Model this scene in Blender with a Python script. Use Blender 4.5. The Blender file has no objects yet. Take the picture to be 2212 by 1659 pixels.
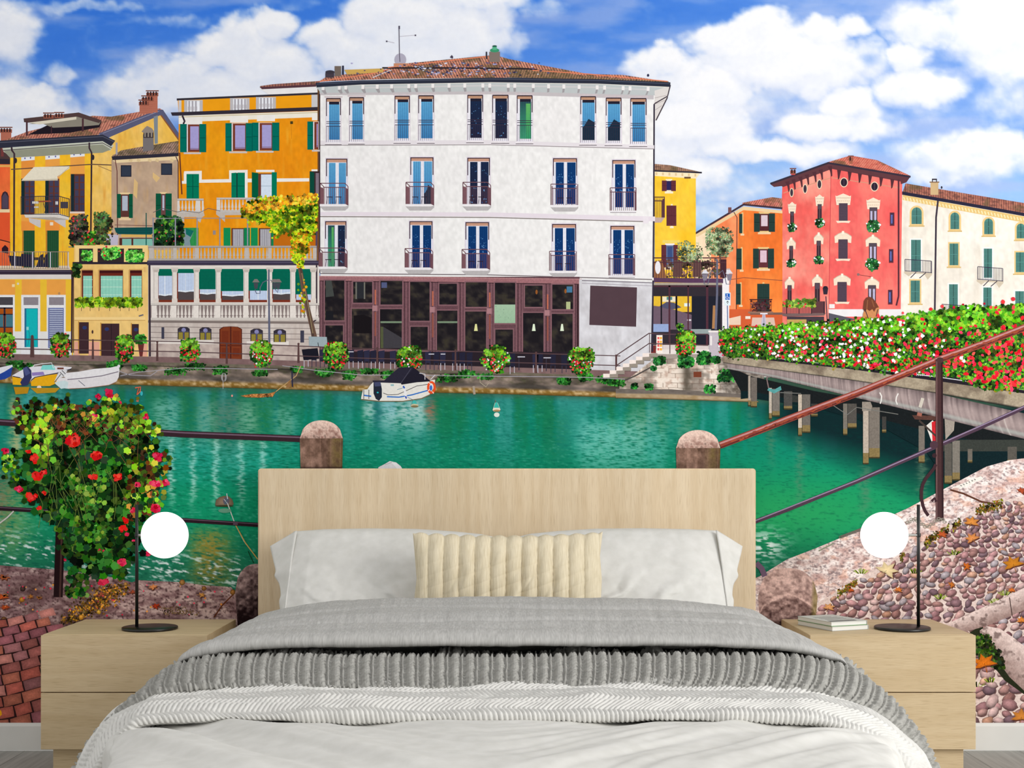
import bpy, bmesh, math, random
import numpy as np
from mathutils import Vector
random.seed(7); RS = np.random.RandomState(11)
C = bpy.context.scene.collection
# ---------------------------------------------------------------- camera, light, exposure
EYE = 0.97; DW = 4.5; KP = 0.0016 / DW          # wall 4.5 m away, 1.6 mm of wall per photo pixel
cam = bpy.data.cameras.new('camera'); camo = bpy.data.objects.new('camera', cam); C.objects.link(camo)
camo.location = (0, -DW, EYE); camo.rotation_euler = (math.pi / 2, 0, 0)
cam.sensor_width = 36; cam.lens = 36 * DW / (2212 * 0.0016); cam.shift_x = 6 / 2212; cam.shift_y = 183.5 / 2212
cam.clip_start = 0.05
bpy.context.scene.camera = camo
w = bpy.data.worlds.new('room_light'); bpy.context.scene.world = w; w.use_nodes = True
w.node_tree.nodes['Background'].inputs[0].default_value = (1.0, 0.99, 0.97, 1)
w.node_tree.nodes['Background'].inputs[1].default_value = 0.62
def area(name, loc, tgt, sx, sy, power, col=(1, 1, 1)):
    l = bpy.data.lights.new(name, 'AREA'); l.shape = 'RECTANGLE'; l.size = sx; l.size_y = sy; l.energy = power; l.color = col
    o = bpy.data.objects.new(name, l); C.objects.link(o); o.location = loc
    o.rotation_euler = (Vector(tgt) - Vector(loc)).to_track_quat('-Z', 'Y').to_euler()
area('window_daylight', (4.6, -4.2, 2.1), (0.0, -0.9, 0.6), 2.6, 2.2, 165, (1.0, 0.985, 0.96))
vs = bpy.context.scene.view_settings
vs.view_transform = 'Standard'; vs.look = 'None'; vs.gamma = 1; vs.use_curve_mapping = False; vs.exposure = 0.27

# ---------------------------------------------------------------- helpers
def lin(c):
    c = np.asarray(c, dtype=np.float64) / 255.0
    return np.where(c <= 0.04045, c / 12.92, ((c + 0.055) / 1.055) ** 2.4)
def W(px, py, d=DW, y=None):
    """photo position -> a point at distance d in front of the eye"""
    return ((px - 1100) * KP * d, d - DW, EYE - (py - 1013) * KP * d)
def hsh(ix, iy, s):
    n = (ix.astype(np.int64) * 374761393 + iy.astype(np.int64) * 668265263 + s * 2147483647) & 0xffffffff
    n = ((n ^ (n >> 13)) * 1274126177) & 0xffffffff
    return ((n ^ (n >> 16)) & 0xffff) / 65535.0
def vn(x, y, s=0):
    x = np.asarray(x, float); y = np.asarray(y, float)
    xi = np.floor(x); yi = np.floor(y); fx = x - xi; fy = y - yi
    fx = fx * fx * (3 - 2 * fx); fy = fy * fy * (3 - 2 * fy)
    a = hsh(xi, yi, s); b = hsh(xi + 1, yi, s); c = hsh(xi, yi + 1, s); d = hsh(xi + 1, yi + 1, s)
    return (a * (1 - fx) + b * fx) * (1 - fy) + (c * (1 - fx) + d * fx) * fy
def fbm(x, y, s=0, o=4):
    r = 0; a = 0.5; t = 0
    for k in range(o):
        r = r + a * vn(x * 2 ** k, y * 2 ** k, s + k * 17); t += a; a *= 0.5
    return r / t
def mixc(a, b, t):
    t = np.clip(np.asarray(t), 0, 1)[..., None]
    return np.asarray(a, float) * (1 - t) + np.asarray(b, float) * t

# ---------------------------------------------------------------- materials
def newmat(name, rough=0.7, spec=0.3):
    m = bpy.data.materials.new(name); m.use_nodes = True
    b = m.node_tree.nodes['Principled BSDF']; b.inputs['Roughness'].default_value = rough; b.inputs['Specular IOR Level'].default_value = spec
    return m, m.node_tree, b
def print_mat(name, amt=0.1, scale=40, det=4, stretch=(1, 1, 1), gain=1.0):
    m, nt, b = newmat(name, 0.9, 0.05)
    at = nt.nodes.new('ShaderNodeAttribute'); at.attribute_name = 'Col'
    tc = nt.nodes.new('ShaderNodeTexCoord'); mp = nt.nodes.new('ShaderNodeMapping'); mp.inputs['Scale'].default_value = stretch
    no = nt.nodes.new('ShaderNodeTexNoise'); no.inputs['Scale'].default_value = scale; no.inputs['Detail'].default_value = det
    mr = nt.nodes.new('ShaderNodeMapRange'); mr.inputs[1].default_value = 0.3; mr.inputs[2].default_value = 0.7
    mr.inputs[3].default_value = (1 - amt) * gain; mr.inputs[4].default_value = (1 + amt) * gain
    mx = nt.nodes.new('ShaderNodeVectorMath'); mx.operation = 'SCALE'
    L = nt.links.new
    L(tc.outputs['Object'], mp.inputs[0]); L(mp.outputs[0], no.inputs['Vector']); L(no.outputs[0], mr.inputs[0])
    L(at.outputs['Color'], mx.inputs[0]); L(mr.outputs[0], mx.inputs['Scale']); L(mx.outputs[0], b.inputs['Base Color'])
    return m
PR = print_mat('print_plain', 0.05, 120, 3)
PP = print_mat('print_plaster', 0.04, 30, 6)
PG = print_mat('print_grain', 0.16, 200, 4)
PS = print_mat('print_smooth', 0.015, 60, 3)
def noise_mat(name, c1, c2, scale=(1, 1, 1), ns=20, det=6, rough=0.6, spec=0.3, bump=0, bscale=None, lo=0.3, hi=0.7):
    m, nt, b = newmat(name, rough, spec); L = nt.links.new
    tc = nt.nodes.new('ShaderNodeTexCoord'); mp = nt.nodes.new('ShaderNodeMapping'); mp.inputs['Scale'].default_value = scale
    no = nt.nodes.new('ShaderNodeTexNoise'); no.inputs['Scale'].default_value = ns; no.inputs['Detail'].default_value = det
    cr = nt.nodes.new('ShaderNodeValToRGB'); cr.color_ramp.elements[0].position = lo; cr.color_ramp.elements[1].position = hi
    cr.color_ramp.elements[0].color = (*lin(c1), 1); cr.color_ramp.elements[1].color = (*lin(c2), 1)
    L(tc.outputs['Object'], mp.inputs[0]); L(mp.outputs[0], no.inputs['Vector']); L(no.outputs[0], cr.inputs[0]); L(cr.outputs[0], b.inputs['Base Color'])
    if bump:
        bp = nt.nodes.new('ShaderNodeBump'); bp.inputs['Strength'].default_value = bump; bp.inputs['Distance'].default_value = 0.002
        if bscale:
            n2 = nt.nodes.new('ShaderNodeTexNoise'); n2.inputs['Scale'].default_value = bscale; n2.inputs['Detail'].default_value = 3
            L(tc.outputs['Object'], n2.inputs['Vector']); L(n2.outputs[0], bp.inputs['Height'])
        else: L(no.outputs[0], bp.inputs['Height'])
        L(bp.outputs[0], b.inputs['Normal'])
    return m
def wood_mat(name, axis, c1, c2, c3, board=0.13):
    """oak veneer: boards of slightly different tone, long streaks and fine dark pores"""
    m, nt, b = newmat(name, 0.55, 0.25); L = nt.links.new; N = nt.nodes.new
    tc = N('ShaderNodeTexCoord')
    def noise(sc, ns, det, dist=0):
        mp = N('ShaderNodeMapping'); mp.inputs['Scale'].default_value = sc; L(tc.outputs['Object'], mp.inputs[0])
        n = N('ShaderNodeTexNoise'); n.inputs['Scale'].default_value = ns; n.inputs['Detail'].default_value = det
        n.inputs['Distortion'].default_value = dist; L(mp.outputs[0], n.inputs['Vector']); return n.outputs[0]
    if axis == 'z': s1, s2, s3 = (1, 1, 0.07), (1, 1, 0.03), (1, 1, 0.001)
    else: s1, s2, s3 = (0.09, 1, 1), (0.035, 1, 1), (0.35, 1, 1)
    a = noise(s1, 34, 6, 0.8); p = noise(s2, 520, 2); q = noise(s3, 5 if axis == 'z' else 3, 2, 0.5)
    cr = N('ShaderNodeValToRGB'); cr.color_ramp.elements[0].position = 0.32; cr.color_ramp.elements[1].position = 0.68
    cr.color_ramp.elements[0].color = (*lin(c1), 1); cr.color_ramp.elements[1].color = (*lin(c2), 1); L(a, cr.inputs[0])
    mx = N('ShaderNodeMix'); mx.data_type = 'RGBA'; mx.inputs['B'].default_value = (*lin(c3), 1)
    mr = N('ShaderNodeMapRange'); mr.inputs[1].default_value = 0.52; mr.inputs[2].default_value = 0.68; mr.inputs[3].default_value = 0; mr.inputs[4].default_value = 0.5
    L(p, mr.inputs[0]); L(mr.outputs[0], mx.inputs['Factor']); L(cr.outputs[0], mx.inputs['A'])
    sc = N('ShaderNodeVectorMath'); sc.operation = 'SCALE'; m2 = N('ShaderNodeMapRange'); m2.inputs[1].default_value = 0.3; m2.inputs[2].default_value = 0.7
    m2.inputs[3].default_value = 0.93; m2.inputs[4].default_value = 1.05; L(q, m2.inputs[0]); L(mx.outputs['Result'], sc.inputs[0]); L(m2.outputs[0], sc.inputs['Scale'])
    L(sc.outputs[0], b.inputs['Base Color'])
    bp = N('ShaderNodeBump'); bp.inputs['Strength'].default_value = 0.12; bp.inputs['Distance'].default_value = 0.001; L(p, bp.inputs['Height']); bp.invert = True; L(bp.outputs[0], b.inputs['Normal'])
    return m
OAKV = wood_mat('oak_vertical', 'z', (216, 194, 161), (229, 210, 180), (188, 163, 128))
OAKH = wood_mat('oak_horizontal', 'x', (200, 176, 138), (212, 190, 154), (172, 146, 110))
FLOORM = noise_mat('grey_wood_floor', (140, 140, 136), (166, 166, 162), (14, 0.8, 1), 5, 6, 0.5, 0.3)
WHITEW = noise_mat('white_wall_paint', (214, 213, 209), (220, 219, 215), (1, 1, 1), 8, 3, 0.7, 0.2)
BLACK = noise_mat('black_powder_coat', (12, 12, 12), (20, 20, 19), (1, 1, 1), 60, 3, 0.35, 0.5)
METAL, _nt, _b = newmat('brushed_metal', 0.35, 0.5); _b.inputs['Metallic'].default_value = 1; _b.inputs['Base Color'].default_value = (0.5, 0.5, 0.48, 1)
GLOW, _nt, _b = newmat('lit_globe_glass', 0.4, 0.3); _b.inputs['Base Color'].default_value = (1, 1, 1, 1); _b.inputs['Emission Color'].default_value = (1, 1, 1, 1); _b.inputs['Emission Strength'].default_value = 1.1

# ---------------------------------------------------------------- object helpers
def tag(o, label=None, cat=None, group=None, kind=None):
    if label: o['label'] = label
    if cat: o['category'] = cat
    if group: o['group'] = group
    if kind: o['kind'] = kind
    return o
def empty(name, loc=(0, 0, 0), parent=None):
    o = bpy.data.objects.new(name, None); o.location = loc; C.objects.link(o)
    if parent: o.parent = parent
    return o
def link(name, me, mat, parent=None, smooth=False):
    o = bpy.data.objects.new(name, me); me.materials.append(mat); C.objects.link(o)
    if smooth: me.polygons.foreach_set('use_smooth', [True] * len(me.polygons))
    if parent:
        o.parent = parent
        pl = Vector((0, 0, 0)); p = parent
        while p: pl += p.location; p = p.parent
        o.location = -pl      # geometry is written in world metres; the local origin stays at the parent's base
    return o
def box(name, x0, x1, y0, y1, z0, z1, mat, parent=None, bev=0.0, seg=2):
    bm = bmesh.new(); bmesh.ops.create_cube(bm, size=1)
    for v in bm.verts: v.co = ((x0 + x1) / 2 + v.co.x * (x1 - x0), (y0 + y1) / 2 + v.co.y * (y1 - y0), (z0 + z1) / 2 + v.co.z * (z1 - z0))
    if bev: bmesh.ops.bevel(bm, geom=list(bm.edges), offset=bev, segments=seg, profile=0.5, affect='EDGES')
    me = bpy.data.meshes.new(name); bm.to_mesh(me); bm.free(); return link(name, me, mat, parent)
def lathe(name, prof, cx, cy, mat, parent=None, n=48, smooth=True):
    vs_, fs = [], []
    for r, z in prof:
        for k in range(n): a = 2 * math.pi * k / n; vs_.append((cx + r * math.cos(a), cy + r * math.sin(a), z))
    for i in range(len(prof) - 1):
        for k in range(n): k2 = (k + 1) % n; fs.append((i * n + k, i * n + k2, (i + 1) * n + k2, (i + 1) * n + k))
    fs.append(tuple(range(n - 1, -1, -1))); fs.append(tuple((len(prof) - 1) * n + k for k in range(n)))
    me = bpy.data.meshes.new(name); me.from_pydata(vs_, [], fs); o = link(name, me, mat, parent)
    if smooth: me.polygons.foreach_set('use_smooth', [len(p.vertices) == 4 for p in me.polygons])
    return o
def quick_mesh(name, co, faces_sizes, loops, col=None):
    me = bpy.data.meshes.new(name); nv = len(co); nl = len(loops); nf = len(faces_sizes)
    me.vertices.add(nv); me.vertices.foreach_set('co', np.ascontiguousarray(co, dtype=np.float32).ravel())
    me.loops.add(nl); me.loops.foreach_set('vertex_index', np.asarray(loops, dtype=np.int32))
    me.polygons.add(nf); st = np.concatenate(([0], np.cumsum(faces_sizes)[:-1])).astype(np.int32)
    me.polygons.foreach_set('loop_start', st); me.polygons.foreach_set('loop_total', np.asarray(faces_sizes, dtype=np.int32))
    if col is not None:
        a = me.color_attributes.new('Col', 'FLOAT_COLOR', 'POINT'); cc = np.ones((nv, 4), dtype=np.float32); cc[:, :3] = lin(np.clip(col, 0, 255))
        a.data.foreach_set('color', cc.ravel())
    me.update(calc_edges=True); me.validate(); return me
def grid_faces(nu, nv):
    i, j = np.meshgrid(np.arange(nv - 1), np.arange(nu - 1), indexing='ij'); a = (i * nu + j).ravel()
    return np.stack([a, a + 1, a + 1 + nu, a + nu], 1)

# ---------------------------------------------------------------- the flat print (mural) drawing kit
STEP = 3e-6; CUR = [0]; MAXL = [0]
def up(): CUR[0] = MAXL[0] + 1
def inpoly(x, y, poly):
    poly = np.asarray(poly, float); r = np.zeros(x.shape, bool); n = len(poly); j = n - 1
    for i in range(n):
        xi, yi = poly[i]; xj, yj = poly[j]
        c = ((yi > y) != (yj > y)) & (x < (xj - xi) * (y - yi) / (yj - yi + 1e-12) + xi); r ^= c; j = i
    return r
class Ink:
    """collects flat printed shapes (photo pixels) of one part; every call lies a hair above the last"""
    def __init__(s): s.v = []; s.c = []; s.fs = []; s.lp = []; s.n = 0; s.L = CUR[0]; s.h = False
    def m(s): s.L0 = s.Lm = s.L                 # start of a run of shapes that do not overlap each other
    def b(s): s.Lm = max(s.Lm, s.L); s.L = s.L0
    def e(s): s.L = max(s.Lm, s.L)
    def add(s, xy, col, sizes, loops, z=None):
        xy = np.asarray(xy, float); k = len(xy)
        if z is None: z = np.full(k, s.L * STEP)
        s.v.append(np.column_stack([(xy[:, 0] - 1100) * 0.0016, -z - 0.0002, EYE - (xy[:, 1] - 1013) * 0.0016]))
        col = np.asarray(col, float); s.c.append(np.broadcast_to(col, (k, 3)) if col.ndim == 1 else col)
        s.fs.append(np.asarray(sizes)); s.lp.append(np.asarray(loops) + s.n); s.n += k
        if not s.h: s.L += 1
    def poly(s, pts, col):
        s.add(pts, col, [len(pts)], range(len(pts))); return s
    def rect(s, x0, y0, x1, y1, col, c2=None):
        s.add([(x0, y0), (x1, y0), (x1, y1), (x0, y1)], col if c2 is None else [col, col, c2, c2], [4], range(4)); return s
    def rects(s, lst, col):
        h = s.h; s.h = True
        for r in lst: s.rect(*r, col)
        s.h = h; s.L += 0 if h else 1; return s
    def line(s, pts, w, col, w2=None):
        p = np.asarray(pts, float); t = np.gradient(p, axis=0) if len(p) > 2 else np.repeat(p[1:] - p[:1], 2, 0)
        t /= np.linalg.norm(t, axis=1)[:, None] + 1e-9; nn = np.column_stack([-t[:, 1], t[:, 0]])
        ww = np.linspace(w, w2 if w2 is not None else w, len(p))[:, None] / 2
        v = np.concatenate([p + nn * ww, p - nn * ww]); k = len(p); lp = []
        for i in range(k - 1): lp += [i, i + 1, k + i + 1, k + i]
        c = np.asarray(col, float)
        if c.ndim == 2: c = np.concatenate([np.repeat(c[:1], k, 0), np.repeat(c[1:2], k, 0)])
        s.add(v, c, [4] * (k - 1), lp); return s
    def lines(s, lst, w, col):
        h = s.h; s.h = True
        for r in lst: s.line(r, w, col)
        s.h = h; s.L += 0 if h else 1; return s
    def ell(s, cx, cy, rx, ry, col, n=20, a0=0, a1=360):
        a = np.radians(np.linspace(a0, a1, n, endpoint=(a1 - a0) < 360))
        return s.poly(np.column_stack([cx + rx * np.cos(a), cy + ry * np.sin(a)]), col)
    def shaded(s, pts, ccen, cedge, cen=None):
        """fan from an inner point, so the printed shape is modelled light to dark"""
        p = np.asarray(pts, float); k = len(p); c = p.mean(0) if cen is None else np.asarray(cen)
        lp = []
        for i in range(k): lp += [k, i, (i + 1) % k]
        s.add(np.vstack([p, c]), np.vstack([np.broadcast_to(cedge, (k, 3)), np.asarray(ccen)]), [3] * k, lp); return s
    def scatter(s, x, y, size, pal, tmpl, asp=1.0, rot=None, jit=12, seed=0, layers=20, flat=None):
        r = np.random.RandomState(seed); n = len(x)
        if n == 0: return s
        t = np.asarray(tmpl, float); k = len(t); pal = np.asarray(pal, float)
        th = r.uniform(0, 2 * math.pi, n) if rot is None else rot + r.normal(0, 0.15, n)
        sz = np.asarray(size) * r.uniform(0.65, 1.3, n); sx = sz; sy = sz * asp
        if flat is None: flat = 1.0
        px = x[:, None] + (t[None, :, 0] * sx[:, None] * np.cos(th)[:, None] - t[None, :, 1] * sy[:, None] * np.sin(th)[:, None])
        py = y[:, None] + (t[None, :, 0] * sx[:, None] * np.sin(th)[:, None] + t[None, :, 1] * sy[:, None] * np.cos(th)[:, None]) * flat
        c = pal[r.randint(0, len(pal), n)] + r.normal(0, jit, (n, 1)) + r.normal(0, jit * 0.3, (n, 3))
        if k in (10, 3) and n > 40: q = 2.2 + np.mean(size) * 2.2; c = c * np.clip(2.6 * fbm(x / q / 1.4, y / q, seed + 5, 3) - .3, .28, 1.2)[:, None]
        layers = 5 if layers < 25 else 9; z = (s.L + r.uniform(0, layers, n)) * STEP
        h = s.h; s.h = True
        s.add(np.column_stack([px.ravel(), py.ravel()]), np.repeat(c, k, 0), [k] * n, np.arange(n * k), np.repeat(z, k)); s.h = h; s.L += layers
        return s
    def loft(s, top, bot, nu, nv, fn):
        """grid between two x-curves, coloured by fn(x, y, u, v)"""
        top = np.asarray(top, float); bot = np.asarray(bot, float); u = np.linspace(0, 1, nu); v = np.linspace(0, 1, nv)
        def samp(c):
            if len(c) > 2 or True:
                x = np.linspace(c[0, 0], c[-1, 0], nu); return x, np.interp(x, c[:, 0], c[:, 1])
        xt, yt = samp(top); xb, yb = samp(bot)
        X = xt[None] * (1 - v[:, None]) + xb[None] * v[:, None]; Y = yt[None] * (1 - v[:, None]) + yb[None] * v[:, None]
        U, V = np.meshgrid(u, v); col = fn(X, Y, U, V)
        f = grid_faces(nu, nv); s.add(np.column_stack([X.ravel(), Y.ravel()]), col.reshape(-1, 3), [4] * len(f), f.ravel()); return s
    def build(s, name, parent, mat=None, label=None, kind=None):
        me = quick_mesh(name, np.vstack(s.v), np.concatenate(s.fs), np.concatenate(s.lp), np.vstack(s.c))
        o = link(name, me, mat or PR, parent)
        if label: o['label'] = label
        if kind: o['kind'] = kind
        MAXL[0] = max(MAXL[0], s.L); return o
LEAF = [(0, -1), (.6, -.62), (1, -.15), (.74, .3), (.6, .85), (0, .7), (-.55, .9), (-.7, .32), (-1, -.1), (-.62, -.55)]
OVAL = [(math.cos(a), math.sin(a)) for a in np.linspace(0, 2 * math.pi, 8, endpoint=False)]
SQ = [(-1, -.6), (1, -.5), (.9, .6), (-1, .5)]
TRI = [(-1, -.5), (1, -.3), (.1, .9)]
def pts_in(poly, n, seed=0, jitter_edge=0):
    r = np.random.RandomState(seed); p = np.asarray(poly, float); x0, y0 = p.min(0); x1, y1 = p.max(0)
    x = r.uniform(x0, x1, n * 4); y = r.uniform(y0, y1, n * 4)
    if jitter_edge: m = inpoly(x + r.normal(0, jitter_edge, n * 4), y + r.normal(0, jitter_edge, n * 4), poly)
    else: m = inpoly(x, y, poly)
    return x[m][:n], y[m][:n]
def blob(cx, cy, rx, ry, n=24, j=0.12, seed=0):
    r = np.random.RandomState(seed); a = np.linspace(0, 2 * math.pi, n, endpoint=False); k = 1 + r.uniform(-j, j, n)
    return [(cx + rx * k[i] * math.cos(a[i]), cy + ry * k[i] * math.sin(a[i])) for i in range(n)]
# ---------------------------------------------------------------- room shell
box('wall_back', -3.2, 3.2, 0.0, 0.12, 0.0, 2.75, WHITEW)['kind'] = 'structure'
fl = empty('floor'); fl['kind'] = 'structure'
for i in range(-17, 18):
    x = i * 0.19 + 0.045; o = 0.35 * ((i * 7) % 5)
    for (ya, yb) in ((-1.9 + o - 1.2, -0.015 if o < 0.2 else -1.0 + o - 0.0), (-1.0 + o, -0.015)) if o >= 0.2 else ((-3.1, -0.015),):
        if yb - ya > 0.05: box('plank', x + 0.0008, x + 0.1892, ya + 0.001, min(yb, -0.015) - 0.001, -0.014, 0.0, FLOORM, fl)
box('subfloor', -3.3, 3.4, -3.2, 0.0, -0.05, -0.0141, FLOORM, fl)
bb = bmesh.new()
prof = [(0, 0.0), (-0.014, 0.0), (-0.014, 0.083), (-0.009, 0.0935), (0, 0.0935)]
va = [bb.verts.new((-3.2, y, z)) for y, z in prof]; vb = [bb.verts.new((3.2, y, z)) for y, z in prof]
for i in range(5): bb.faces.new((va[i], va[(i + 1) % 5], vb[(i + 1) % 5], vb[i]))
bb.faces.new(va[::-1]); bb.faces.new(vb); me = bpy.data.meshes.new('baseboard'); bb.to_mesh(me); bb.free()
link('baseboard_back', me, WHITEW)['kind'] = 'structure'

# ================================================================ THE MURAL: one flat print on the wall
mural = tag(empty('wall_mural'), 'photo mural of a canal town with colourful houses covering the wall behind the bed', 'mural')
XL, XR = -120, 2332
# ---- sky
BL = [(10,70,85,75,1),(20,150,70,50,.5),(50,235,120,48,1),(-40,200,120,60,1),(20,285,200,60,1),(125,170,50,28,.6),(330,160,90,60,.55),(250,250,110,60,.5),(290,210,120,60,.65),
 (390,150,70,40,.75),(360,200,130,70,.8),(520,80,70,55,.9),(500,110,110,55,1),(590,50,60,40,1),(560,130,130,70,1),(470,200,170,60,.95),(600,180,120,60,.95),(680,60,22,30,.5),
 (700,75,60,45,.9),(760,110,120,60,1),(860,40,140,80,1.1),(850,110,160,75,1.1),(980,80,110,90,1.05),(1060,60,60,80,.8),(900,170,200,50,1),(1030,130,80,50,.6),(1110,90,35,50,.5),
 (180,10,160,16,.45),(420,40,200,14,.3),(1170,15,60,30,.5),(640,0,60,20,.3),(960,0,200,30,.9),
 (1400,150,60,45,.75),(1440,130,60,40,.8),(1470,170,90,60,.8),(1530,190,110,60,1),(1650,55,70,45,1),(1620,90,140,55,1.1),(1780,75,60,45,.85),(1680,130,190,70,1.15),(1760,150,120,70,1),
 (1500,260,140,70,1.1),(1440,310,120,60,.9),(1560,300,90,50,1),(1840,55,45,30,.75),(1870,130,60,55,.65),(1960,120,60,45,.9),(1985,190,110,50,.9),(2050,180,60,40,.5),
 (2010,60,120,60,.8),(2130,60,130,90,1),(2180,120,120,80,.9),(2212,30,120,60,.9),(1830,225,70,40,.95),(1770,270,110,40,.95),(1870,280,90,35,.8),(1850,250,100,45,.8),
 (1450,380,150,50,.9),(1550,400,150,45,.5),(1660,330,110,30,.8),(1750,330,120,28,.8),(1500,470,160,40,.4),(2180,220,120,60,.5),(2050,230,150,50,.35),(2120,330,200,60,.8),(2050,370,150,40,.7),(1620,220,260,70,.6),(1640,380,120,30,.3)]
def cloudmask(X, Y):
    wx = X + 46 * (fbm(X / 60, Y / 45, 3) - .5) + 16 * (fbm(X / 18, Y / 15, 5) - .5); wy = Y + 40 * (fbm(X / 60, Y / 45, 9) - .5) + 14 * (fbm(X / 16, Y / 15, 8) - .5)
    m = np.zeros_like(X)
    for cx, cy, rx, ry, s in BL:
        q = ((wx - cx) / rx) ** 2 + ((wy - cy) / ry) ** 2; m = np.maximum(m, s * np.clip(1.25 - q, 0, 1.0) ** .85) + 0.12 * s * np.exp(-q * .9)
    return m
def skyc(X, Y, U, V):
    m = cloudmask(X, Y); m2 = cloudmask(X, Y - 26)
    f = fbm(X / 160, Y / 40, 21, 5); f2 = fbm(X / 40, Y / 32, 31, 5)
    base = mixc((62, 124, 222), (128, 170, 238), np.clip(Y / 330, 0, 1)); base = mixc(base, (158, 204, 247), np.clip((Y - 240) / 240, 0, 1) * .9)
    deep = np.clip(1 - X / 900, 0, 1) * .35 + .12; base = mixc(base, (26, 96, 212), deep * np.clip(1.3 - f * 1.5, 0, 1))
    base = mixc(base, (140, 168, 228), np.clip((f - .42) * 2.6, 0, .75))
    pale = np.clip((X - 1250) / 500, 0, 1) * .38; base = mixc(base, (196, 212, 246), pale * np.clip(f * 1.5, 0, 1))
    a = np.clip(m * 1.12 + (f2 - .5) * .8 - .08, 0, 1); a = a * a * (3 - 2 * a)
    edge = np.clip((m - m2) * .9 + (f2 - .5) * .5 + .5, 0, 1)
    cl = mixc((190, 204, 236), (249, 249, 252), edge * .55 + .3 + .35 * np.clip(m - .7, 0, 1) + np.clip((X - 1200) / 900, 0, .14))
    return mixc(base, cl, a * .97)
k = Ink(); k.loft([(XL, -100), (XR, -100)], [(XL, 720), (XR, 720)], 700, 232, skyc); k.build('sky', mural, PS, 'printed blue sky with white clouds')
# ---- water
def waterc(X, Y, U, V):
    n1 = fbm(X / 34, Y / 3.2, 41, 4); n2 = fbm(X / 9, Y / 2.0, 43, 3); n3 = fbm(X / 90, Y / 14, 44, 3); per = np.clip((Y - 830) / 400, 0, 1)
    wob = (n1 - .5) * (10 + 26 * per); Xw = X + wob
    c = mixc((36, 116, 112), (14, 134, 112), np.clip((Y - 840) / 60, 0, 1)); c = mixc(c, (16, 146, 104), np.clip((Y - 940) / 120, 0, 1)); c = mixc(c, (32, 112, 84), np.clip((Y - 1130) / 110, 0, 1))
    c = mixc(c, (44, 160, 92), np.exp(-((X - 1720) / 260) ** 2 - ((Y - 1110) / 75) ** 2) * .8)
    col = fbm(Xw / 22, Y / 400, 50, 3); c = mixc(c, (24, 118, 66), np.clip((col - .5) * 3, 0, .55) * np.clip((1010 - Y) / 90, 0, 1)); c = mixc(c, (70, 162, 156), np.clip((.46 - col) * 4, 0, .5) * np.clip((1000 - Y) / 80, 0, 1))
    def refl(x0, x1, y0, y1, cc, s=1, soft=6):
        nonlocal c
        h = 1 / (1 + np.exp(-(Xw - x0) / soft)) / (1 + np.exp((Xw - x1) / soft)) / (1 + np.exp(-(Y - y0) / 7)) / (1 + np.exp((Y - y1) / 16))
        c = mixc(c, cc, h * s * np.clip(.55 + (n2 - .5) * 2.6 + .25, 0, 1))
    refl(330, 395, 862, 975, (118, 186, 172), .85); refl(420, 470, 870, 960, (124, 176, 158), .8); refl(465, 520, 860, 1000, (92, 128, 112), .8); refl(520, 560, 870, 960, (160, 200, 180), .7); refl(585, 640, 880, 950, (128, 190, 178), .7)
    refl(395, 425, 850, 950, (24, 110, 62), .8); refl(555, 590, 855, 960, (26, 116, 62), .8)
    for x0 in (370, 417, 466, 521, 568): refl(x0 - 5, x0 + 5, 950, 1075, (222, 242, 232), 1, 1.6)
    refl(330, 640, 960, 1040, (36, 178, 168), .45, 20)
    refl(22, 45, 860, 1010, (226, 196, 130), .9, 4); refl(45, 70, 850, 960, (60, 178, 190), .7); refl(-20, 60, 1040, 1190, (196, 168, 90), .55, 14); refl(-20, 20, 1010, 1130, (150, 96, 84), .6, 8)
    refl(418, 492, 1145, 1268, (166, 134, 52), .9, 9); refl(1250, 1400, 910, 1012, (122, 202, 190), .8); refl(1400, 1440, 930, 1012, (96, 190, 180), .7, 4); refl(1360, 1450, 880, 930, (150, 178, 160), .5); refl(1460, 1500, 870, 960, (130, 170, 154), .5)
    refl(1080, 1110, 880, 1010, (60, 150, 142), .6); refl(1180, 1230, 890, 1000, (30, 122, 90), .7); refl(60, 150, 842, 880, (110, 180, 170), .5)
    refl(786, 812, 868, 905, (226, 240, 240), .95, 3); refl(822, 920, 868, 902, (232, 238, 240), 1, 4); refl(826, 860, 868, 882, (70, 170, 200), .7, 3); refl(808, 824, 868, 915, (16, 92, 100), .95, 2); refl(922, 940, 868, 905, (230, 96, 66), .95, 3); refl(838, 926, 900, 925, (190, 220, 214), .55, 12)
    dk = np.clip((X - 1590) / 120, 0, 1) * np.clip(1.15 - (Y - 868 - (X - 1600) * .28) / (50 + (X - 1600) * .16), 0, 1); c = mixc(c, (14, 38, 42), dk * .97)
    dq = np.clip(1 - (Y - 832 - (X - 250) * .022) / 14, 0, 1); c = mixc(c, (70, 96, 74), dq * .7)
    for x0, y0, y1, ww in ((1622, 880, 940, 4), (1665, 905, 990, 6), (1728, 945, 1080, 6), (1868, 1005, 1100, 9), (1992, 930, 1090, 8)): refl(x0 - ww, x0 + ww, y0, y1, (96, 128, 104), .75, 3)
    gl = np.clip((n2 - .64) * 7, 0, 1) * (.25 + .5 * per); c = mixc(c, (120, 205, 190), gl * .55 * (X < 1500))
    sp = np.clip((fbm(X / 16 + Y / 40, (Y - X * .25) / 3.6, 60, 2) - .62) * 10, 0, 1) * np.exp(-((Y - 1205 - (X - 150) * .1) / 42) ** 2) * (X < 520); c = mixc(c, (228, 240, 240), sp)
    sp = np.clip((fbm(X / 14, Y / 3.5, 61, 2) - .48) * 9, 0, 1) * np.exp(-((Y - 1180) / 34) ** 2 - ((X - 1650) / 45) ** 2); c = mixc(c, (246, 252, 252), sp)
    c = mixc(c, (8, 70, 62), np.clip((.42 - n2) * 3, 0, .6) * (.3 + .5 * per))
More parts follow.
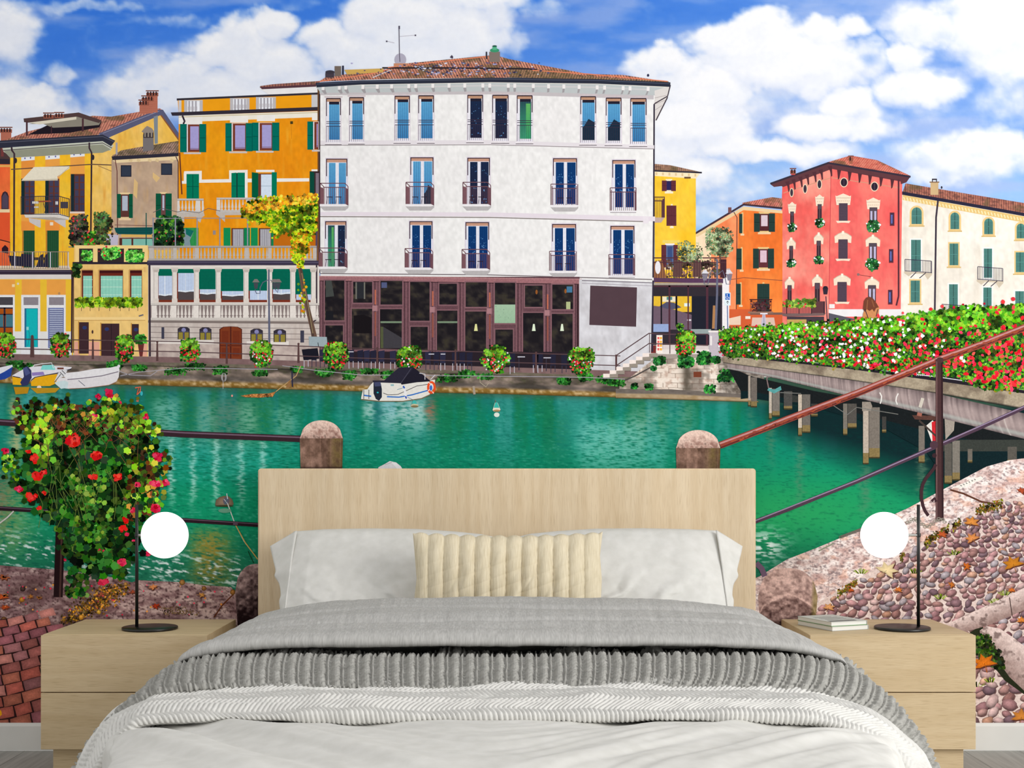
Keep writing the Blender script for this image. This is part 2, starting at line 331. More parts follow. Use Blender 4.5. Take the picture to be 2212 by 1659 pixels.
    return c
k = Ink(); k.loft([(XL, 815), (XR, 815)], [(XL, 1340), (XR, 1340)], 900, 262, waterc); k.build('canal_water', mural, PS, 'printed turquoise canal water with reflections')
up(); BASE0 = CUR[0]
DK = (42, 40, 52)
def rooft(c1, c2, dark, px=5.2, py=4.0, seed=1, sl=0.0):
    px *= 1.15; py *= 1.15; c1 = tuple(min(255, c + 12) for c in c1); c2 = tuple(min(255, c + 12) for c in c2)
    def f(X, Y, U, V):
        a = (X + Y * sl) / px; r = np.floor(Y / py); h = .5 + .5 * np.cos(2 * np.pi * a); n = hsh(np.floor(a), r, seed); m = fbm(X / 26, Y / 16, seed, 3)
        c = mixc(c1, c2, n); c = mixc(c, dark, np.clip(1.1 - h * 1.5, 0, 1) * .75); c = mixc(c, dark, (n > .86) * .6 + 0 * n); c = mixc(c, (92, 84, 58), np.clip((m - .55) * 3.5, 0, .6)); return c
    return f
def plaster(c1, c2, s=1, sc=40, dirt=None):
    def f(X, Y, U, V):
        m = fbm(X / sc, Y / sc * .7, s, 5); n = fbm(X / 5, Y / 9, s + 3, 2)
        c = mixc(c1, c2, np.clip((m - .3) * 2.4, 0, 1)); c = c * (1 + (n - .5) * .1)[..., None]
        if dirt: c = mixc(c, dirt, np.clip(fbm(X / 9, Y / 60, s + 9, 3) - .62, 0, 1) * 2)
        return c
    return f
def bars(ink, x0, x1, y0, y1, step, w, col):
    ink.rects([(x - w / 2, y0, x + w / 2, y1) for x in np.arange(x0, x1 + .1, step)], col)
def chimney(ink, x0, x1, y0, y1, c=(186, 112, 92)):
    ink.rect(x0 + 1.5, y0 + 8, x1 - 1.5, y1, c); ink.rect(x0, y0 + 5, x1, y0 + 13, (150, 88, 72)); ink.rect(x0 - 1, y0, x1 + 1, y0 + 2.5, (128, 76, 64))
    ink.rects([(x, y0 + 3, x + 3, y0 + 11) for x in np.arange(x0 + 2, x1 - 3, 6)], (50, 32, 34)); ink.lines([[(x0 + 2, y), (x1 - 2, y)] for y in np.arange(y0 + 16, y1, 4)], .6, (158, 94, 78))
def greens(ink, poly, n, sz, pal, seed, flowers=None, nf=0, fs=2.2, je=3, tm=LEAF, base=None):
    if base is not None: ink.poly(poly, base)
    x, y = pts_in(poly, n, seed, je); ink.scatter(x, y, sz, pal, tm, seed=seed)
    if flowers: x, y = pts_in(poly, nf, seed + 1, je); ink.scatter(x, y, fs, flowers, OVAL, seed=seed + 2)
GP = [(40, 110, 30), (70, 150, 40), (100, 180, 50), (30, 80, 30), (120, 170, 50), (20, 60, 25)]
RED = [(225, 40, 50), (235, 70, 70), (205, 30, 60)]

# ---- far right: white, red, orange, yellow houses
b = Ink(); b.loft([(1946, 415), (XR, 482)], [(1946, 730), (XR, 730)], 110, 100, plaster((236, 228, 216), (244, 238, 228), 5, 60, (200, 186, 168)))
b.loft([(1956, 396), (2080, 417), (XR, 458)], [(1950, 414), (2080, 437), (XR, 482)], 200, 14, rooft((160, 92, 78), (196, 128, 104), (92, 58, 56), 4.4, 3.4, 3))
b.poly([(1950, 421), (XR, 489), (XR, 503), (1950, 432)], (226, 192, 124)); b.lines([[(x, 425 + (x - 1950) * .178), (x + 2.5, 432 + (x - 1950) * .178)] for x in np.arange(1952, XR, 7)], 2.6, (246, 226, 178)); b.line([(1948, 417), (2080, 440), (XR, 485)], 7, (44, 42, 62))
b.line([(2026, 434), (2022, 470), (2019, 690)], 4, (60, 52, 66)); b.rect(2010, 392, 2027, 421, (206, 176, 132)); b.rect(2008, 392, 2029, 395, (150, 122, 96)); b.rect(2013, 386, 2024, 389, (50, 44, 50)); b.rects([(2013, 386, 2015, 393), (2022, 386, 2024, 393)], (50, 44, 50)); b.ell(2034, 405, 2, 3, (50, 50, 62))
white_house = b.build('building', mural, PP, 'white house with teal shutters'); up()
def shutwin(par, x0, x1, y0, y1, col, sur, arch=False, dk=None, sill=True):
    w = Ink(); dk = dk or tuple(int(c * .72) for c in col); m = (x0 + x1) / 2
    if arch:
        r = (x1 - x0) / 2; w.poly([(x0 - 4, y1 + 3), (x0 - 4, y0 + r)] + [(m + (r + 4) * math.cos(a), y0 + r - (r + 4) * math.sin(a)) for a in np.linspace(math.pi, 0, 12)] + [(x1 + 4, y1 + 3)], sur)
        w.poly([(x0, y1), (x0, y0 + r)] + [(m + r * math.cos(a), y0 + r - r * math.sin(a)) for a in np.linspace(math.pi, 0, 12)] + [(x1, y1)], col)
    else: w.rect(x0 - 3, y0 - 3, x1 + 3, y1 + 3, sur); w.rect(x0, y0, x1, y1, col)
    w.lines([[(x0 + 1.5, y), (x1 - 1.5, y)] for y in np.arange(y0 + (8 if arch else 3), y1 - 1, 2.6)], .8, dk); w.line([(m, y0), (m, y1)], 1.3, tuple(int(c * .55) for c in col)); w.rect(x0, (y0 + y1) / 2 - .7, x1, (y0 + y1) / 2 + .7, col)
    if sill: w.rect(x0 - 6, y1 + 3, x1 + 6, y1 + 6, tuple(int(c * .92) for c in sur))
    return w.build('window', par)
TEAL = (82, 134, 128); GOLD = (232, 198, 136); WT = (240, 238, 236)
for x0, x1, y0, y1 in ((1969, 1991, 448, 484), (2053, 2072, 459, 495), (2126, 2145, 472, 506), (2196, 2214, 483, 515)): shutwin(white_house, x0, x1, y0, y1, TEAL, GOLD, True)
for a in ((1968, 1989, 518, 586, TEAL, WT), (2051, 2070, 526, 573, TEAL, GOLD), (2125, 2143, 537, 600, TEAL, WT), (2194, 2213, 545, 588, TEAL, GOLD), (1967, 1987, 606, 653, TEAL, GOLD), (2050, 2069, 614, 670, TEAL, WT), (2124, 2142, 621, 665, TEAL, WT), (2193, 2212, 629, 670, TEAL, WT)): shutwin(white_house, *a)
def ironbalc(par, x0, x1, y0, y1, dy=0, slab=(206, 192, 172)):
    w = Ink(); w.poly([(x0 - 2, y1), (x1 + 2, y1 + dy), (x1 + 1, y1 + 4 + dy), (x1 - 8, y1 + 14 + dy), (x1 - 16, y1 + 6), (x0 + 16, y1 + 5), (x0 + 8, y1 + 11), (x0 - 2, y1 + 4)], slab)
    w.lines([[(x, y0 + dy * (x - x0) / (x1 - x0)), (x, y1 + dy * (x - x0) / (x1 - x0))] for x in np.arange(x0, x1 + 1, 3.4)], .9, (66, 60, 84)); w.line([(x0, y0), (x1, y0 + dy)], 1.4, (58, 52, 76)); w.line([(x0, y1 - 1), (x1, y1 - 1 + dy)], 1.4, (58, 52, 76)); w.line([(x0, y0), (x0, y1)], 1.6, (58, 52, 76)); w.line([(x1, y0 + dy), (x1, y1 + dy)], 1.6, (58, 52, 76))
    w.lines([[(x0 + 12, y1 + 14), (x0 + 24, y1 + 2)], [(x1 - 26, y1 + 15), (x1 - 12, y1 + 3)]], 1.8, (60, 54, 70)); return w.build('balcony', par)
up(); ironbalc(white_house, 1955, 2012, 560, 586, 4); ironbalc(white_house, 2112, 2166, 576, 604, 4); ironbalc(white_house, 2035, 2090, 657, 690, 4)
up()
b = Ink(); b.loft([(1690, 401), (1795, 360)], [(1676, 730), (1790, 730)], 50, 120, plaster((234, 98, 92), (250, 164, 146), 12, 46)); b.loft([(1795, 360), (1949, 392)], [(1790, 730), (1945, 730)], 60, 120, plaster((236, 98, 96), (244, 124, 114), 14, 40, (224, 84, 88)))
b.line([(1692, 417), (1795, 384)], 1.6, (206, 150, 124)); b.line([(1797, 384), (1945, 406)], 1.6, (206, 150, 124)); b.line([(1795, 362), (1790, 690)], 1.2, (196, 66, 74))
b.poly([(1664, 398), (1789, 352), (1967, 381), (1958, 394), (1946, 398), (1945, 392), (1797, 365), (1692, 404), (1688, 402), (1672, 404)], (96, 58, 64))
for x in (1703, 1716, 1731, 1745, 1761, 1775, 1795): y = 400 - (x - 1692) * .36; b.poly([(x - 7, y - 3), (x + 2, y - 5), (x + 3, y + 17), (x, y + 19), (x - 2, y + 7)], (84, 48, 56))
for x in (1812, 1835, 1857, 1879, 1903, 1927): y = 367 + (x - 1797) * .17; b.poly([(x - 4, y - 3), (x + 5, y - 2), (x + 1, y + 16), (x - 2, y + 19), (x - 3, y + 4)], (84, 48, 56))
b.loft([(1664, 395), (1789, 350), (1830, 338), (1838, 336), (1895, 346), (1967, 380)], [(1664, 398), (1789, 353), (1830, 358), (1838, 359), (1895, 368), (1967, 382)], 260, 14, rooft((206, 104, 86), (232, 144, 120), (150, 70, 66), 4.6, 3.2, 7, .8))
b.line([(1664, 397), (1789, 352), (1967, 382)], 4.2, (56, 48, 62)); chimney(b, 1707, 1719, 363, 378, (196, 74, 74)); chimney(b, 1833, 1843, 336, 354, (164, 96, 76)); b.line([(1941, 388), (1941, 394), (1941, 640)], 3.6, (84, 46, 58)); b.line([(1941, 640), (1936, 660)], 3.6, (84, 46, 58))
b.rect(1790, 668, 1946, 684, (236, 232, 236)); b.poly([(1790, 676), (1850, 690), (1790, 700)], (90, 88, 100)); b.rect(1791, 657, 1803, 666, (240, 236, 236)); b.line([(1852, 593), (1882, 598)], 1.2, (120, 60, 62)); b.ell(1854, 593, 3, 3, (140, 110, 110))
red_house = b.build('building', mural, PP, 'coral red house with round attic windows'); up()
for cx, cy, rx, ry in ((1710, 416, 4.6, 10), (1739, 408, 5, 10.5), (1770, 398, 5.4, 10.5), (1823, 394, 8.6, 10.6), (1889, 403, 8.6, 10.6)):
    w = Ink(); w.ell(cx, cy, rx, ry, (236, 214, 188)); w.ell(cx, cy, rx - 1.6, ry - 1.8, (48, 38, 52)); w.line([(cx, cy - ry + 3), (cx, cy + ry - 3)], .8, (96, 84, 100)); w.build('window', red_house)
CR = (240, 222, 200)
def redwin(x0, x1, y0, y1, kind, top, flower=0, glass=(62, 44, 54)):
    w = Ink(); m = (x0 + x1) / 2; hw = (x1 - x0) / 2; W2 = max(hw + 5, hw * 1.75)
    if kind == 'pedi':
        w.poly([(m - W2, y0 - 12), (m - W2, y0 - 17), (m - W2 + 2, y0 - 15), (m, y0 - 21), (m + W2 - 2, y0 - 15), (m + W2, y0 - 17), (m + W2, y0 - 12), (m + W2 - 2, y0 + 4), (m + hw, y0 + 4), (m + hw, y0), (m - hw, y0), (m - hw, y0 + 4), (m - W2 + 2, y0 + 4)], CR)
        w.line([(m - W2, y0 - 11.5), (m + W2, y0 - 11.5)], 1.2, (200, 176, 156)); w.lines([[(m + t, y0 - 5), (m + t + 2, y0 - 5)] for t in np.arange(-W2 + 4, W2 - 4, 4)], 1.2, (190, 160, 140))
    else:
        w.poly([(m - W2, y0 + 8), (m - W2 - 1, y0 - 5), (m - W2 * .55, y0 - 12), (m, y0 - 17), (m + W2 * .55, y0 - 12), (m + W2 + 1, y0 - 5), (m + W2, y0 + 8), (m + hw + 1, y0 + 7), (m + hw, y0), (m - hw, y0), (m - hw - 1, y0 + 7)], CR)
        w.line([(m - W2 - 1, y0 - 6), (m - W2 * .55, y0 - 12), (m, y0 - 16), (m + W2 * .55, y0 - 12), (m + W2 + 1, y0 - 6)], 1.6, (206, 184, 164)); w.rect(m - 2.4, y0 - 18, m + 2.4, y0 - 11, (250, 236, 218))
    w.rect(x0, y0, x1, y1, (84, 70, 84) if kind == 'shut' or top == 'shut' else glass)
    if top == 'shut': w.lines([[(x0 + 1, y), (x1 - 1, y)] for y in np.arange(y0 + 2, y1, 2.2)], .6, (70, 56, 72))
    else:
        w.rect(x0 + 1, y0 + 1, x1 - 1, y0 + (y1 - y0) * .3, (86, 74, 86)); w.rect(m - .5, y0 + (y1 - y0) * .3, m + .5, y1, (120, 100, 100))
        if hw > 6: w.rects([(x0 + 2, y0 + 8, m - 2, y1 - 2), (m + 2, y0 + 8, x1 - 2, y1 - 2)], (188, 182, 212))
    if not flower: w.poly([(m - W2 + 1, y1), (m + W2 - 1, y1), (m + W2 - 4, y1 + 5), (m + 4, y1 + 4), (m - 4, y1 + 4), (m - W2 + 4, y1 + 5)], CR)
    w.build('window', red_house)
    if flower:
        MAXS = CUR[0]; CUR[0] = MAXL[0] + 1; w = Ink(); r = hw + (6 if hw > 5 else 5); cy = y1 + r * .6
        greens(w, blob(m, cy, r, r * .95, 18, .15, int(x0)), 160, 2.2, [(30, 90, 50), (50, 120, 60), (24, 64, 44), (70, 140, 70)], int(x0), [(245, 240, 245)], 5, 1.3, 1, base=(34, 84, 48))
        w.scatter(np.array([m - r, m + r, m + r - 2]), np.array([cy - r * .4, cy - r * .2, cy - 4]), 1.9, [(240, 236, 240)], OVAL, seed=3); w.build('flower_box', red_house); CUR[0] = MAXS
for a in ((1707, 1715, 457, 486, 'pedi', 'g', 1), (1766, 1775, 441, 476, 'pedi', 'g', 1), (1705, 1713, 531, 563, 'arch', 'g', 1), (1764, 1773, 520, 556, 'arch', 'g', 1), (1701, 1710, 616, 655, 'arch', 'g', 0), (1760, 1771, 611, 655, 'arch', 'g', 0),
          (1812, 1831, 439, 477, 'pedi', 'shut', 0), (1811, 1831, 517, 559, 'arch', 'shut', 0), (1809, 1829, 609, 652, 'arch', 'shut', 0), (1878, 1895, 448, 480, 'pedi', 'g', 1), (1877, 1894, 525, 562, 'arch', 'g', 1), (1875, 1892, 616, 668, 'arch', 'g', 0)): redwin(*a)
for x0, y0, y1 in ((1923, 460, 486), (1921, 539, 566), (1919, 627, 656)): w = Ink(); w.rect(x0 - 1, y0 - 1, x0 + 9, y1 + 2, (120, 50, 60)); w.rect(x0, y0, x0 + 8, y1, (70, 50, 70)); w.rect(x0 + 1.5, y0 + 4, x0 + 5, y1 - 3, (96, 108, 176)); w.build('window', red_house)
up(); w = Ink(); w.rect(1670, 651, 1782, 679, (96, 60, 66)); bars(w, 1690, 1752, 654, 677, 3.2, 1.8, (222, 112, 104)); w.poly([(1668, 678), (1784, 676), (1780, 682), (1700, 684)], (120, 96, 96)); w.rect(1700, 684, 1780, 712, (70, 60, 70)); w.rect(1700, 690, 1742, 712, (196, 160, 96)); bars(w, 1672, 1782, 651, 678, 27, 1.6, (46, 36, 48))
greens(w, [(1666, 650), (1700, 654), (1760, 646), (1762, 656), (1740, 664), (1700, 660), (1668, 660)], 260, 3, [(110, 150, 50), (80, 120, 50), (140, 160, 60)], 4, RED, 8); w.line([(1784, 640), (1788, 712)], 2, (60, 52, 72)); w.poly([(1777, 622), (1789, 622), (1787, 636), (1779, 636)], (52, 44, 58)); w.ell(1783, 621, 5, 3, (40, 36, 48)); w.build('balcony', red_house)
up()
b = Ink(); b.loft([(1500, 512), (1540, 482)], [(1500, 730), (1545, 730)], 24, 60, plaster((246, 214, 176), (250, 226, 196), 20)); b.loft([(1536, 484), (1604, 448)], [(1536, 730), (1590, 730)], 40, 80, plaster((242, 132, 84), (248, 160, 110), 22)); b.loft([(1596, 452), (1690, 458)], [(1588, 730), (1690, 730)], 50, 80, plaster((236, 116, 50), (246, 140, 66), 24))
b.loft([(1604, 438), (1668, 426), (1690, 429)], [(1604, 441), (1668, 449), (1690, 451)], 90, 13, rooft((206, 110, 96), (236, 160, 140), (130, 66, 60), 4.2, 3.2, 9, .6)); b.poly([(1500, 508), (1606, 446), (1690, 455), (1690, 461), (1606, 454), (1506, 512)], (234, 204, 158)); b.line([(1501, 505), (1606, 442), (1690, 450)], 4, (64, 48, 60)); b.line([(1585, 458), (1592, 470), (1590, 700)], 1.8, (100, 50, 44)); b.rect(1573, 448, 1580, 460, (120, 80, 84))
b.line([(1578, 604), (1607, 600), (1690, 606)], 1.6, (150, 84, 60)); b.poly([(1575, 668), (1620, 668), (1690, 680), (1690, 730), (1575, 730)], (212, 96, 56)); b.rect(1620, 675, 1690, 680, (120, 92, 84)); b.poly([(1574, 688), (1600, 682), (1600, 702), (1574, 702)], (236, 206, 184)); b.poly([(1625, 686), (1672, 686), (1675, 704), (1623, 704)], (222, 190, 176)); b.rect(1610, 683, 1621, 689, (238, 226, 214))
orange_small = b.build('building', mural, PP, 'orange house with dark green shutters'); up()
def house_win(par, xs, y0, y1, shut, pane, sur, inner=None, sill=(238, 206, 166), name='window'):
    """xs = left shutter edge, pane edges, right shutter edge"""
    a, p0, p1, z = xs; w = Ink(); w.rect(p0 - 2, y0 - 4, p1 + 2, y1 + 3, sur); w.rect(p0, y0, p1, y1, pane)
    if inner: w.rect(p0 + 3, y0 + 3, p1 - 3, y1 - (y1 - y0) * .28, inner)
    for s0, s1 in ((a, p0), (p1, z)):
        if s1 - s0 > 1:
            w.rect(s0, y0 - 1, s1, y1 + 2, shut); d = tuple(int(c * .72) for c in shut)
            if s1 - s0 > 7: w.lines([[(s0 + 1.5, y), (s1 - 1.5, y)] for y in np.arange(y0 + 2, y1, 2.6)], .7, d)
            w.line([(s0, (y0 + y1) / 2), (s1, (y0 + y1) / 2)], 1.2, d); w.line([(s0, y0 - 1), (s0, y1 + 2)], .8, d)
    w.rect(p0 - 4, y1 + 3, p1 + 4, y1 + 7, sill); return w.build(name, par)
DG = (42, 66, 62)
house_win(orange_small, (1629, 1641, 1661, 1674), 462, 499, DG, (84, 40, 44), GOLD, (216, 196, 206)); house_win(orange_small, (1627, 1639, 1659, 1672), 538, 578, DG, (100, 50, 56), GOLD, (220, 190, 204)); house_win(orange_small, (1636, 1649, 1649, 1662), 614, 672, DG, DG, GOLD); house_win(orange_small, (1597, 1603.5, 1603.5, 1604), 463, 502, DG, DG, GOLD); house_win(orange_small, (1591, 1602, 1602, 1602), 538, 580, DG, DG, GOLD); house_win(orange_small, (1590, 1600, 1600, 1601), 614, 656, DG, DG, GOLD)
up(); w = Ink(); bars(w, 1621, 1666, 648, 674, 3, 1, (60, 34, 40)); w.rect(1619, 646, 1668, 648, (60, 34, 40)); w.rect(1616, 673, 1670, 677, (150, 112, 96)); w.scatter(*pts_in([(1622, 650), (1666, 650), (1666, 672), (1622, 672)], 90, 3), 2, [(80, 44, 48)], OVAL, seed=2); w.build('balcony', orange_small)
up(); w = Ink(); w.rect(1642, 676, 1658, 679, (230, 226, 236)); w.poly([(1647, 679), (1653, 679), (1656, 708), (1643, 708)], (196, 190, 208)); w.line([(1650, 679), (1650, 708)], 1, (130, 120, 140)); w.build('patio_heater', mural)
up()
b = Ink(); b.loft([(1414, 370), (1503, 374)], [(1414, 640), (1503, 640)], 30, 60, plaster((250, 196, 44), (252, 206, 66), 31)); b.loft([(1412, 354), (1448, 357), (1515, 372)], [(1412, 368), (1448, 370), (1515, 374)], 80, 10, rooft((150, 110, 88), (196, 150, 120), (90, 66, 60), 3.6, 3, 5)); b.poly([(1414, 369), (1512, 375), (1503, 386), (1414, 380)], (250, 232, 196)); b.line([(1412, 369), (1516, 373)], 3.4, (50, 48, 62)); b.lines([[(x, 372 + (x - 1414) * .04), (x, 378 + (x - 1414) * .04)] for x in np.arange(1418, 1508, 14)], 4, (226, 200, 156)); b.rect(1478, 382, 1492, 386, (110, 84, 60))
yh = b.build('building', mural, PP, 'bright yellow house'); up(); BR = (104, 52, 62)
house_win(yh, (1430, 1440, 1450, 1460), 391, 411, BR, (44, 40, 90), (250, 236, 206), sill=(250, 236, 206)); house_win(yh, (1440, 1451, 1451, 1461), 445, 486, BR, BR, (250, 236, 206), sill=(250, 236, 206)); house_win(yh, (1429, 1439, 1455, 1464), 530, 576, BR, (90, 110, 150), (240, 236, 240), (60, 80, 130)); w = Ink(); w.rect(1431, 519, 1468, 525, (240, 214, 110)); w.build('lintel', yh)
up(); w = Ink(); bars(w, 1414, 1432, 428, 470, 3.4, 1, (70, 44, 56)); w.rect(1414, 425, 1436, 427, (70, 44, 56)); w.rect(1414, 433, 1434, 435, (70, 44, 56)); w.poly([(1429, 434), (1436, 426), (1436, 470), (1429, 470)], (90, 56, 66)); w.poly([(1414, 470), (1436, 470), (1428, 481), (1414, 481)], (196, 170, 160)); w.build('balcony', yh)
up()
# ---- restaurant terrace between the white hotel and the bridge
b = Ink(); b.rect(1406, 612, 1562, 745, (52, 46, 54)); b.rect(1408, 640, 1494, 674, (232, 188, 56)); b.poly([(1408, 660), (1440, 664), (1494, 680), (1494, 712), (1408, 712)], (112, 92, 108)); b.poly([(1424, 662), (1440, 652), (1456, 654), (1472, 664), (1456, 668), (1440, 667)], (84, 84, 110)); b.rects([(1427, 640, 1430, 700), (1459, 640, 1463, 705)], (24, 22, 30)); b.rect(1431, 641, 1459, 652, (236, 226, 200)); b.rect(1440, 641, 1452, 648, (80, 140, 140))
b.rect(1494, 640, 1556, 745, (34, 36, 48)); b.rect(1478, 655, 1490, 662, (226, 240, 240)); b.rect(1408, 700, 1444, 717, (150, 170, 214)); greens(b, blob(1469, 706, 8, 8, 12), 60, 2, GP, 3, base=(40, 90, 44)); b.poly([(1540, 660), (1545, 660), (1545, 710), (1538, 710)], (176, 128, 84)); b.rect(1484, 690, 1493, 693, (230, 230, 236))
b.rects([(1444, 617, 1448, 740), (1485, 617, 1488, 740), (1525, 617, 1530, 745), (1406, 617, 1562, 620)], (84, 50, 62)); b.poly([(1492, 711), (1536, 711), (1534, 723), (1490, 723)], (150, 164, 164)); b.rect(1408, 722, 1530, 724, (60, 50, 70)); b.rect(1432, 745, 1530, 755, (220, 208, 206)); b.rect(1405, 755, 1535, 765, (234, 226, 222)); b.rect(1404, 765, 1548, 775, (168, 156, 148))
b.rect(1530, 714, 1566, 718, (236, 228, 226)); b.rect(1532, 718, 1562, 772, (196, 186, 196)); b.rect(1534, 726, 1538, 746, (236, 230, 230)); b.rect(1560, 582, 1575, 713, (240, 236, 240)); b.rect(1558, 580, 1577, 583, (200, 176, 170)); b.poly([(1410, 600), (1562, 602), (1562, 612), (1410, 610)], (92, 62, 92)); b.rect(1412, 611, 1560, 616, (170, 160, 146)); b.poly([(1418, 724), (1431, 724), (1431, 763), (1418, 763)], (250, 240, 232)); b.rects([(1420, 728 + 8 * i, 1424, 733 + 8 * i) for i in range(4)], (236, 90, 90)); b.rects([(1425, 728 + 8 * i, 1430, 733 + 8 * i) for i in range(4)], (246, 180, 70)); b.rect(1406, 746, 1417, 763, (120, 50, 50))
rest = b.build('restaurant', mural, PR, 'glass fronted restaurant with a roof terrace'); up()
w = Ink(); w.poly([(1412, 565), (1430, 562), (1440, 600), (1412, 600)], (150, 100, 70)); greens(w, [(1440, 570), (1470, 560), (1500, 566), (1560, 560), (1565, 600), (1440, 600)], 240, 3, [(110, 84, 70), (90, 66, 60), (80, 90, 50), (130, 100, 80)], 6)
for x in (1455, 1497): w.poly([(x, 562), (x + 17, 562), (x + 18, 598), (x - 1, 598)], (104, 74, 72)); w.lines([[(x + i, 563), (x + i, 597)] for i in (4, 9, 14)], .8, (80, 54, 56))
w.rect(1556, 560, 1569, 600, (70, 40, 50)); bars(w, 1412, 1566, 562, 601, 5.5, 1, (72, 48, 56)); w.rects([(1411, 556, 1569, 558.4), (1411, 566, 1569, 568)], (84, 52, 60)); w.ell(1421, 578, 6, 14, (236, 232, 240)); w.build('terrace_railing', rest)
up(); w = Ink(); OL = [(130, 150, 110), (100, 126, 88), (160, 176, 140), (84, 104, 70), (150, 160, 120)]
w.line([(1556, 560), (1552, 540), (1566, 520)], 3, (90, 72, 66)); greens(w, blob(1553, 522, 30, 30, 20, .15, 3), 900, 2.6, OL, 7, je=6, tm=TRI); w.build('olive_tree', mural, None, 'grey green olive tree on the terrace')
w = Ink(); w.line([(1494, 580), (1490, 540)], 1.6, (110, 92, 80)); greens(w, [(1462, 545), (1476, 520), (1490, 530), (1500, 540), (1520, 540), (1514, 560), (1490, 566), (1466, 566)], 420, 2.4, OL, 9, je=6, tm=TRI); w.build('olive_tree', mural)
up(); w = Ink(); LP = (104, 106, 128); w.line([(1549, 560), (1549, 632), (1546, 712)], 4, LP, 5)
for s in (-1, 1): w.line([(1549 + s * 3, 592), (1549 + s * 12, 584), (1549 + s * 16, 596), (1549 + s * 20, 614), (1549 + s * 28, 614), (1549 + s * 28, 604)], 1.8, LP); w.poly([(1549 + s * 34, 591), (1549 + s * 18, 591), (1549 + s * 24, 583), (1549 + s * 28, 583)], (220, 220, 230)); w.poly([(1549 + s * 33, 592), (1549 + s * 20, 592), (1549 + s * 23, 606), (1549 + s * 30, 606)], (130, 124, 140))
w.build('street_lamp', mural)
up(); w = Ink(); w.line([(1571, 660), (1572, 712)], 2, (90, 110, 160)); w.rect(1564.5, 632, 1578, 660, (226, 240, 246)); w.rect(1566.5, 634, 1576.5, 647.5, (30, 92, 190)); w.ell(1570.6, 636.6, 1.1, 1.1, (250, 250, 250), 10); w.line([(1570.6, 638), (1571, 642), (1574, 642), (1575.2, 645.4)], 1, (250, 250, 250)); w.line([(1568.6, 640), (1568, 643.5), (1570.5, 646), (1573, 644.6)], .9, (250, 250, 250)); w.line([(1571.6, 657), (1571.6, 651)], 1.1, (30, 30, 40)); w.line([(1569, 653.4), (1571.6, 650.4), (1574.2, 653.4)], 1.1, (30, 30, 40)); w.build('sign', mural, None, 'blue wheelchair sign with an upward arrow')
up()
# ---- left side houses
CUR[0] = BASE0; MAXR = MAXL[0]; MAXL[0] = BASE0
b = Ink(); b.loft([(XL, 352), (22, 352)], [(XL, 590), (22, 590)], 60, 60, plaster((242, 124, 66), (236, 96, 54), 40, 50)); b.rect(XL, 356, 22, 361, (230, 170, 90)); b.poly([(XL, 338), (22, 344), (22, 355), (XL, 353)], (50, 44, 56)); b.poly([(XL, 320), (22, 318), (22, 344), (XL, 338)], (80, 60, 60)); b.rect(2, 318, 8, 338, (120, 60, 60)); b.rect(XL, 452, 21, 459, (240, 214, 170)); b.rect(XL, 459, 21, 520, (228, 88, 50))
b.poly([(3, 452), (3, 424), (6, 416), (11, 413), (16, 416), (19, 424), (19, 452)], (60, 40, 50)); b.poly([(4.5, 450), (4.5, 425), (11, 416), (17.5, 425), (17.5, 450)], (84, 70, 90)); b.line([(0, 518), (24, 524)], 2, (50, 30, 34)); b.line([(22, 524), (22, 546)], 1.4, (60, 40, 50)); b.poly([(4, 545), (4, 536), (11, 529), (18, 536), (18, 548)], (50, 28, 40)); chimney(b, 0, 26, 274, 306)
b.build('building', mural, PP, 'orange red house at the edge of the view'); up()
Y1 = (246, 198, 60); O1 = (242, 166, 76)
b = Ink(); b.loft([(190, 325), (245, 292), (335, 250), (345, 245), (388, 300)], [(190, 560), (245, 560), (335, 560), (345, 560), (388, 560)], 90, 90, plaster((246, 204, 118), (240, 190, 84), 44, 30, (226, 150, 50)))
b.loft([(12, 302), (60, 284), (200, 250), (240, 252), (345, 234), (352, 238)], [(12, 304), (60, 300), (200, 293), (240, 287), (345, 243), (352, 240)], 210, 32, rooft((200, 120, 100), (222, 150, 128), (110, 66, 60), 5, 3.6, 11, .5))
b.poly([(214, 288), (340, 237), (352, 237), (389, 292), (388, 302), (346, 249), (240, 295), (222, 300)], (92, 94, 124)); b.line([(222, 288), (344, 240)], 1.2, (150, 150, 176)); b.line([(348, 249), (388, 305)], 3, (140, 90, 60)); b.poly([(332, 252), (341, 249), (341, 310), (334, 311)], (130, 140, 150))
b.poly([(60, 291), (120, 262), (220, 262), (215, 275), (150, 287)], (34, 26, 36)); b.poly([(60, 268), (170, 250), (218, 262), (214, 270), (180, 273), (115, 276), (94, 268)], (142, 136, 124)); b.poly([(62, 265), (165, 252), (165, 258), (85, 269)], (222, 214, 196)); b.poly([(51, 256), (170, 243), (220, 260), (214, 266), (166, 252), (62, 265), (52, 264)], (84, 64, 64)); b.rects([(56, 262, 60, 293), (177, 256, 181, 284), (110, 272, 112, 290)], (76, 46, 54)); chimney(b, 94, 116, 243, 256); chimney(b, 118, 138, 242, 252)
chimney(b, 316, 342, 195, 243); chimney(b, 306, 332, 206, 245); chimney(b, 300, 322, 215, 246)
b.loft([(22, 332), (198, 326)], [(22, 640), (198, 640)], 60, 100, plaster(Y1, (250, 190, 40), 46, 26, (240, 150, 40)))
b.rects([(46, 345, 75, 500), (98, 342, 129, 500), (152, 338, 183, 470)], O1); b.rects([(46, 345, 75, 365), (152, 470, 183, 500)], (238, 150, 66))
for x0, x1, y in ((46, 75, 336), (98, 129, 333), (152, 183, 328)): b.poly([(x0, y), (x1, y - 2.5), (x1, y + 9.5), (x0, y + 12)], (236, 238, 242)); b.ell(x0 + 8, y + 6, 1.6, 2, (90, 90, 170), 10); b.ell(x1 - 9, y + 5, 1.6, 2, (90, 90, 170), 10)
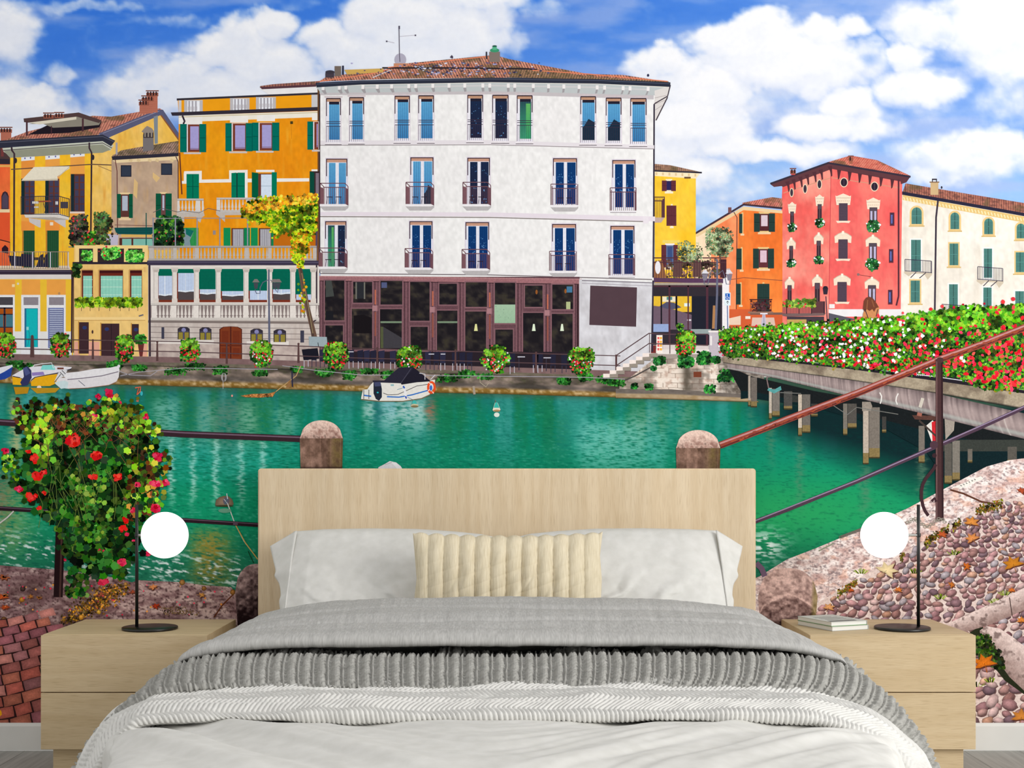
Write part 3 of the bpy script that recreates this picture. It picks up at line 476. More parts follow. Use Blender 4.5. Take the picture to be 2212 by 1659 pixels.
b.poly([(5, 320), (222, 304), (246, 314), (238, 326), (225, 320), (22, 337), (8, 328)], (200, 204, 190)); b.poly([(8, 326), (222, 312), (240, 323), (222, 330), (22, 341)], (150, 152, 134)); b.line([(6, 325), (222, 309), (242, 320)], 2, (96, 92, 90)); b.poly([(-4, 304), (222, 291), (249, 304), (240, 316), (222, 305), (-4, 320)], (48, 50, 66)); b.line([(0, 308), (222, 295), (246, 306)], 1.4, (92, 94, 112)); b.poly([(XL, 312), (0, 304), (0, 320), (XL, 330)], (48, 50, 66))
b.line([(25, 318), (26, 325), (31, 332), (30, 585)], 4, (64, 48, 56)); b.line([(193, 308), (193, 320), (198, 330), (196, 520)], 3.6, (64, 48, 56)); b.ell(201, 340, 3, 6, (50, 44, 50)); b.ell(34, 347, 3, 6, (50, 44, 50)); b.line([(24, 366), (200, 355), (250, 357)], 2.2, (96, 74, 66)); b.line([(212, 358), (241, 370)], 1, (120, 90, 70))
b.rects([(46, 478, 75, 498), (98, 478, 129, 498)], (240, 150, 66)); b.rect(108, 480, 115, 487, (240, 226, 206))
# ground floor and terrace
b.rect(XL, 602, 158, 770, (242, 196, 58)); b.rects([(XL, 604, 33, 637), (47, 604, 87, 637), (101, 604, 142, 637)], O1); b.rect(30, 716, 155, 770, (234, 232, 232)); b.rect(XL, 716, 30, 770, (234, 232, 232)); b.rect(XL, 592, 158, 603, (226, 218, 214)); b.rect(XL, 583, 158, 593, (56, 46, 62)); b.line([(XL, 586), (158, 586)], 1, (100, 90, 110)); b.rect(XL, 574, 152, 583, (226, 206, 180)); b.ell(39, 613, 2.4, 2.6, (226, 214, 196)); b.rect(26, 614, 32, 620, (250, 224, 170)); b.ell(128, 634, 2.6, 3, (190, 140, 90))
b.line([(155, 583), (156, 600), (155, 762)], 4, (66, 44, 52)); b.line([(160, 590), (160, 762)], 4, (80, 52, 60)); b.poly([(150, 534), (162, 534), (162, 577), (150, 577)], (244, 190, 60)); b.rect(148, 532, 164, 535, (150, 130, 110))
yel = b.build('building', mural, PP, 'yellow house with awning and balcony'); up()
def tallwin(par, x0, x1, y0, y1, left, frame=(104, 56, 46), pane=(70, 66, 92), lw=.25):
    w = Ink(); w.rect(x0, y0, x1, y1, frame); xs = x0 + (x1 - x0) * lw; w.rect(x0, y0, xs, y1, left); m = (xs + x1) / 2
    for a, b_ in ((xs + 1.5, m - 2), (m + 1.5, x1 - 1)): w.rects([(a, y0 + 4 + i * (y1 - y0 - 6) / 5, b_, y0 + 2 + (i + 1) * (y1 - y0 - 6) / 5) for i in range(5)], pane)
    return w.build('window', par)
tallwin(yel, 46, 75, 386, 463, (22, 46, 52)); tallwin(yel, 98, 128, 386, 463, (22, 46, 52)); tallwin(yel, 153, 183, 376, 459, (22, 46, 52))
for x0, x1 in ((51, 75), (102, 127)): w = Ink(); w.rect(x0 - 3, 498, x0, 578, (196, 130, 50)); w.rect(x0, 498, x1, 578, (36, 84, 54)); w.lines([[(x, 499), (x, 577)] for x in np.arange(x0 + 3, x1, 4.5)], .7, (26, 62, 44)); w.build('shutter', yel)
w = Ink(); w.rect(156, 500, 182, 535, (34, 92, 62)); w.build('shutter', yel)
for x0, x1, dc in ((-20, 32, None), (46, 87, (22, 186, 192)), (101, 142, None)):
    w = Ink(); w.rect(x0, 637, x1, 768, (236, 236, 240)); w.rect(x0 + 5, 642, x1 - 4, 659, (150, 142, 150) if x0 > 0 else (60, 58, 64)); w.lines([[(x0 + 6, y), (x1 - 5, y)] for y in np.arange(645, 659, 3)], .6, (120, 112, 124))
    if x0 == 46: w.rect(53, 666, 82, 750, (40, 112, 150)); w.rect(57, 667, 81, 750, dc); w.rect(57, 706, 62, 713, (150, 220, 220)); w.line([(62, 714), (64, 726), (60, 748)], 1, (30, 110, 130))
    elif x0 < 0: w.rect(-20, 664, 28, 768, (176, 88, 26)); w.rects([(-20, 664, 28, 667), (8, 664, 12, 730), (-20, 678, 28, 681)], (50, 44, 60)); w.rects([(-16, 680, 7, 706), (13, 680, 28, 706)], (70, 120, 136)); w.rect(-20, 706, 28, 708, (50, 44, 60))
    else: w.rect(104, 665, 138, 752, (116, 128, 180)); w.lines([[(107, y), (136, y)] for y in np.arange(669, 750, 4)], 1.9, (196, 204, 226)); w.lines([[(107, y + 2), (136, y + 2)] for y in np.arange(669, 750, 4)], 1.2, (56, 58, 104))
    w.build('door', yel)
up(); w = Ink(); w.poly([(73, 361), (150, 359), (150, 364), (124, 381), (125, 386), (47, 389)], (236, 228, 208)); w.poly([(47, 389), (125, 386), (125, 390), (47, 391)], (206, 196, 176)); w.line([(150, 361), (126, 382)], 1.6, (200, 190, 170)); w.build('awning', yel, None, 'cream awning')
w = Ink(); w.poly([(62, 471), (88, 475), (88, 492), (84, 491), (64, 480)], (206, 200, 200)); w.poly([(116, 472), (142, 474), (142, 492), (136, 489), (118, 478)], (206, 200, 200)); w.poly([(52, 463), (124, 460), (149, 468), (149, 475), (116, 473), (55, 470)], (222, 216, 210)); w.poly([(55, 470), (116, 469), (149, 474), (116, 476)], (176, 168, 160)); w.rect(70, 435, 84, 440, (240, 236, 232)); w.rect(74, 446, 84, 449, (240, 236, 232)); w.poly([(81, 434), (108, 433), (112, 436), (84, 437)], (176, 84, 52)); w.line([(94, 437), (100, 460)], 1.2, (60, 50, 60)); w.line([(104, 437), (96, 460)], 1.2, (60, 50, 60)); w.rect(120, 435, 126, 442, (240, 236, 236)); w.rect(131, 436, 147, 450, (76, 70, 80))
bars(w, 45, 128, 424, 463, 3.5, .9, (52, 54, 74)); w.lines([[(x, 424 + (x - 128) * .25), (x, 463 + (x - 128) * .3)] for x in np.arange(131, 151, 4)], .9, (60, 54, 62)); w.line([(45, 426), (86, 424), (128, 424), (150, 430)], 1.6, (52, 50, 66)); w.line([(45, 463), (128, 463), (150, 469)], 1.4, (52, 50, 66)); w.line([(150, 430), (150, 469)], 1.6, (52, 50, 66)); w.build('balcony', yel)
w = Ink(); bars(w, 152, 182, 423, 458, 3.4, .9, (50, 46, 66)); w.rect(151, 457, 183, 461, (230, 210, 200)); w.build('railing', yel)
w = Ink(); w.poly([(18, 552), (45, 554), (46, 548), (74, 550), (74, 577), (24, 574)], (36, 36, 58)); w.poly([(86, 552), (94, 548), (95, 577), (78, 577)], (40, 40, 62)); w.poly([(97, 552), (104, 546), (106, 577), (94, 577)], (40, 40, 62)); w.rect(74, 556, 98, 562, (60, 52, 50)); bars(w, XL, 150, 544, 581, 5.2, .9, (110, 96, 96)); bars(w, 32, 150, 544, 581, 38.5, 2.2, (206, 200, 214)); w.line([(XL, 544), (150, 544)], 1.3, (160, 140, 130)); w.line([(XL, 580), (150, 580)], 1, (130, 110, 100)); w.build('railing', yel)
up()
# beige house
b = Ink(); b.loft([(241, 345), (390, 335)], [(241, 540), (390, 540)], 60, 80, plaster((198, 170, 144), (184, 156, 134), 52, 22, (214, 170, 112))); b.loft([(243, 336), (262, 325), (300, 318), (388, 304)], [(243, 340), (262, 340), (300, 338), (388, 332)], 120, 18, rooft((150, 116, 100), (196, 160, 140), (70, 58, 56), 4.6, 3.4, 15, .7)); b.poly([(243, 346), (390, 337), (390, 345), (250, 352)], (238, 214, 170)); b.lines([[(x, 345), (x + 7, 348)] for x in (279, 296, 320, 336, 368, 386)], 6, (222, 196, 150)); b.poly([(241, 338), (392, 330), (392, 337), (243, 346)], (48, 46, 60))
b.poly([(309, 290), (309, 328), (332, 324), (332, 290)], (122, 116, 118)); b.rect(310, 284, 332, 298, (66, 58, 62)); b.rects([(312, 287, 315, 296), (319, 287, 322, 296), (326, 287, 329, 296)], (150, 140, 130)); b.poly([(306, 284), (313, 276), (318, 272), (328, 277), (333, 284), (330, 287), (310, 287)], (148, 136, 128)); b.rect(250, 308, 254, 334, (170, 166, 176)); b.line([(249, 345), (253, 370), (254, 510)], 2, (110, 66, 62)); b.line([(380, 338), (385, 350), (385, 430)], 2.2, (84, 60, 64)); b.line([(393, 332), (394, 430)], 3.4, (110, 70, 56))
b.poly([(290, 385), (298, 395), (296, 430), (288, 420)], (224, 188, 130)); b.poly([(330, 372), (346, 384), (338, 394), (330, 384)], (224, 188, 130)); b.rect(262, 505, 330, 512, (226, 180, 100)); b.rect(258, 514, 330, 534, (92, 44, 40)); b.rects([(264, 516, 284, 532), (288, 516, 330, 532)], (130, 190, 176)); b.poly([(230, 505), (256, 508), (254, 534), (230, 532)], (196, 190, 210)); b.poly([(247, 492), (332, 491), (332, 500), (327, 507), (256, 506), (250, 501)], (18, 84, 84)); b.lines([[(249, y), (331, y - 1)] for y in (495, 499, 503)], .8, (10, 58, 62)); b.line([(248, 486), (330, 488)], 1.4, (120, 80, 74))
bei = b.build('building', mural, PP, 'weathered beige house'); up()
for x0, x1, y0, y1 in ((261, 284, 357, 382), (348, 372, 353, 378)): w = Ink(); w.rect(x0, y0, x1, y1, (40, 42, 58)); w.rect(x0 + 2, y0 + 2, x1 - 2, y1 - 2, (52, 60, 78)); w.build('window', bei)
GR = (14, 92, 66)
house_win(bei, (253, 261, 279, 287), 420, 469, GR, (96, 56, 52), (238, 210, 160), (180, 190, 206)); house_win(bei, (337, 348, 358, 371), 419, 468, GR, (110, 70, 70), (238, 210, 160), (190, 196, 216))
up()
# big orange house
ORG = (240, 160, 24)
b = Ink(); b.loft([(386, 250), (692, 238)], [(386, 570), (692, 570)], 150, 110, plaster((240, 158, 22), (234, 142, 20), 60, 60, (244, 180, 60)))
b.poly([(562, 189), (630, 180), (690, 176), (690, 204), (580, 204), (562, 192)], (236, 234, 236)); b.loft([(562, 186), (590, 182), (690, 175)], [(562, 190), (590, 189), (690, 184)], 80, 6, rooft((140, 86, 76), (190, 120, 100), (90, 60, 60))); b.poly([(561, 188), (590, 187), (690, 182), (690, 187), (566, 193)], (86, 56, 66))
b.poly([(384, 216), (690, 203), (690, 236), (386, 243)], ORG); b.line([(382, 215), (690, 202)], 4.5, (52, 48, 58))
for x0, x1 in ((386, 392), (398, 438), (497, 539), (553, 596), (673, 690)):
    y = 215 - (x0 - 382) * .042; b.rect(x0, y + 2, x1, y + 29, (204, 202, 206)); n = int((x1 - x0 - 14) / 7)
    if n > 0: b.rect(x0 + 7, y + 4, x1 - 7, y + 28, (240, 242, 250)); b.rects([(x0 + 9 + i * 7.2, y + 4, x0 + 12.6 + i * 7.2, y + 28) for i in range(n)], (170, 166, 176)); b.rects([(x0 + 8 + i * 7.2, y + 16, x0 + 13.6 + i * 7.2, y + 24) for i in range(n)], (180, 176, 184)); b.rects([(x0, y + 3, x0 + 6, y + 29), (x1 - 6, y + 3, x1, y + 29)], (190, 186, 190))
b.poly([(386, 250), (690, 240), (690, 253), (386, 264)], (240, 234, 220)); b.rects([(386, 250, 437, 268), (497, 250, 536, 265), (555, 248, 594, 262), (674, 244, 690, 260)], (240, 236, 232)); b.line([(386, 253), (690, 243)], 1.6, (206, 190, 150)); b.poly([(369, 243), (690, 231), (690, 239), (392, 250), (372, 250)], (52, 46, 58)); b.line([(394, 250), (399, 262), (396, 268)], 4, (52, 44, 56)); b.rect(627, 262, 633, 268, (70, 60, 30)); b.lines([[(629, 268), (630, 300)]], .6, (190, 110, 20))
b.poly([(397, 376), (398, 370), (436, 369), (436, 388), (495, 387), (495, 368), (535, 367), (535, 386), (668, 385), (668, 392), (590, 393), (535, 394), (535, 428), (529, 428), (529, 373), (500, 374), (500, 394), (430, 395), (430, 376), (403, 377), (403, 397), (392, 397), (392, 391), (397, 391)], (242, 238, 234)); b.rect(553, 367, 593, 372, (242, 238, 234)); b.rect(673, 366, 690, 371, (242, 238, 234))
b.line([(388, 330), (393, 420)], 3, (110, 60, 40)); b.rect(460, 498, 466, 507, (150, 140, 140)); b.poly([(590, 470), (690, 470), (690, 535), (590, 535)], (196, 108, 20))
b.poly([(686, 190), (692, 190), (693, 590), (686, 590)], (110, 74, 46)); b.line([(690, 200), (691, 590)], 2.4, (54, 46, 56)); b.line([(684, 491), (683, 600)], 4, (80, 70, 96))
org = b.build('building', mural, PP, 'tall orange house with green shutters'); up()
G2 = (0, 110, 96); GL = (168, 160, 214)
for xs in ((389, 406, 431, 445), (487, 503, 531, 545), (545, 561, 588, 603), (664, 679, 688, 688)):
    a, p0, p1, z = xs; dy = -(a - 389) * .02; w = Ink(); w.rect(p0 - 2.5, 268 + dy, p1 + 1, 328 + dy, (228, 222, 226)); w.rect(p0, 269 + dy, p1, 328 + dy, (122, 58, 40)); w.rect(p0 + 5, 273 + dy, p1 - 1.5, 323 + dy, GL); w.line([(p0, 321 + dy), (p1, 321 + dy)], 1, (110, 60, 60)); w.line([(p0, 325 + dy), (p1, 325 + dy)], 1.4, (120, 70, 70)); w.rect(a + 8 if a != 664 else a + 10, 329 + dy, p1 + 3, 333 + dy, (206, 196, 196))
    for s0, s1 in ((a, p0 - 3), (p1, z)):
        if s1 - s0 > 3: w.rect(s0, 268 + dy, s1, 329 + dy, G2); w.line([(s0 + 1, 298 + dy), (s1 - 1, 298 + dy)], 1.2, (0, 76, 70)); w.line([(s1, 268 + dy), (s1, 329 + dy)], 1, (0, 70, 66)); w.line([(s0 + 3, 271 + dy), (s1 - 3, 271 + dy)], .7, (0, 80, 74))
    w.build('window', org)
for x0, x1, kind in ((403, 430, 2), (500, 529, 3), (544, 598, 4), (669, 690, 5)):
    w = Ink(); GG = (0, 122, 92)
    if kind == 2: w.rect(x0, 376, x1, 429, GG); w.line([((x0 + x1) / 2, 377), ((x0 + x1) / 2, 428)], 1.2, (0, 70, 60)); w.line([(x0, 403), (x1, 403)], 1.2, (0, 80, 66))
    elif kind == 3: w.rect(x0, 374, x1, 428, (24, 30, 44)); w.poly([(x0, 374), (x0 + 11, 373), (x0 + 11, 428), (x0, 428)], GG); w.rect(x0 + 13, 373, x1, 428, GG); w.line([(x0, 402), (x1, 402)], 1.2, (0, 80, 66))
    elif kind == 4: w.rect(558, 375, 590, 428, (110, 60, 50)); w.rect(564, 377, 587, 428, (214, 228, 244)); w.line([(564, 402), (587, 402)], 1, (150, 170, 190)); w.poly([(544, 372), (558, 374), (558, 428), (544, 426)], (0, 92, 62)); w.rect(587, 372, 598, 428, GG)
    else: w.rect(669, 370, 690, 420, (60, 40, 44)); w.poly([(669, 370), (679, 373), (679, 425), (669, 427)], (10, 74, 60)); w.rect(682, 374, 689, 425, (130, 116, 130))
    w.build('window', org)
w = Ink(); w.rect(395, 492, 429, 531, (50, 150, 80)); w.lines([[(x, 493), (x, 530)] for x in (404, 412, 420)], .8, (30, 120, 70)); w.build('door', org)
for p0, p1 in ((503, 526), (562, 585)): w = Ink(); w.rect(p0 - 20, 492, p0 - 5, 531, (20, 142, 84)); w.rect(p0 - 3, 493, p1 + 1, 531, (96, 50, 34)); w.rect(p0, 495, p1, 531, (160, 158, 168)); w.lines([[(p0 + i, 496), (p0 + i, 531)] for i in (3, 7, 12, 17, 20)], 1, (200, 200, 206)); w.rect(p1 + 1, 492, p1 + (14 if p1 < 540 else 6), 531, (20, 132, 80)); w.build('window', org)
def stonebalu(name, par, x0, x1, y0, y1, pitch, posts, c=(214, 208, 204), dark=(70, 60, 60), gap=True, lab=None):
    w = Ink(); hgt = y1 - y0; t = hgt * .13
    if gap: w.rect(x0, y0 + t, x1, y1 - t, dark)
    xs = np.arange(x0 + pitch / 2, x1, pitch); w.rects([(x - pitch * .12, y0 + t, x + pitch * .12, y1 - t) for x in xs], c)
    for x in xs: h = w.h; w.h = True; w.poly([(x - pitch * .14, y0 + hgt * .3), (x + pitch * .14, y0 + hgt * .3), (x + pitch * .34, y0 + hgt * .68), (x + pitch * .1, y0 + hgt * .76), (x - pitch * .1, y0 + hgt * .76), (x - pitch * .34, y0 + hgt * .68)], c); w.h = h
    w.L += 1; w.rects([(x - pitch * .3, y0 + hgt * .78, x + pitch * .3, y1 - t) for x in xs], c); w.rects([(a, y0 + t * .5, b_, y1) for a, b_ in posts], tuple(min(255, i + 6) for i in c)); w.rects([(x0, y0, x1, y0 + t), (x0, y1 - t, x1, y1)], tuple(int(i * .93) for i in c)); w.line([(x0, y0 + t), (x1, y0 + t)], .8, (120, 112, 110)); return w.build(name, par, PR, lab)
up(); stonebalu('balcony', org, 383, 440, 429, 460, 7.4, [(383, 388), (424, 433), (436, 440)], gap=False); stonebalu('balcony', org, 468, 605, 427, 458, 7.6, [(468, 476), (532, 538), (598, 605)], gap=False)
w = Ink(); w.poly([(382, 458), (440, 458), (442, 466), (436, 470), (433, 481), (426, 476), (424, 469), (398, 469), (398, 481), (390, 474), (382, 466)], (196, 186, 178)); w.poly([(467, 456), (606, 456), (606, 463), (550, 464), (486, 465), (486, 480), (478, 472), (467, 463)], (196, 186, 178)); w.build('bracket', org)
up()
# plants on the small terrace, pergola poles, umbrella
w = Ink(); greens(w, [(152, 530), (150, 500), (158, 470), (172, 463), (186, 466), (190, 490), (184, 530)], 500, 3, [(56, 50, 52), (70, 84, 50), (90, 100, 60), (44, 56, 44), (96, 70, 70)], 21, RED, 12, 2, 4); greens(w, [(205, 528), (204, 495), (206, 465), (225, 458), (243, 480), (236, 500), (232, 530)], 420, 2.8, [(70, 110, 56), (50, 84, 50), (100, 120, 60), (80, 60, 50)], 22, je=5); greens(w, [(184, 530), (186, 505), (200, 500), (206, 530)], 160, 3, GP, 23, RED, 10); w.build('shrub', mural)
w = Ink(); greens(w, [(332, 532), (332, 500), (338, 478), (352, 468), (384, 472), (396, 490), (392, 532)], 900, 4, [(26, 60, 34), (20, 44, 34), (40, 90, 40), (90, 150, 50), (30, 70, 40)], 24, [(200, 60, 70)], 8, 1.8, base=(24, 44, 34)); w.build('shrub', mural)
w = Ink(); w.poly([(384, 531), (390, 508), (401, 493), (419, 499), (410, 520), (412, 531)], (130, 150, 160)); w.poly([(401, 493), (419, 499), (412, 512), (402, 506)], (20, 110, 100)); w.build('parasol', mural, None, 'folded grey green parasol')
up(); w = Ink(); w.lines([[(x, 470), (x, 531)] for x in (331, 379, 426, 475, 535)], 2.6, (150, 150, 166)); w.line([(330, 472), (540, 471)], 1.6, (150, 146, 156)); w.line([(316, 460), (316, 530)], 2, (0, 90, 84)); w.line([(331, 459), (350, 450), (384, 458), (395, 455), (430, 460), (450, 450), (476, 456)], 1.2, (100, 92, 96)); w.build('pergola_frame', mural)
up()
# cream yellow annex
b = Ink(); CY = (244, 206, 130); b.loft([(160, 530), (320, 530)], [(160, 772), (320, 772)], 50, 80, plaster((246, 208, 132), (240, 196, 118), 70, 50)); b.rect(166, 537, 314, 566, (54, 44, 46)); b.rects([(162, 530, 318, 537), (163, 537, 171, 566), (201, 537, 211, 566), (268, 537, 277, 566), (308, 537, 318, 566)], (248, 214, 144)); b.rect(157, 566, 322, 571, (46, 38, 52)); b.rect(161, 685, 314, 691, (252, 218, 150)); b.line([(161, 692), (314, 692)], 1.2, (196, 150, 84)); b.rect(161, 738, 172, 770, (232, 170, 150)); b.rects([(191, 738, 215, 770), (259, 738, 284, 770), (300, 738, 318, 770)], (236, 172, 150)); b.rect(310, 577, 315, 588, (236, 190, 120)); b.ell(200, 717, 2, 4, (70, 50, 50)); b.line([(300, 683), (310, 680)], 3, (110, 110, 120))
b.lines([[(176, 582), (201, 582)], [(214, 582), (267, 582)], [(279, 582), (308, 582)]], 1.6, (214, 160, 90))
crm = b.build('building', mural, PP, 'cream yellow annex with planted balustrade'); up()
for x0, x1 in ((177, 201), (215, 266), (281, 307)): w = Ink(); w.rect(x0 - 3, 583, x1, 647, (206, 160, 96)); w.rect(x0, 584, x1, 647, (112, 42, 32)); w.rect(x0, 584, x1, 590, (70, 24, 26)); w.rect(x0 + 3, 596, x1 - (1 if x1 < 260 else 0) - 1, 643, (150, 216, 196)); w.lines([[(x0 + 3, y), (x1 - 1, y)] for y in (604, 620, 637)], 1, (214, 244, 226)); w.lines([[(x0 + 3 + i, 597), (x0 + 3 + i, 643)] for i in range(4, int(x1 - x0) - 4, 7)], .6, (120, 190, 176)); w.build('window', crm)
for x0, x1, y0, y1 in ((171, 192, 696, 764), (219, 258, 699, 769), (285, 300, 700, 740)): w = Ink(); w.rect(x0 - 2, y0 - 2, x0, y1, (196, 140, 60)); w.rect(x0, y0, x1, y1, (66, 44, 50)); (x1 - x0 > 30) and w.line([((x0 + x1) / 2 + 2, y0), ((x0 + x1) / 2 + 2, y1)], 1.2, (40, 26, 34)); w.ell(x0 + 12 if x1 - x0 > 16 else x0 + 9, y0 + 12, 5, 4, (48, 60, 110), 12); w.build('door', crm)
up(); w = Ink()
for cx, cy, r, s in ((187, 553, 12, 1), (233, 549, 13, 2), (248, 546, 12, 3), (285, 554, 13, 4), (299, 553, 12, 5)): greens(w, blob(cx, cy, r, r * .95, 14, .1, s), 230, 2.4, [(70, 180, 60), (120, 214, 80), (40, 130, 50), (150, 230, 110)], s + 30, base=(40, 110, 40))
w.scatter(np.array([214, 219, 224, 230, 257, 262, 226.]), np.array([543, 538, 545, 533, 541, 546, 552.]), 2, RED, OVAL, seed=4); w.build('potted_shrubs', crm, None, None, 'stuff')
w = Ink(); w.rects([(168, 655, 202, 661), (210, 655, 263, 661), (268, 655, 304, 661)], (28, 60, 66)); w.lines([[(x, 660), (x, 672)] for x in (176, 195, 214, 237, 260, 279, 298)], 1, (50, 36, 40))
for x0, x1, s in ((163, 203, 1), (205, 264, 2), (264, 308, 3)): greens(w, [(x0, 648), (x0 + 8, 643), (x1 - 4, 645), (x1, 652), (x1, 662), (x1 - 10, 660), (x0 + 10, 662), (x0, 664)], 340, 2.6, [(150, 190, 30), (110, 160, 30), (180, 210, 50), (90, 140, 30)], s + 50)
w.build('planter', crm); w = Ink(); w.poly([(297, 738), (312, 738), (308, 770), (302, 770)], (110, 50, 50)); greens(w, blob(304, 733, 12, 9, 14), 140, 2.6, [(50, 150, 50), (80, 180, 60)], 61); w.build('plant_pot', crm)
w = Ink(); greens(w, [(157, 571), (178, 572), (168, 582), (170, 596), (164, 600), (160, 585)], 110, 3, [(50, 100, 44), (80, 130, 50)], 62); w.build('ivy', mural)
up()
# stone loggia house
b = Ink(); ST = (222, 212, 204); b.loft([(320, 564), (690, 566)], [(320, 782), (690, 786)], 130, 80, plaster((214, 204, 198), (198, 184, 178), 80, 50, (176, 160, 150))); b.rect(322, 574, 690, 656, (230, 222, 216)); b.poly([(320, 690), (690, 693), (690, 700), (320, 697)], (132, 120, 116)); b.line([(320, 691), (690, 694)], 2, (196, 186, 180)); b.lines([[(326, y), (690, y + 4)] for y in (706, 718, 729)], 1.1, (120, 106, 104)); b.rects([(336, 735, 462, 743), (533, 737, 624, 747)], (234, 226, 220)); b.loft([(320, 742), (690, 748)], [(320, 778), (690, 786)], 120, 20, plaster((206, 190, 182), (178, 160, 156), 83, 8)); b.rects([(349, 707, 355, 732), (649, 714, 657, 740)], (66, 66, 84)); b.poly([(318, 563), (690, 563), (690, 573), (318, 573)], (64, 56, 78)); b.line([(320, 566), (690, 567)], 1, (110, 104, 130)); b.line([(323, 573), (324, 770)], 4.5, (62, 50, 62)); b.line([(684, 570), (684, 690), (676, 696)], 3.4, (60, 48, 60)); b.rect(326, 578, 337, 650, (236, 228, 222))
log = b.build('building', mural, PP, 'pale stone house with a columned loggia'); up()
WN = ((341, 372, 596, 1), (383, 419, 590, 1), (430, 466, 625, 2), (478, 526, 629, 2), (538, 577, 628, 0), (588, 627, 625, 2), (638, 673, 636, 0))
for x0, x1, rb, kd in WN:
    w = Ink(); w.rect(x0 - 1, 581, x1, 653, (128, 52, 34)); w.rect(x0 + 2, 585, x1, 648, (84, 74, 76)); cb = {1: 638, 2: rb + 10, 0: 648}[kd]; cb = cb - (8 if x0 == 383 else 0)
    w.rect(x0 + 2, rb, x1, cb, (196, 212, 240)); w.line([((x0 + x1) / 2, rb), ((x0 + x1) / 2, cb)], 1.4, (240, 244, 250)); kd and w.line([(x0 + 2, cb - 2), ((x0 + x1) / 2, cb), (x1, cb - 3)], 3, (232, 240, 250)); w.lines([[(x0 + i, rb), (x0 + i, cb)] for i in range(6, int(x1 - x0), 6)], .6, (176, 194, 226))
    w.poly([(x0 - 1, rb), (x0 - 1, 584), (x0 + 2, 581), (x1 - 3, 581), (x1, 585), (x1, rb)], (4, 110, 88)); w.lines([[(x0, y), (x1 - 1, y)] for y in np.arange(586, rb, 3.1)], .9, (2, 82, 68)); w.build('window', log)
for x0, x1, y0, y1 in ((384, 410, 706, 733), (431, 457, 707, 734), (541, 568, 710, 737), (591, 618, 711, 739)):
    w = Ink(); m = (x0 + x1) / 2; w.poly([(x0, y1), (x0, y0 + 4), (m - 6, y0), (m + 6, y0), (x1, y0 + 4), (x1, y1)], (56, 50, 62)); w.rects([(x0 + 2, y0 + 12, m - 2, y1), (m + 2, y0 + 12, x1 - 2, y1)], (150, 136, 60)); w.ell(m, y0 + 7, 5, 5, (140, 140, 190), 8); w.line([(m, y0 + 10), (m, y1)], 1.4, (110, 110, 150)); w.line([(x0 + 2, y0 + 10), (x1 - 2, y0 + 10)], .8, (110, 110, 130)); w.build('window', log)
w = Ink(); w.poly([(474, 777), (474, 711), (482, 706), (498, 705), (514, 706), (523, 711), (523, 778)], (84, 36, 28)); w.poly([(476, 776), (476, 712), (484, 707), (497, 706), (497, 776)], (130, 60, 34)); w.poly([(500, 776), (500, 706), (513, 707), (521, 712), (521, 776)], (130, 60, 34)); w.rects([(479, 715, 494, 742), (503, 715, 518, 742), (479, 752, 494, 770), (503, 752, 518, 770)], (118, 50, 30)); w.rect(474, 745, 523, 748, (104, 44, 28)); w.build('door', log, None, 'arched brown wooden door')
up()
for x in (337, 377.5, 425, 472, 532, 583, 633, 677): w = Ink(); w.rect(x - 5, 583, x + 5, 645, (232, 224, 218)); w.rect(x - 6, 645, x + 6, 655, (226, 216, 208)); w.poly([(x - 8, 578), (x + 8, 578), (x + 6, 588), (x - 6, 588)], (214, 204, 196)); w.lines([[(x - 5, 584), (x + 5, 584)], [(x - 4, 587), (x + 4, 587)]], .8, (150, 138, 130)); w.rect(x - 5, 583, x - 3.4, 645, (196, 186, 182)); w.build('column', log)
stonebalu('balustrade', log, 326, 690, 655, 691, 7.9, [(x - 5.5, x + 5.5) for x in (333, 376, 424, 471, 531, 582, 632, 677)], (230, 222, 216), (140, 126, 124))
stonebalu('balustrade', log, 320, 684, 531, 563, 7.9, [(322, 331), (374, 382), (421, 430), (470, 478), (530, 537), (579, 587), (629, 636), (676, 684)], (190, 182, 176), (90, 70, 60), gap=False)
up(); w = Ink(); w.line([(630, 470), (644, 500), (640, 540), (650, 590), (656, 630), (668, 680), (680, 730)], 6, (110, 84, 70), 11); w.line([(654, 470), (640, 500), (656, 540), (650, 580), (662, 640), (672, 700), (676, 728)], 4, (84, 66, 60), 6); w.line([(652, 590), (664, 650), (676, 720)], 2, (150, 130, 96)); w.build('vine_trunk', mural)
up(); VP = [(150, 180, 20), (190, 200, 30), (230, 180, 30), (220, 140, 30), (120, 160, 20), (90, 130, 20), (240, 200, 50)]
w = Ink(); pv = [(520, 455), (545, 440), (575, 432), (605, 433), (635, 430), (665, 428), (685, 420), (686, 455), (676, 475), (680, 495), (668, 520), (660, 505), (640, 510), (628, 492), (600, 505), (585, 500), (592, 485), (570, 478), (548, 474), (530, 468)]
greens(w, pv, 3000, 3.2, [(150, 180, 20), (190, 200, 30), (120, 170, 20), (90, 140, 20), (130, 180, 30), (210, 190, 40), (60, 100, 20)], 71, je=5, base=(90, 104, 26)); x, y = pts_in([(520, 450), (600, 432), (684, 418), (684, 432), (600, 446), (530, 460)], 300, 72, 5); w.scatter(x, y, 3.0, [(236, 168, 30), (226, 140, 36), (240, 190, 60)], LEAF, seed=72)
greens(w, [(632, 505), (664, 500), (668, 530), (656, 552), (640, 572), (648, 580), (654, 545), (636, 560), (630, 535)], 700, 3.0, VP, 73, je=5); greens(w, [(644, 602), (658, 602), (662, 660), (656, 690)], 22, 3.2, VP, 74); w.build('vine_foliage', mural, None, 'yellow green vine over the pergola', 'stuff')
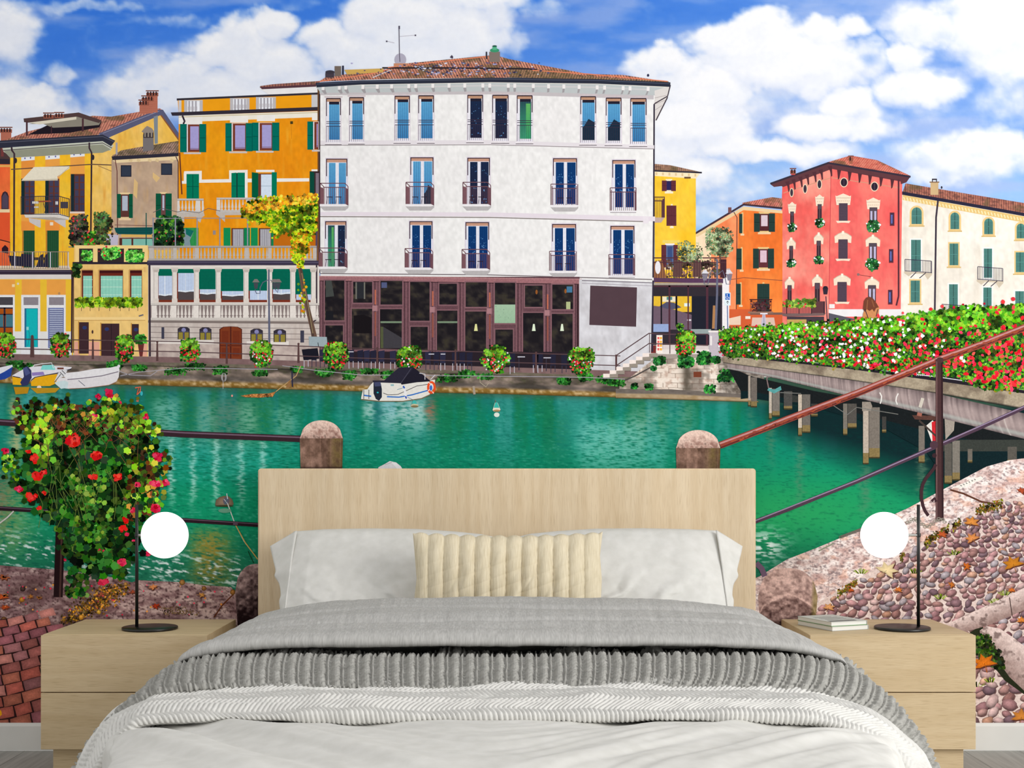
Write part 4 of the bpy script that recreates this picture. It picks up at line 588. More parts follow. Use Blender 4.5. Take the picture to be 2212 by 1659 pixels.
up(); w = Ink(); w.line([(581, 582), (581, 620), (582, 745)], 3, (98, 102, 126), 4.6); w.lines([[(579, 605), (568, 610), (562, 622), (562, 634), (554, 634), (551, 626)], [(584, 605), (594, 610), (592, 622), (600, 632), (602, 620)]], 1.8, (98, 102, 126))
for x in (553, 601, 593): w.poly([(x - 8, 610), (x + 8, 610), (x + 3, 603), (x - 3, 603)], (130, 122, 120)); w.poly([(x - 5, 611), (x + 5, 611), (x + 3, 624), (x - 3, 624)], (70, 76, 84))
w.build('street_lamp', mural)
up()
# ---- white hotel
b = Ink(); b.loft([(692, 196), (1060, 194), (1414, 206)], [(692, 612), (1060, 612), (1410, 612)], 240, 140, plaster((241, 240, 240), (238, 236, 237), 90, 90)); b.poly([(690, 200), (1060, 196), (1412, 206), (1412, 215), (1060, 204), (692, 206)], (196, 190, 194)); b.poly([(683, 186), (780, 181), (1060, 176), (1290, 179), (1448, 187), (1412, 206), (1060, 197), (692, 201)], (190, 196, 198)); b.line([(683, 187), (780, 182.5), (1060, 177.5), (1290, 180.5), (1444, 188)], 3, (236, 232, 224)); b.line([(780, 190), (1060, 185), (1290, 189), (1400, 194)], 3, (206, 204, 206))
b.m()
for x in (698, 733, 747, 784, 815, 846, 883, 898, 935, 970, 1004, 1043, 1058, 1098, 1112, 1152, 1185, 1218, 1251, 1290, 1306, 1346, 1361, 1400):
    b.b(); y = 186 - 6.5 * math.sin(max(0, min(1, (x - 690) / 720)) * math.pi) + (x - 690) * .003; d = (1060 - x) * .014; b.poly([(x - 3, y + 3), (x + 3, y + 3), (x + 3 + d, y + 17), (x - 1.5 + d, y + 18), (x - 3, y + 11)], (160, 156, 160)); b.rect(x - 3, y, x + 3, y + 9, (240, 236, 236))
b.e(); b.poly([(1414, 196), (1446, 186), (1441, 212), (1417, 258), (1414, 262)], (222, 216, 214)); b.lines([[(1414, 212), (1440, 206)], [(1415, 225), (1436, 217)], [(1415, 238), (1430, 228)]], 1, (170, 160, 160)); b.line([(1448, 184), (1442, 208), (1414, 224), (1413, 236)], 2.4, (60, 48, 60)); b.line([(1442, 210), (1417, 260)], 2.4, (60, 50, 60)); b.line([(1413, 225), (1412, 470), (1409, 760)], 3.4, (56, 50, 66))
b.loft([(688, 177), (702, 168), (800, 152), (838, 150), (880, 137), (1068, 119), (1100, 128), (1270, 160), (1345, 162), (1444, 177)], [(688, 178), (702, 176), (800, 172), (838, 171), (880, 170), (1068, 168), (1100, 168), (1270, 171), (1345, 173), (1444, 179)], 520, 30, rooft((190, 112, 90), (226, 158, 132), (84, 62, 56), 5.2, 4, 19, -.5)); b.loft([(1100, 142), (1280, 166), (1444, 176)], [(1100, 168), (1280, 171), (1444, 178)], 220, 12, rooft((130, 100, 76), (180, 130, 100), (66, 60, 44), 5.2, 4, 23, .4)); b.line([(826, 147), (960, 147), (1140, 149), (1160, 151)], 3.6, (46, 40, 46)); b.lines([[(690, 176), (800, 160), (838, 150)], [(838, 146), (1000, 128), (1052, 122)], [(1150, 152), (1270, 160), (1442, 176)]], 2, (226, 130, 96)); b.line([(805, 168), (842, 152)], 2, (206, 200, 206))
b.poly([(744, 151), (828, 148), (828, 156), (750, 161)], (206, 168, 90)); b.rect(703, 158, 722, 168, (70, 62, 72)); b.ell(713, 156, 10, 4, (60, 56, 66)); b.rect(723, 143, 737, 165, (116, 104, 96)); b.rect(739, 142, 743, 162, (44, 46, 66)); b.poly([(682, 179), (780, 174), (1060, 168), (1290, 171), (1448, 178), (1448, 188), (1290, 181), (1060, 178), (780, 183), (684, 189)], (44, 48, 64)); b.line([(684, 182), (780, 177), (1060, 171), (1290, 174), (1446, 181)], 1.2, (84, 90, 110))
b.rect(1057, 112, 1080, 134, (130, 116, 110)); b.ell(1068.5, 109, 10, 4.4, (60, 150, 110)); b.rect(1064, 100, 1073, 108, (90, 180, 140)); b.ell(1068.5, 100, 5, 2, (40, 90, 76)); b.line([(1051, 112), (1051, 128)], 3, (50, 48, 60)); b.ell(865, 129, 12.5, 13.5, (176, 172, 190)); b.rect(851, 137, 880, 144, (200, 140, 110)); b.ell(865, 129, 12.5, 13.5, (112, 108, 122), 20, 175, 182); b.line([(862, 57), (863, 120), (864, 134)], 1.6, (90, 84, 100)); b.lines([[(864, 79), (898, 76)], [(836, 89), (852, 93)]], .6, (170, 160, 170)); b.rects([(834, 88, 837, 91), (896, 75, 899, 78), (861, 56, 864, 63)], (70, 64, 84))
b.poly([(692, 304), (1060, 303), (1413, 314), (1413, 322), (1060, 312), (692, 313)], (230, 224, 230)); b.line([(692, 314), (1060, 313), (1413, 322)], 1.4, (140, 130, 134)); b.poly([(692, 458), (1060, 459), (1412, 468), (1415, 468), (1415, 478), (1400, 478), (1060, 468), (692, 466)], (232, 222, 232)); b.line([(692, 468), (1060, 470), (1400, 479)], 2, (130, 120, 118)); b.rect(1389, 468, 1401, 483, (236, 228, 236))
b.poly([(692, 588), (1060, 589), (1412, 600), (1412, 606), (1060, 596), (692, 594)], (238, 236, 238)); b.line([(692, 591), (1060, 594), (1409, 604)], 2, (110, 100, 104))
hot = b.build('building', mural, PS, 'white four storey hotel with balconies and brown shop front'); up()
def pane_blue(w, x0, y0, x1, y1, kd, seed):
    cols = {'b': ((96, 168, 214), (60, 130, 190)), 'd': ((26, 44, 76), (34, 36, 60)), 'n': ((16, 62, 116), (16, 50, 110)), 'g': ((40, 60, 84), (60, 160, 120))}[kd]
    w.rect(x0, y0, x1, y1, cols[0], cols[1]); r = np.random.RandomState(seed); w.lines([[(x, y0), (x, y1)] for x in np.arange(x0 + 3, x1, 4)], .7, tuple(int(c * .85) for c in cols[1]))
    if kd in 'dn': n = 14; w.scatter(r.uniform(x0 + 2, x1 - 2, n), r.uniform(y0 + 6, y1 - 4, n) if kd == 'd' else r.uniform(y0 + 20, y0 + 60, n), 1.5, [(90, 150, 200), (60, 110, 170)], TRI, seed=seed)
    if kd == 'b' and seed % 3 == 0: w.poly([(x0, y1), (x0, y1 - 26), (x0 + 6, y1 - 34), ((x0 + x1) / 2, y1 - 46), (x1, y1 - 38), (x1, y1)], (26, 46, 66))
    if kd == 'g': w.rect((x0 + x1) / 2 + 1, y0 + 4, x1 - 2, y1, (96, 176, 96), (50, 160, 110))
T1 = ((705, 736, 213, 308, 'b', 1), (755, 786, 211, 307, 'b', 2), (853, 885, 208, 305, 'b', 4), (904, 937, 207, 305, 'b', 5), (1010, 1043, 206, 304, 'd', 7), (1064, 1098, 206, 305, 'd', 8), (1117, 1150, 207, 306, 'g', 9), (1254, 1287, 209, 309, 'b', 12), (1309, 1342, 212, 310, 'b', 15), (1362, 1396, 213, 312, 'b', 16))
for x0, x1, y0, y1, kd, sd in T1:
    w = Ink(); w.rect(x0 - 4, y0 - 5, x1 + 4, y0 - 2, (206, 192, 196)); w.rect(x0 - 1.5, y0 - 1.5, x1 + 1.5, y1, (216, 206, 218)); w.rect(x0, y0, x1, y1, (232, 230, 240)); w.rect(x0, y0 - 1, x1, y0 + 1.5, (56, 40, 46)); w.rect(x0 + 1, y0 + 1.5, x1 - 1, y0 + 7, (190, 146, 120)); off = 6 if x0 < 1250 else 4
    w.rect(x0 + off, y0 + 7, x1 - 3, y0 + 15, (36, 34, 50)); pane_blue(w, x0 + off, y0 + 13, x1 - 2.5, y1 - 6, kd, sd); w.rects([(x0 - .5, y0, x0 + 1.2, y0 + 38), (x1 - 1.5, y0, x1 + .5, y0 + 36)], (52, 40, 52)); w.rect(x0, y1 - 5, x1, y1, (236, 232, 244))
    bars(w, x0 + .5, x1, y1 - 35, y1 - 1, 4.1, .8, (56, 48, 66)); w.rects([(x0, y - .7, x1, y + .7) for y in (y1 - 45, y1 - 41, y1 - 35)], (58, 48, 66)); w.rect(x0 - 4, y1, x1 + 3, y1 + 4, (236, 230, 236)); w.rect(x0 - 3, y1 + 4, x1 + 2, y1 + 5.6, (110, 100, 108)); w.build('window', hot)
T2 = ((705, 750, 343, 452, 'b', 1), (887, 936, 340, 450, 'b', 2), (1010, 1058, 341, 450, 'd', 4), (1195, 1246, 342, 446, 'n', 5), (1323, 1372, 346, 453, 'n', 7), (703, 748, 478, 582, 'g', 10), (885, 934, 478, 583, 'n', 11), (1006, 1056, 480, 585, 'n', 13), (1193, 1244, 484, 590, 'n', 14), (1319, 1370, 488, 597, 'n', 17))
for x0, x1, y0, y1, kd, sd in T2:
    w = Ink(); w.rect(x0 - 2, y0 - 2, x1 + 2, y1, (222, 212, 226)); w.rect(x0, y0, x1, y0 + 2, (60, 44, 54)); w.rect(x0 + 1, y0 + 2, x1 - 1, y0 + 8, (200, 152, 130)); w.rect(x0, y0 + 8, x1, y1, (230, 230, 242)); m = (x0 + x1) / 2 + 1; pane_blue(w, x0 + 5.5, y0 + 9, m - 3.5, y1 - 5, 'g' if kd == 'g' else kd, sd); pane_blue(w, m + 3.5, y0 + 9, x1 - 2.5, y1 - 5, 'd' if kd == 'g' else kd, sd + 40); w.rects([(x0 - .5, y0, x0 + 1.4, y0 + 38), (x1 - 1.6, y0, x1 + .4, y0 + 38)], (56, 42, 54)); w.build('window', hot)
up()
for x0, x1, y0, y1, sl in ((692, 752, 396, 455, 1), (877, 937, 394, 455, 1), (1000, 1060, 394, 455, 1), (1190, 1248, 398, 457, .3), (1318, 1374, 406, 459, 0), (689, 750, 536, 590, 1), (875, 935, 537, 592, 1), (998, 1058, 539, 594, 1), (1187, 1245, 543, 599, .2), (1315, 1371, 550, 599, 0)):
    w = Ink(); IR = (110, 74, 84); yb = y1 - 14 if sl else y1 - 4; s = 6 if sl == 1 else (2 if sl else 0)
    if sl: w.poly([(x0 - 1, yb), (x1 - s, yb), (x1 + 1, yb + 3), (x1 + 1, yb + 7), (x1 - 6, yb + 14), (x0 + 8, yb + 14), (x0 - 1, yb + 5)], (186, 182, 184)); w.poly([(x0 - 1, yb), (x1 - s, yb), (x1 + 1, yb + 3), (x1 - s, yb + 5), (x0 - 1, yb + 5)], (240, 236, 240))
    else: w.rect(x0, yb, x1, yb + 4, (234, 230, 236)); w.rect(x0, yb + 4, x1, yb + 5, (120, 110, 116))
    bars(w, x0 + s + 3, x1 - s, y0 + 8, yb, 4.3, 1, IR)
    if sl == 1: w.poly([(x0, y0 + 8), (x0 + s + 2, y0 + 11), (x0 + s + 2, yb), (x0, yb)], (124, 86, 94)); w.poly([(x1 - s, y0 + 9), (x1, y0 + 13), (x1, yb + 3), (x1 - s, yb)], (112, 76, 86)); w.lines([[(x0, y0), (x0 + s + 2, y0 + 8)], [(x1 - s - 1, y0), (x1, y0 + 7)], [(x1, y0 + 7), (x1, yb + 3)], [(x0, y0), (x0, yb)]], 1.7, IR)
    else: w.lines([[(x0, y0), (x0, yb)], [(x1, y0), (x1, yb)], [(x0 + 2.5, y0 + 4), (x0 + 2.5, yb)], [(x1 - 2.5, y0 + 4), (x1 - 2.5, yb)]], 1.7, IR)
    w.lines([[(x0, y0), (x1 - s, y0)], [(x0 + s, y0 + 9), (x1 - s, y0 + 9)]], 1.8, IR)
    if sl: w.rects([(x0 + 14, yb - 16, x0 + 27, yb - 14.4), (x0 + 33, yb - 16, x0 + 46, yb - 14.4)], (44, 34, 48)); w.lines([[(x0 + 16, yb - 15), (x0 + 14, yb)], [(x0 + 25, yb - 15), (x0 + 27, yb)], [(x0 + 35, yb - 15), (x0 + 33, yb)], [(x0 + 44, yb - 15), (x0 + 46, yb)]], .8, (60, 44, 58))
    w.build('balcony', hot)
up(); w = Ink(); w.rect(690, 598, 1252, 800, (104, 72, 80)); FR = (128, 90, 98); GLS = (34, 30, 34)
PN = ((702, 744, 606, 692, 0), (703, 741, 703, 760, 1), (763, 804, 609, 654, 0), (760, 804, 667, 755, 1), (822, 869, 607, 658, 0), (821, 868, 668, 755, 1), (886, 928, 609, 693, 0), (887, 924, 706, 757, 1), (949, 987, 613, 658, 0), (944, 988, 671, 758, 1), (1006, 1052, 610, 663, 0), (1005, 1050, 673, 760, 1), (1069, 1113, 611, 698, 0), (1070, 1108, 712, 762, 1), (1134, 1172, 617, 663, 0), (1130, 1174, 676, 768, 1), (1193, 1238, 615, 668, 0), (1192, 1237, 678, 768, 1))
for x in np.arange(1250, 0, -1)[:0]: pass
for x0, x1 in ((744, 762), (804, 821), (868, 886), (928, 944), (988, 1005), (1052, 1069), (1113, 1131), (1174, 1192), (1238, 1250), (692, 702)): w.rects([(x0 + 1, 606, x0 + 4, 760), (x0 + 8, 606, x0 + 11, 760), (x1 - 3, 606, x1 - 1, 760)], FR); w.lines([[(x0 + 6, 606), (x0 + 6, 760)]], 1, (66, 42, 50))
w.poly([(690, 596), (960, 598), (1257, 603), (1257, 614), (960, 609), (690, 606)], (160, 110, 116)); w.line([(690, 597), (1257, 603)], 1.2, (190, 140, 140)); w.line([(692, 607), (1250, 614)], 1.6, (60, 40, 46)); shop = w.build('shop_front', hot, PG); up()
for i, (x0, x1, y0, y1, low) in enumerate(PN):
    w = Ink(); w.rect(x0 - 2.5, y0 - 2.5, x1 + 2.5, y1 + 3, (134, 96, 104)); 
    def gl(X, Y, U, V, i=i): n = fbm(X / 13, Y / 9, 100 + i, 4); c = mixc((30, 27, 32), (58, 52, 50), np.clip((n - .4) * 3, 0, 1)); return mixc(c, (96, 84, 66) if i < 4 else (60, 56, 44), np.clip((n - .6) * 4, 0, .7))
    w.loft([(x0, y0), (x1, y0)], [(x0, y1), (x1, y1)], 16, 20, gl)
    if i == 0: w.poly([(704, 606), (716, 606), (722, 640), (704, 642)], (70, 74, 72)); w.rect(704, 672, 720, 692, (30, 30, 36))
    if i == 2: w.rects([(768, 610, 771, 646), (786, 610, 789, 646)], (118, 116, 108)); w.rect(771, 610, 786, 645, (44, 46, 52))
    if i == 3: w.poly([(764, 682), (784, 680), (802, 686), (802, 720), (764, 720)], (26, 22, 26))
    if i == 4: w.rect(824, 610, 836, 622, (84, 92, 130))
    if i in (5, 9): w.rect(x0 + 1, 694, x1, 698, (120, 140, 116))
    if i == 5: w.rect(822, 706, 828, 752, (84, 90, 62)); w.poly([(828, 706), (868, 730), (868, 752), (828, 752)], (66, 64, 70))
    if i == 12: w.rect(1068, 658, 1113, 698, (166, 196, 168), (154, 188, 158)); w.scatter(*pts_in([(1070, 660), (1110, 660), (1110, 696), (1070, 696)], 14, 3), .8, [(130, 160, 140)], OVAL, seed=1)
    if i == 16: w.rect(1224, 619, 1236, 632, (70, 120, 156)); w.rect(1223, 652, 1232, 668, (180, 190, 140))
    if i in (11, 15, 17): m = {11: 1028, 15: 1153, 17: 1214}[i]; w.poly([(m - 1.6, 700), (m + 2, 700), (m + 4, 715), (m - 4, 715)], (226, 226, 160) if i == 11 else (226, 240, 214))
    if i in (14, 16): w.ell((x0 + x1) / 2 + 6, y0 + 14, 2.4, 5, (150, 90, 44))
    w.build('pane', hot)
up()
for x, y in ((811, 666), (935, 669), (1058, 672), (1183, 676)):
    w = Ink(); w.rect(x - 1.4, y - 40, x + 1.4, y - 8, (196, 110, 84)); w.rect(x - 1.6, y + 8, x + 1.6, y + 60, (150, 86, 74)); w.rect(x - 6.5, y - 6, x + 6.5, y + 6, (172, 126, 132)); w.rect(x + 4, y - 6, x + 6.5, y + 6, (132, 92, 100)); w.build('wall_lamp', hot)
w = Ink(); w.loft([(1251, 603), (1409, 610)], [(1251, 806), (1405, 806)], 60, 60, plaster((220, 219, 226), (202, 200, 206), 97, 18)); w.line([(1257, 606), (1409, 611)], 2, (130, 124, 134)); w.line([(1257, 612), (1409, 618)], 1.2, (160, 154, 164)); w.poly([(1275, 617), (1376, 621), (1374, 706), (1273, 702)], (84, 64, 72)); w.build('side_wall', hot, PP, 'pale concrete wall with a brown plate')
rr = np.random.RandomState(3); up(); w = Ink(); n = 150; x = rr.normal(990, 90, n); x = np.clip(x, 760, 1200); y = np.where(rr.rand(n) < .6, rr.uniform(148, 164, n), rr.uniform(136, 148, n)); w.scatter(x, y, 2.6, [(150, 150, 190), (90, 90, 130), (200, 200, 226), (60, 60, 90)], [(-1, .3), (-.4, -.5), (.5, -.4), (1, -.9), (.9, 0), (.2, .6)], seed=4, rot=.3); w.ell(1400, 163, 2.4, 3, (50, 50, 80)); w.poly([(972, 124), (976, 119), (979, 123), (978, 127)], (70, 60, 80)); w.build('pigeons', mural, None, 'grey pigeons on the tiled roof', 'stuff')
up()
# ---- promenade, quay wall and what stands on it
MAXL[0] = max(MAXL[0], MAXR); up()
w = Ink(); w.rect(692, 760, 1250, 806, (42, 34, 42)); w.loft([(XL, 762), (400, 772), (760, 783), (1340, 801), (1405, 803)], [(XL, 775), (400, 787), (760, 797), (1340, 818), (1405, 820)], 260, 8, plaster((136, 108, 108), (120, 94, 94), 200, 12)); w.build('promenade', mural, PR)
up()
def quayc(X, Y, U, V):
    n = fbm(X / 22, Y / 9, 210, 5); m = fbm(X / 60, Y / 20, 212, 4); r = fbm(X / 7, Y / 5, 214, 3)
    c = mixc((112, 100, 92), (176, 156, 144), np.clip((n - .35) * 2.6, 0, 1)); c = mixc(c, (52, 48, 42), np.clip((m - .48) * 4.2, 0, .85)); c = mixc(c, (72, 84, 44), np.clip((r - .6) * 4, 0, .6) * np.clip(1 - V * 1.5, 0, 1))
    c = mixc(c, (88, 82, 80), np.clip(1 - abs(V - .62) / .12, 0, 1) * .6); g = np.clip((V - .7) * 9, 0, 1); gc = mixc((140, 106, 48), (206, 176, 128), np.clip((r - .42) * 3.4, 0, 1)); gc = mixc(gc, (84, 66, 28), np.clip((V - .9) * 8, 0, .8)); c = mixc(c, gc, g)
    tp = np.clip((.13 - V) * 30, 0, 1); c = mixc(c, mixc((126, 118, 102), (98, 90, 78), r), tp); c = mixc(c, (48, 44, 40), np.clip(1 - abs(V - .16) / .03, 0, 1) * .8); return c
w = Ink(); w.loft([(XL, 774), (400, 784), (760, 794), (1080, 803), (1340, 814), (1415, 816)], [(XL, 826), (260, 831), (400, 835), (760, 845), (1080, 851), (1415, 861)], 520, 26, quayc)
def brickq(X, Y, U, V):
    yy = Y - X * .02; r = np.floor(yy / 10.5); a = (X + r * 15 + 5 * hsh(r, r * 0, 5)) / 31; fx = a - np.floor(a); fy = yy / 10.5 - r; n = fbm(X / 8, Y / 6, 220, 4); hh = hsh(np.floor(a), r, 6)
    c = mixc((226, 208, 194), (246, 234, 222), hh); c = mixc(c, (190, 160, 144), np.clip((n - .5) * 3, 0, .7)); c = mixc(c, (130, 110, 96), ((fx < .035) | (fy < .09)) * .7); m = fbm(X / 30, Y / 30, 225, 3); c = mixc(c, (104, 94, 86), np.clip((m - .55) * 5, 0, .6)); c = mixc(c, (84, 76, 66), np.exp(-((X - 1483) / 10) ** 2) * .85 * (Y > 782)); return mixc(c, (78, 72, 66), np.clip((X - 1545) / 20, 0, 1) * np.clip((n + .2), 0, 1) * .9)
w.loft([(1338, 832), (1352, 822), (1412, 776), (1565, 772), (1600, 800), (1650, 812)], [(1338, 842), (1352, 842), (1412, 843), (1565, 850), (1600, 852), (1650, 856)], 200, 60, brickq)
def ledge(X, Y, U, V): n = fbm(X / 12, Y / 5, 230, 4); c = mixc((96, 88, 84), (130, 120, 112), n); c = mixc(c, mixc((196, 176, 150), (150, 124, 84), n), np.clip((V - .42) * 8, 0, 1)); return mixc(c, (90, 70, 40), np.clip((V - .85) * 6, 0, .9))
w.loft([(1330, 840), (1450, 841), (1610, 852)], [(1330, 860), (1450, 863), (1640, 869)], 160, 16, ledge); w.rect(1498, 803, 1515, 815, (120, 62, 44)); w.line([(1345, 824), (1372, 812), (1412, 790)], 3, (82, 76, 74))
w.m()
for x, s in ((30, 1), (55, 2), (248, 3), (300, 4), (380, 5), (420, 6), (475, 7), (560, 8), (640, 9), (700, 10), (755, 11), (800, 12), (838, 13), (966, 14), (1005, 15), (1050, 16), (1220, 17), (1265, 18), (1310, 19), (1330, 20)):
    w.b(); y = 775 + x * .027 + 6 + (s % 3) * 5; greens(w, blob(x, y, 14 + (s * 7) % 9, 6 + s % 4, 12, .3, s), 150, 2.3, [(40, 110, 40), (60, 140, 50), (26, 76, 30)], 300 + s, je=3)
w.e(); w.m()
for x, y, r in ((1424, 780, 12), (1370, 834, 7), (1402, 836, 8), (1412, 796, 5), (1520, 774, 18), (1546, 777, 10), (1570, 812, 18), (1532, 840, 11), (1482, 782, 18), (1586, 800, 8)): w.b(); greens(w, blob(x, y, r, r * .7, 12, .2, int(x)), int(r * 16), 2.6, [(40, 110, 50), (60, 150, 60), (26, 80, 40)], int(x), je=3)
w.e(); w.build('quay_wall', mural, PR, 'mossy stone quay wall'); up()
w = Ink()
for i in range(7):
    x = 1388 - i * 14.2; y = 763 + i * 7.4
    w.poly([(x, y), (x + 26, y), (x + 26, y + 8.5), (x, y + 8.5)], (246, 232, 226)); w.poly([(x + 14, y + 1), (x + 32, y), (x + 32, y + 8.5), (x + 14, y + 8.5)], (156, 146, 136)); w.line([(x, y + 8.7), (x + 31, y + 8.7)], 1, (90, 80, 76))
w.build('stone_steps', mural)
w = Ink(); IR = (92, 70, 74); w.lines([[(1331, 768), (1402, 720), (1436, 722), (1530, 722)], [(1331, 790), (1402, 742), (1530, 746)]], 2.2, IR); w.line([(1331, 766), (1331, 810)], 4, (90, 62, 64)); w.line([(1403, 720), (1403, 762)], 1.6, IR); w.line([(1447, 722), (1447, 764)], 1.6, IR); w.build('stair_railing', mural)
w = Ink(); CB = (38, 38, 58); w.m()
for x in (655, 672, 690, 752, 772, 786, 800, 818, 842, 918, 936, 950, 976, 992, 1008, 1100, 1150, 1160, 1188, 1212):
    w.b(); y = 752 + (x - 650) * .022; hh = 26 if x != 1100 else 30; w.poly([(x, y + 3), (x + 13, y + 1), (x + 12, y + hh), (x + 1, y + hh)], (46, 46, 70) if x % 4 else CB); w.lines([[(x + 2, y + hh), (x + 2, y + hh + 16)], [(x + 11, y + hh), (x + 11, y + hh + 14)]], 1.5, (196, 194, 208) if x % 3 else (60, 58, 76))
w.e(); w.poly([(652, 755), (686, 752), (690, 775), (656, 778)], (28, 28, 40)); w.lines([[(748, 760), (764, 760)], [(1118, 771), (1134, 771)], [(1174, 773), (1190, 773)], [(926, 765), (938, 765)], [(952, 765), (962, 765)]], 2, (206, 206, 220)); w.lines([[(1121, 772), (1121, 800)], [(1180, 774), (1180, 802)]], 2, (60, 56, 70)); w.poly([(667, 727), (706, 728), (708, 750), (668, 749)], (160, 176, 184)); w.line([(687, 740), (688, 749)], 1.4, (30, 30, 36)); w.build('cafe_seating', mural, None, 'dark terrace chairs outside the shop front', 'stuff')
up(); w = Ink(); w.lines([[(XL, 730), (400, 738), (760, 752), (1340, 769)], [(XL, 751), (400, 760), (760, 773), (1340, 790)]], 2, IR)
for x, y0, y1 in ((70, 726, 772), (201, 735, 776), (340, 739, 780), (490, 743, 786), (645, 743, 784), (815, 752, 796), (984, 757, 800), (1158, 762, 806)): w.line([(x, y0), (x, y1)], 3 if x != 70 else 6, (92, 66, 66), 5 if x != 70 else 9); w.ell(x, y0, 2.4, 2.4, (92, 66, 66), 10)
w.build('promenade_railing', mural)
up()
for i, (cx, cy, rx, ry) in enumerate(((13, 745, 21, 26), (129, 746, 20, 25), (270, 752, 20, 28), (410, 758, 20, 26), (565, 764, 27, 27), (724, 768, 26, 30), (885, 775, 30, 26), (1070, 777, 30, 28), (1256, 780, 28, 29), (1481, 742, 21, 27))):
    w = Ink(); p = [(cx + (a - cx) * 1.0, cy + (b_ - cy)) for a, b_ in blob(cx, cy, rx, ry, 14, .14, i + 3)]; p = [(a - (a - cx) * .22 * max(0, (b_ - cy) / ry), b_) for a, b_ in p]
    greens(w, p, 620, 2.7, GP, 400 + i, RED + ([(240, 230, 240)] if i in (4, 7, 8, 6) else []), 60, 1.9, 3, base=(38, 84, 34)); x, y = pts_in(blob(cx, cy - ry * .55, rx * .8, ry * .4, 12, .1, i), 90, 430 + i, 3); w.scatter(x, y, 2.6, [(120, 180, 40), (100, 160, 50)], LEAF, seed=i); w.build('flower_basket', mural)
up()
# ---- ropes, net, buoys, boats
w = Ink(); w.lines([[(258, 802), (280, 810), (325, 812), (340, 802)], [(260, 812), (300, 804), (400, 795), (600, 798)], [(610, 790), (680, 800), (780, 810), (1100, 813), (1260, 815), (1350, 819)]], 1.3, (176, 172, 184)); w.line([(650, 790), (640, 812), (596, 846)], 1.8, (196, 160, 110)); w.poly([(622, 826), (628, 820), (628, 836), (618, 838)], (150, 110, 70)); w.line([(631, 802), (632, 836)], 3, (46, 46, 70)); w.poly([(520, 855), (545, 851), (580, 850), (596, 846), (590, 856), (560, 859), (530, 858)], (176, 116, 62)); w.scatter(*pts_in([(522, 854), (592, 850), (588, 858), (530, 858)], 90, 7), 1.6, [(206, 140, 80), (140, 84, 44)], TRI, seed=7)
w.m()
for k_ in range(4): w.b(); w.line([(483 + 4.2 * math.cos(a) + k_ * .6, 815 + 9 * math.sin(a)) for a in np.linspace(0, 6.3, 14)], .9, (214, 210, 214))
w.e(); w.line([(482, 824), (482, 840)], .9, (200, 196, 200)); w.line([(1037, 810), (1037, 826), (1050, 836), (1055, 828)], 1, (196, 186, 160)); w.line([(1023, 834), (1025, 852)], 5, (170, 156, 140)); w.build('mooring_ropes', mural)
w = Ink(); w.poly([(1064, 886), (1069, 870), (1075, 870), (1081, 885), (1078, 889), (1067, 889)], (236, 226, 206)); w.poly([(1066, 881), (1070, 869), (1074, 869), (1079, 881)], (60, 190, 176)); w.line([(1071, 870), (1070, 864)], 1.4, (120, 110, 100)); w.ell(1073, 887, 7.6, 2.2, (176, 140, 96)); w.ell(1073, 896, 6, 5, (226, 236, 226)); w.build('buoy', mural, None, 'teal topped white buoy')
w = Ink(); w.ell(896, 876, 8, 3.8, (206, 196, 160)); w.ell(896, 878, 8, 2.4, (130, 118, 84)); w.poly([(890, 872), (893, 864), (898, 866), (901, 873)], (70, 186, 180)); w.line([(893, 864), (880, 858)], 1, (50, 110, 130)); w.build('buoy', mural, None, 'round buoy beside the motor boat')
w = Ink(); w.shaded([(465, 1090), (467, 1080), (474, 1074), (484, 1071), (494, 1072), (502, 1079), (505, 1089), (498, 1094), (480, 1095), (468, 1094)], (156, 130, 110), (104, 90, 70)); w.ell(489, 1082, 7, 8, (96, 90, 104)); w.line([(484, 1078), (492, 1088)], 1.4, (190, 190, 200)); w.line([(492, 1076), (486, 1090)], 1.4, (60, 110, 120)); w.line([(490, 1066), (492, 1078)], 1.6, (210, 220, 226)); w.ell(485, 1093, 20, 2, (60, 60, 40)); w.line([(492, 1088), (508, 1132), (528, 1170), (557, 1208)], 2, (196, 206, 196)); w.line([(508, 1132), (530, 1172), (557, 1208)], 2.2, (190, 160, 84)); w.line([(536, 1190), (548, 1216)], 2, (20, 70, 44)); w.ell(486, 1103, 14, 5, (100, 150, 126)); w.build('buoy', mural, None, 'brown ball buoy tied with rope')
w = Ink(); w.line([(292, 838), (304, 836), (303, 846), (296, 853)], 2.4, (230, 110, 80)); w.line([(300, 838), (296, 852)], 1.8, (214, 90, 60)); w.ell(306, 850, 3, 5, (60, 180, 190)); w.line([(299, 858), (297, 868)], 5, (190, 116, 96)); w.ell(501.5, 855, 2, 2.4, (240, 160, 150)); w.build('float', mural)
w = Ink(); w.poly([(XL, 800), (0, 794), (22, 789), (28, 790), (24, 812), (12, 819), (0, 821), (XL, 822)], (40, 72, 160)); w.poly([(XL, 796), (0, 794), (27, 788), (28, 792), (10, 803), (0, 808), (XL, 812)], (226, 226, 236)); w.build('rowing_boat', mural, None, 'blue and white boat')
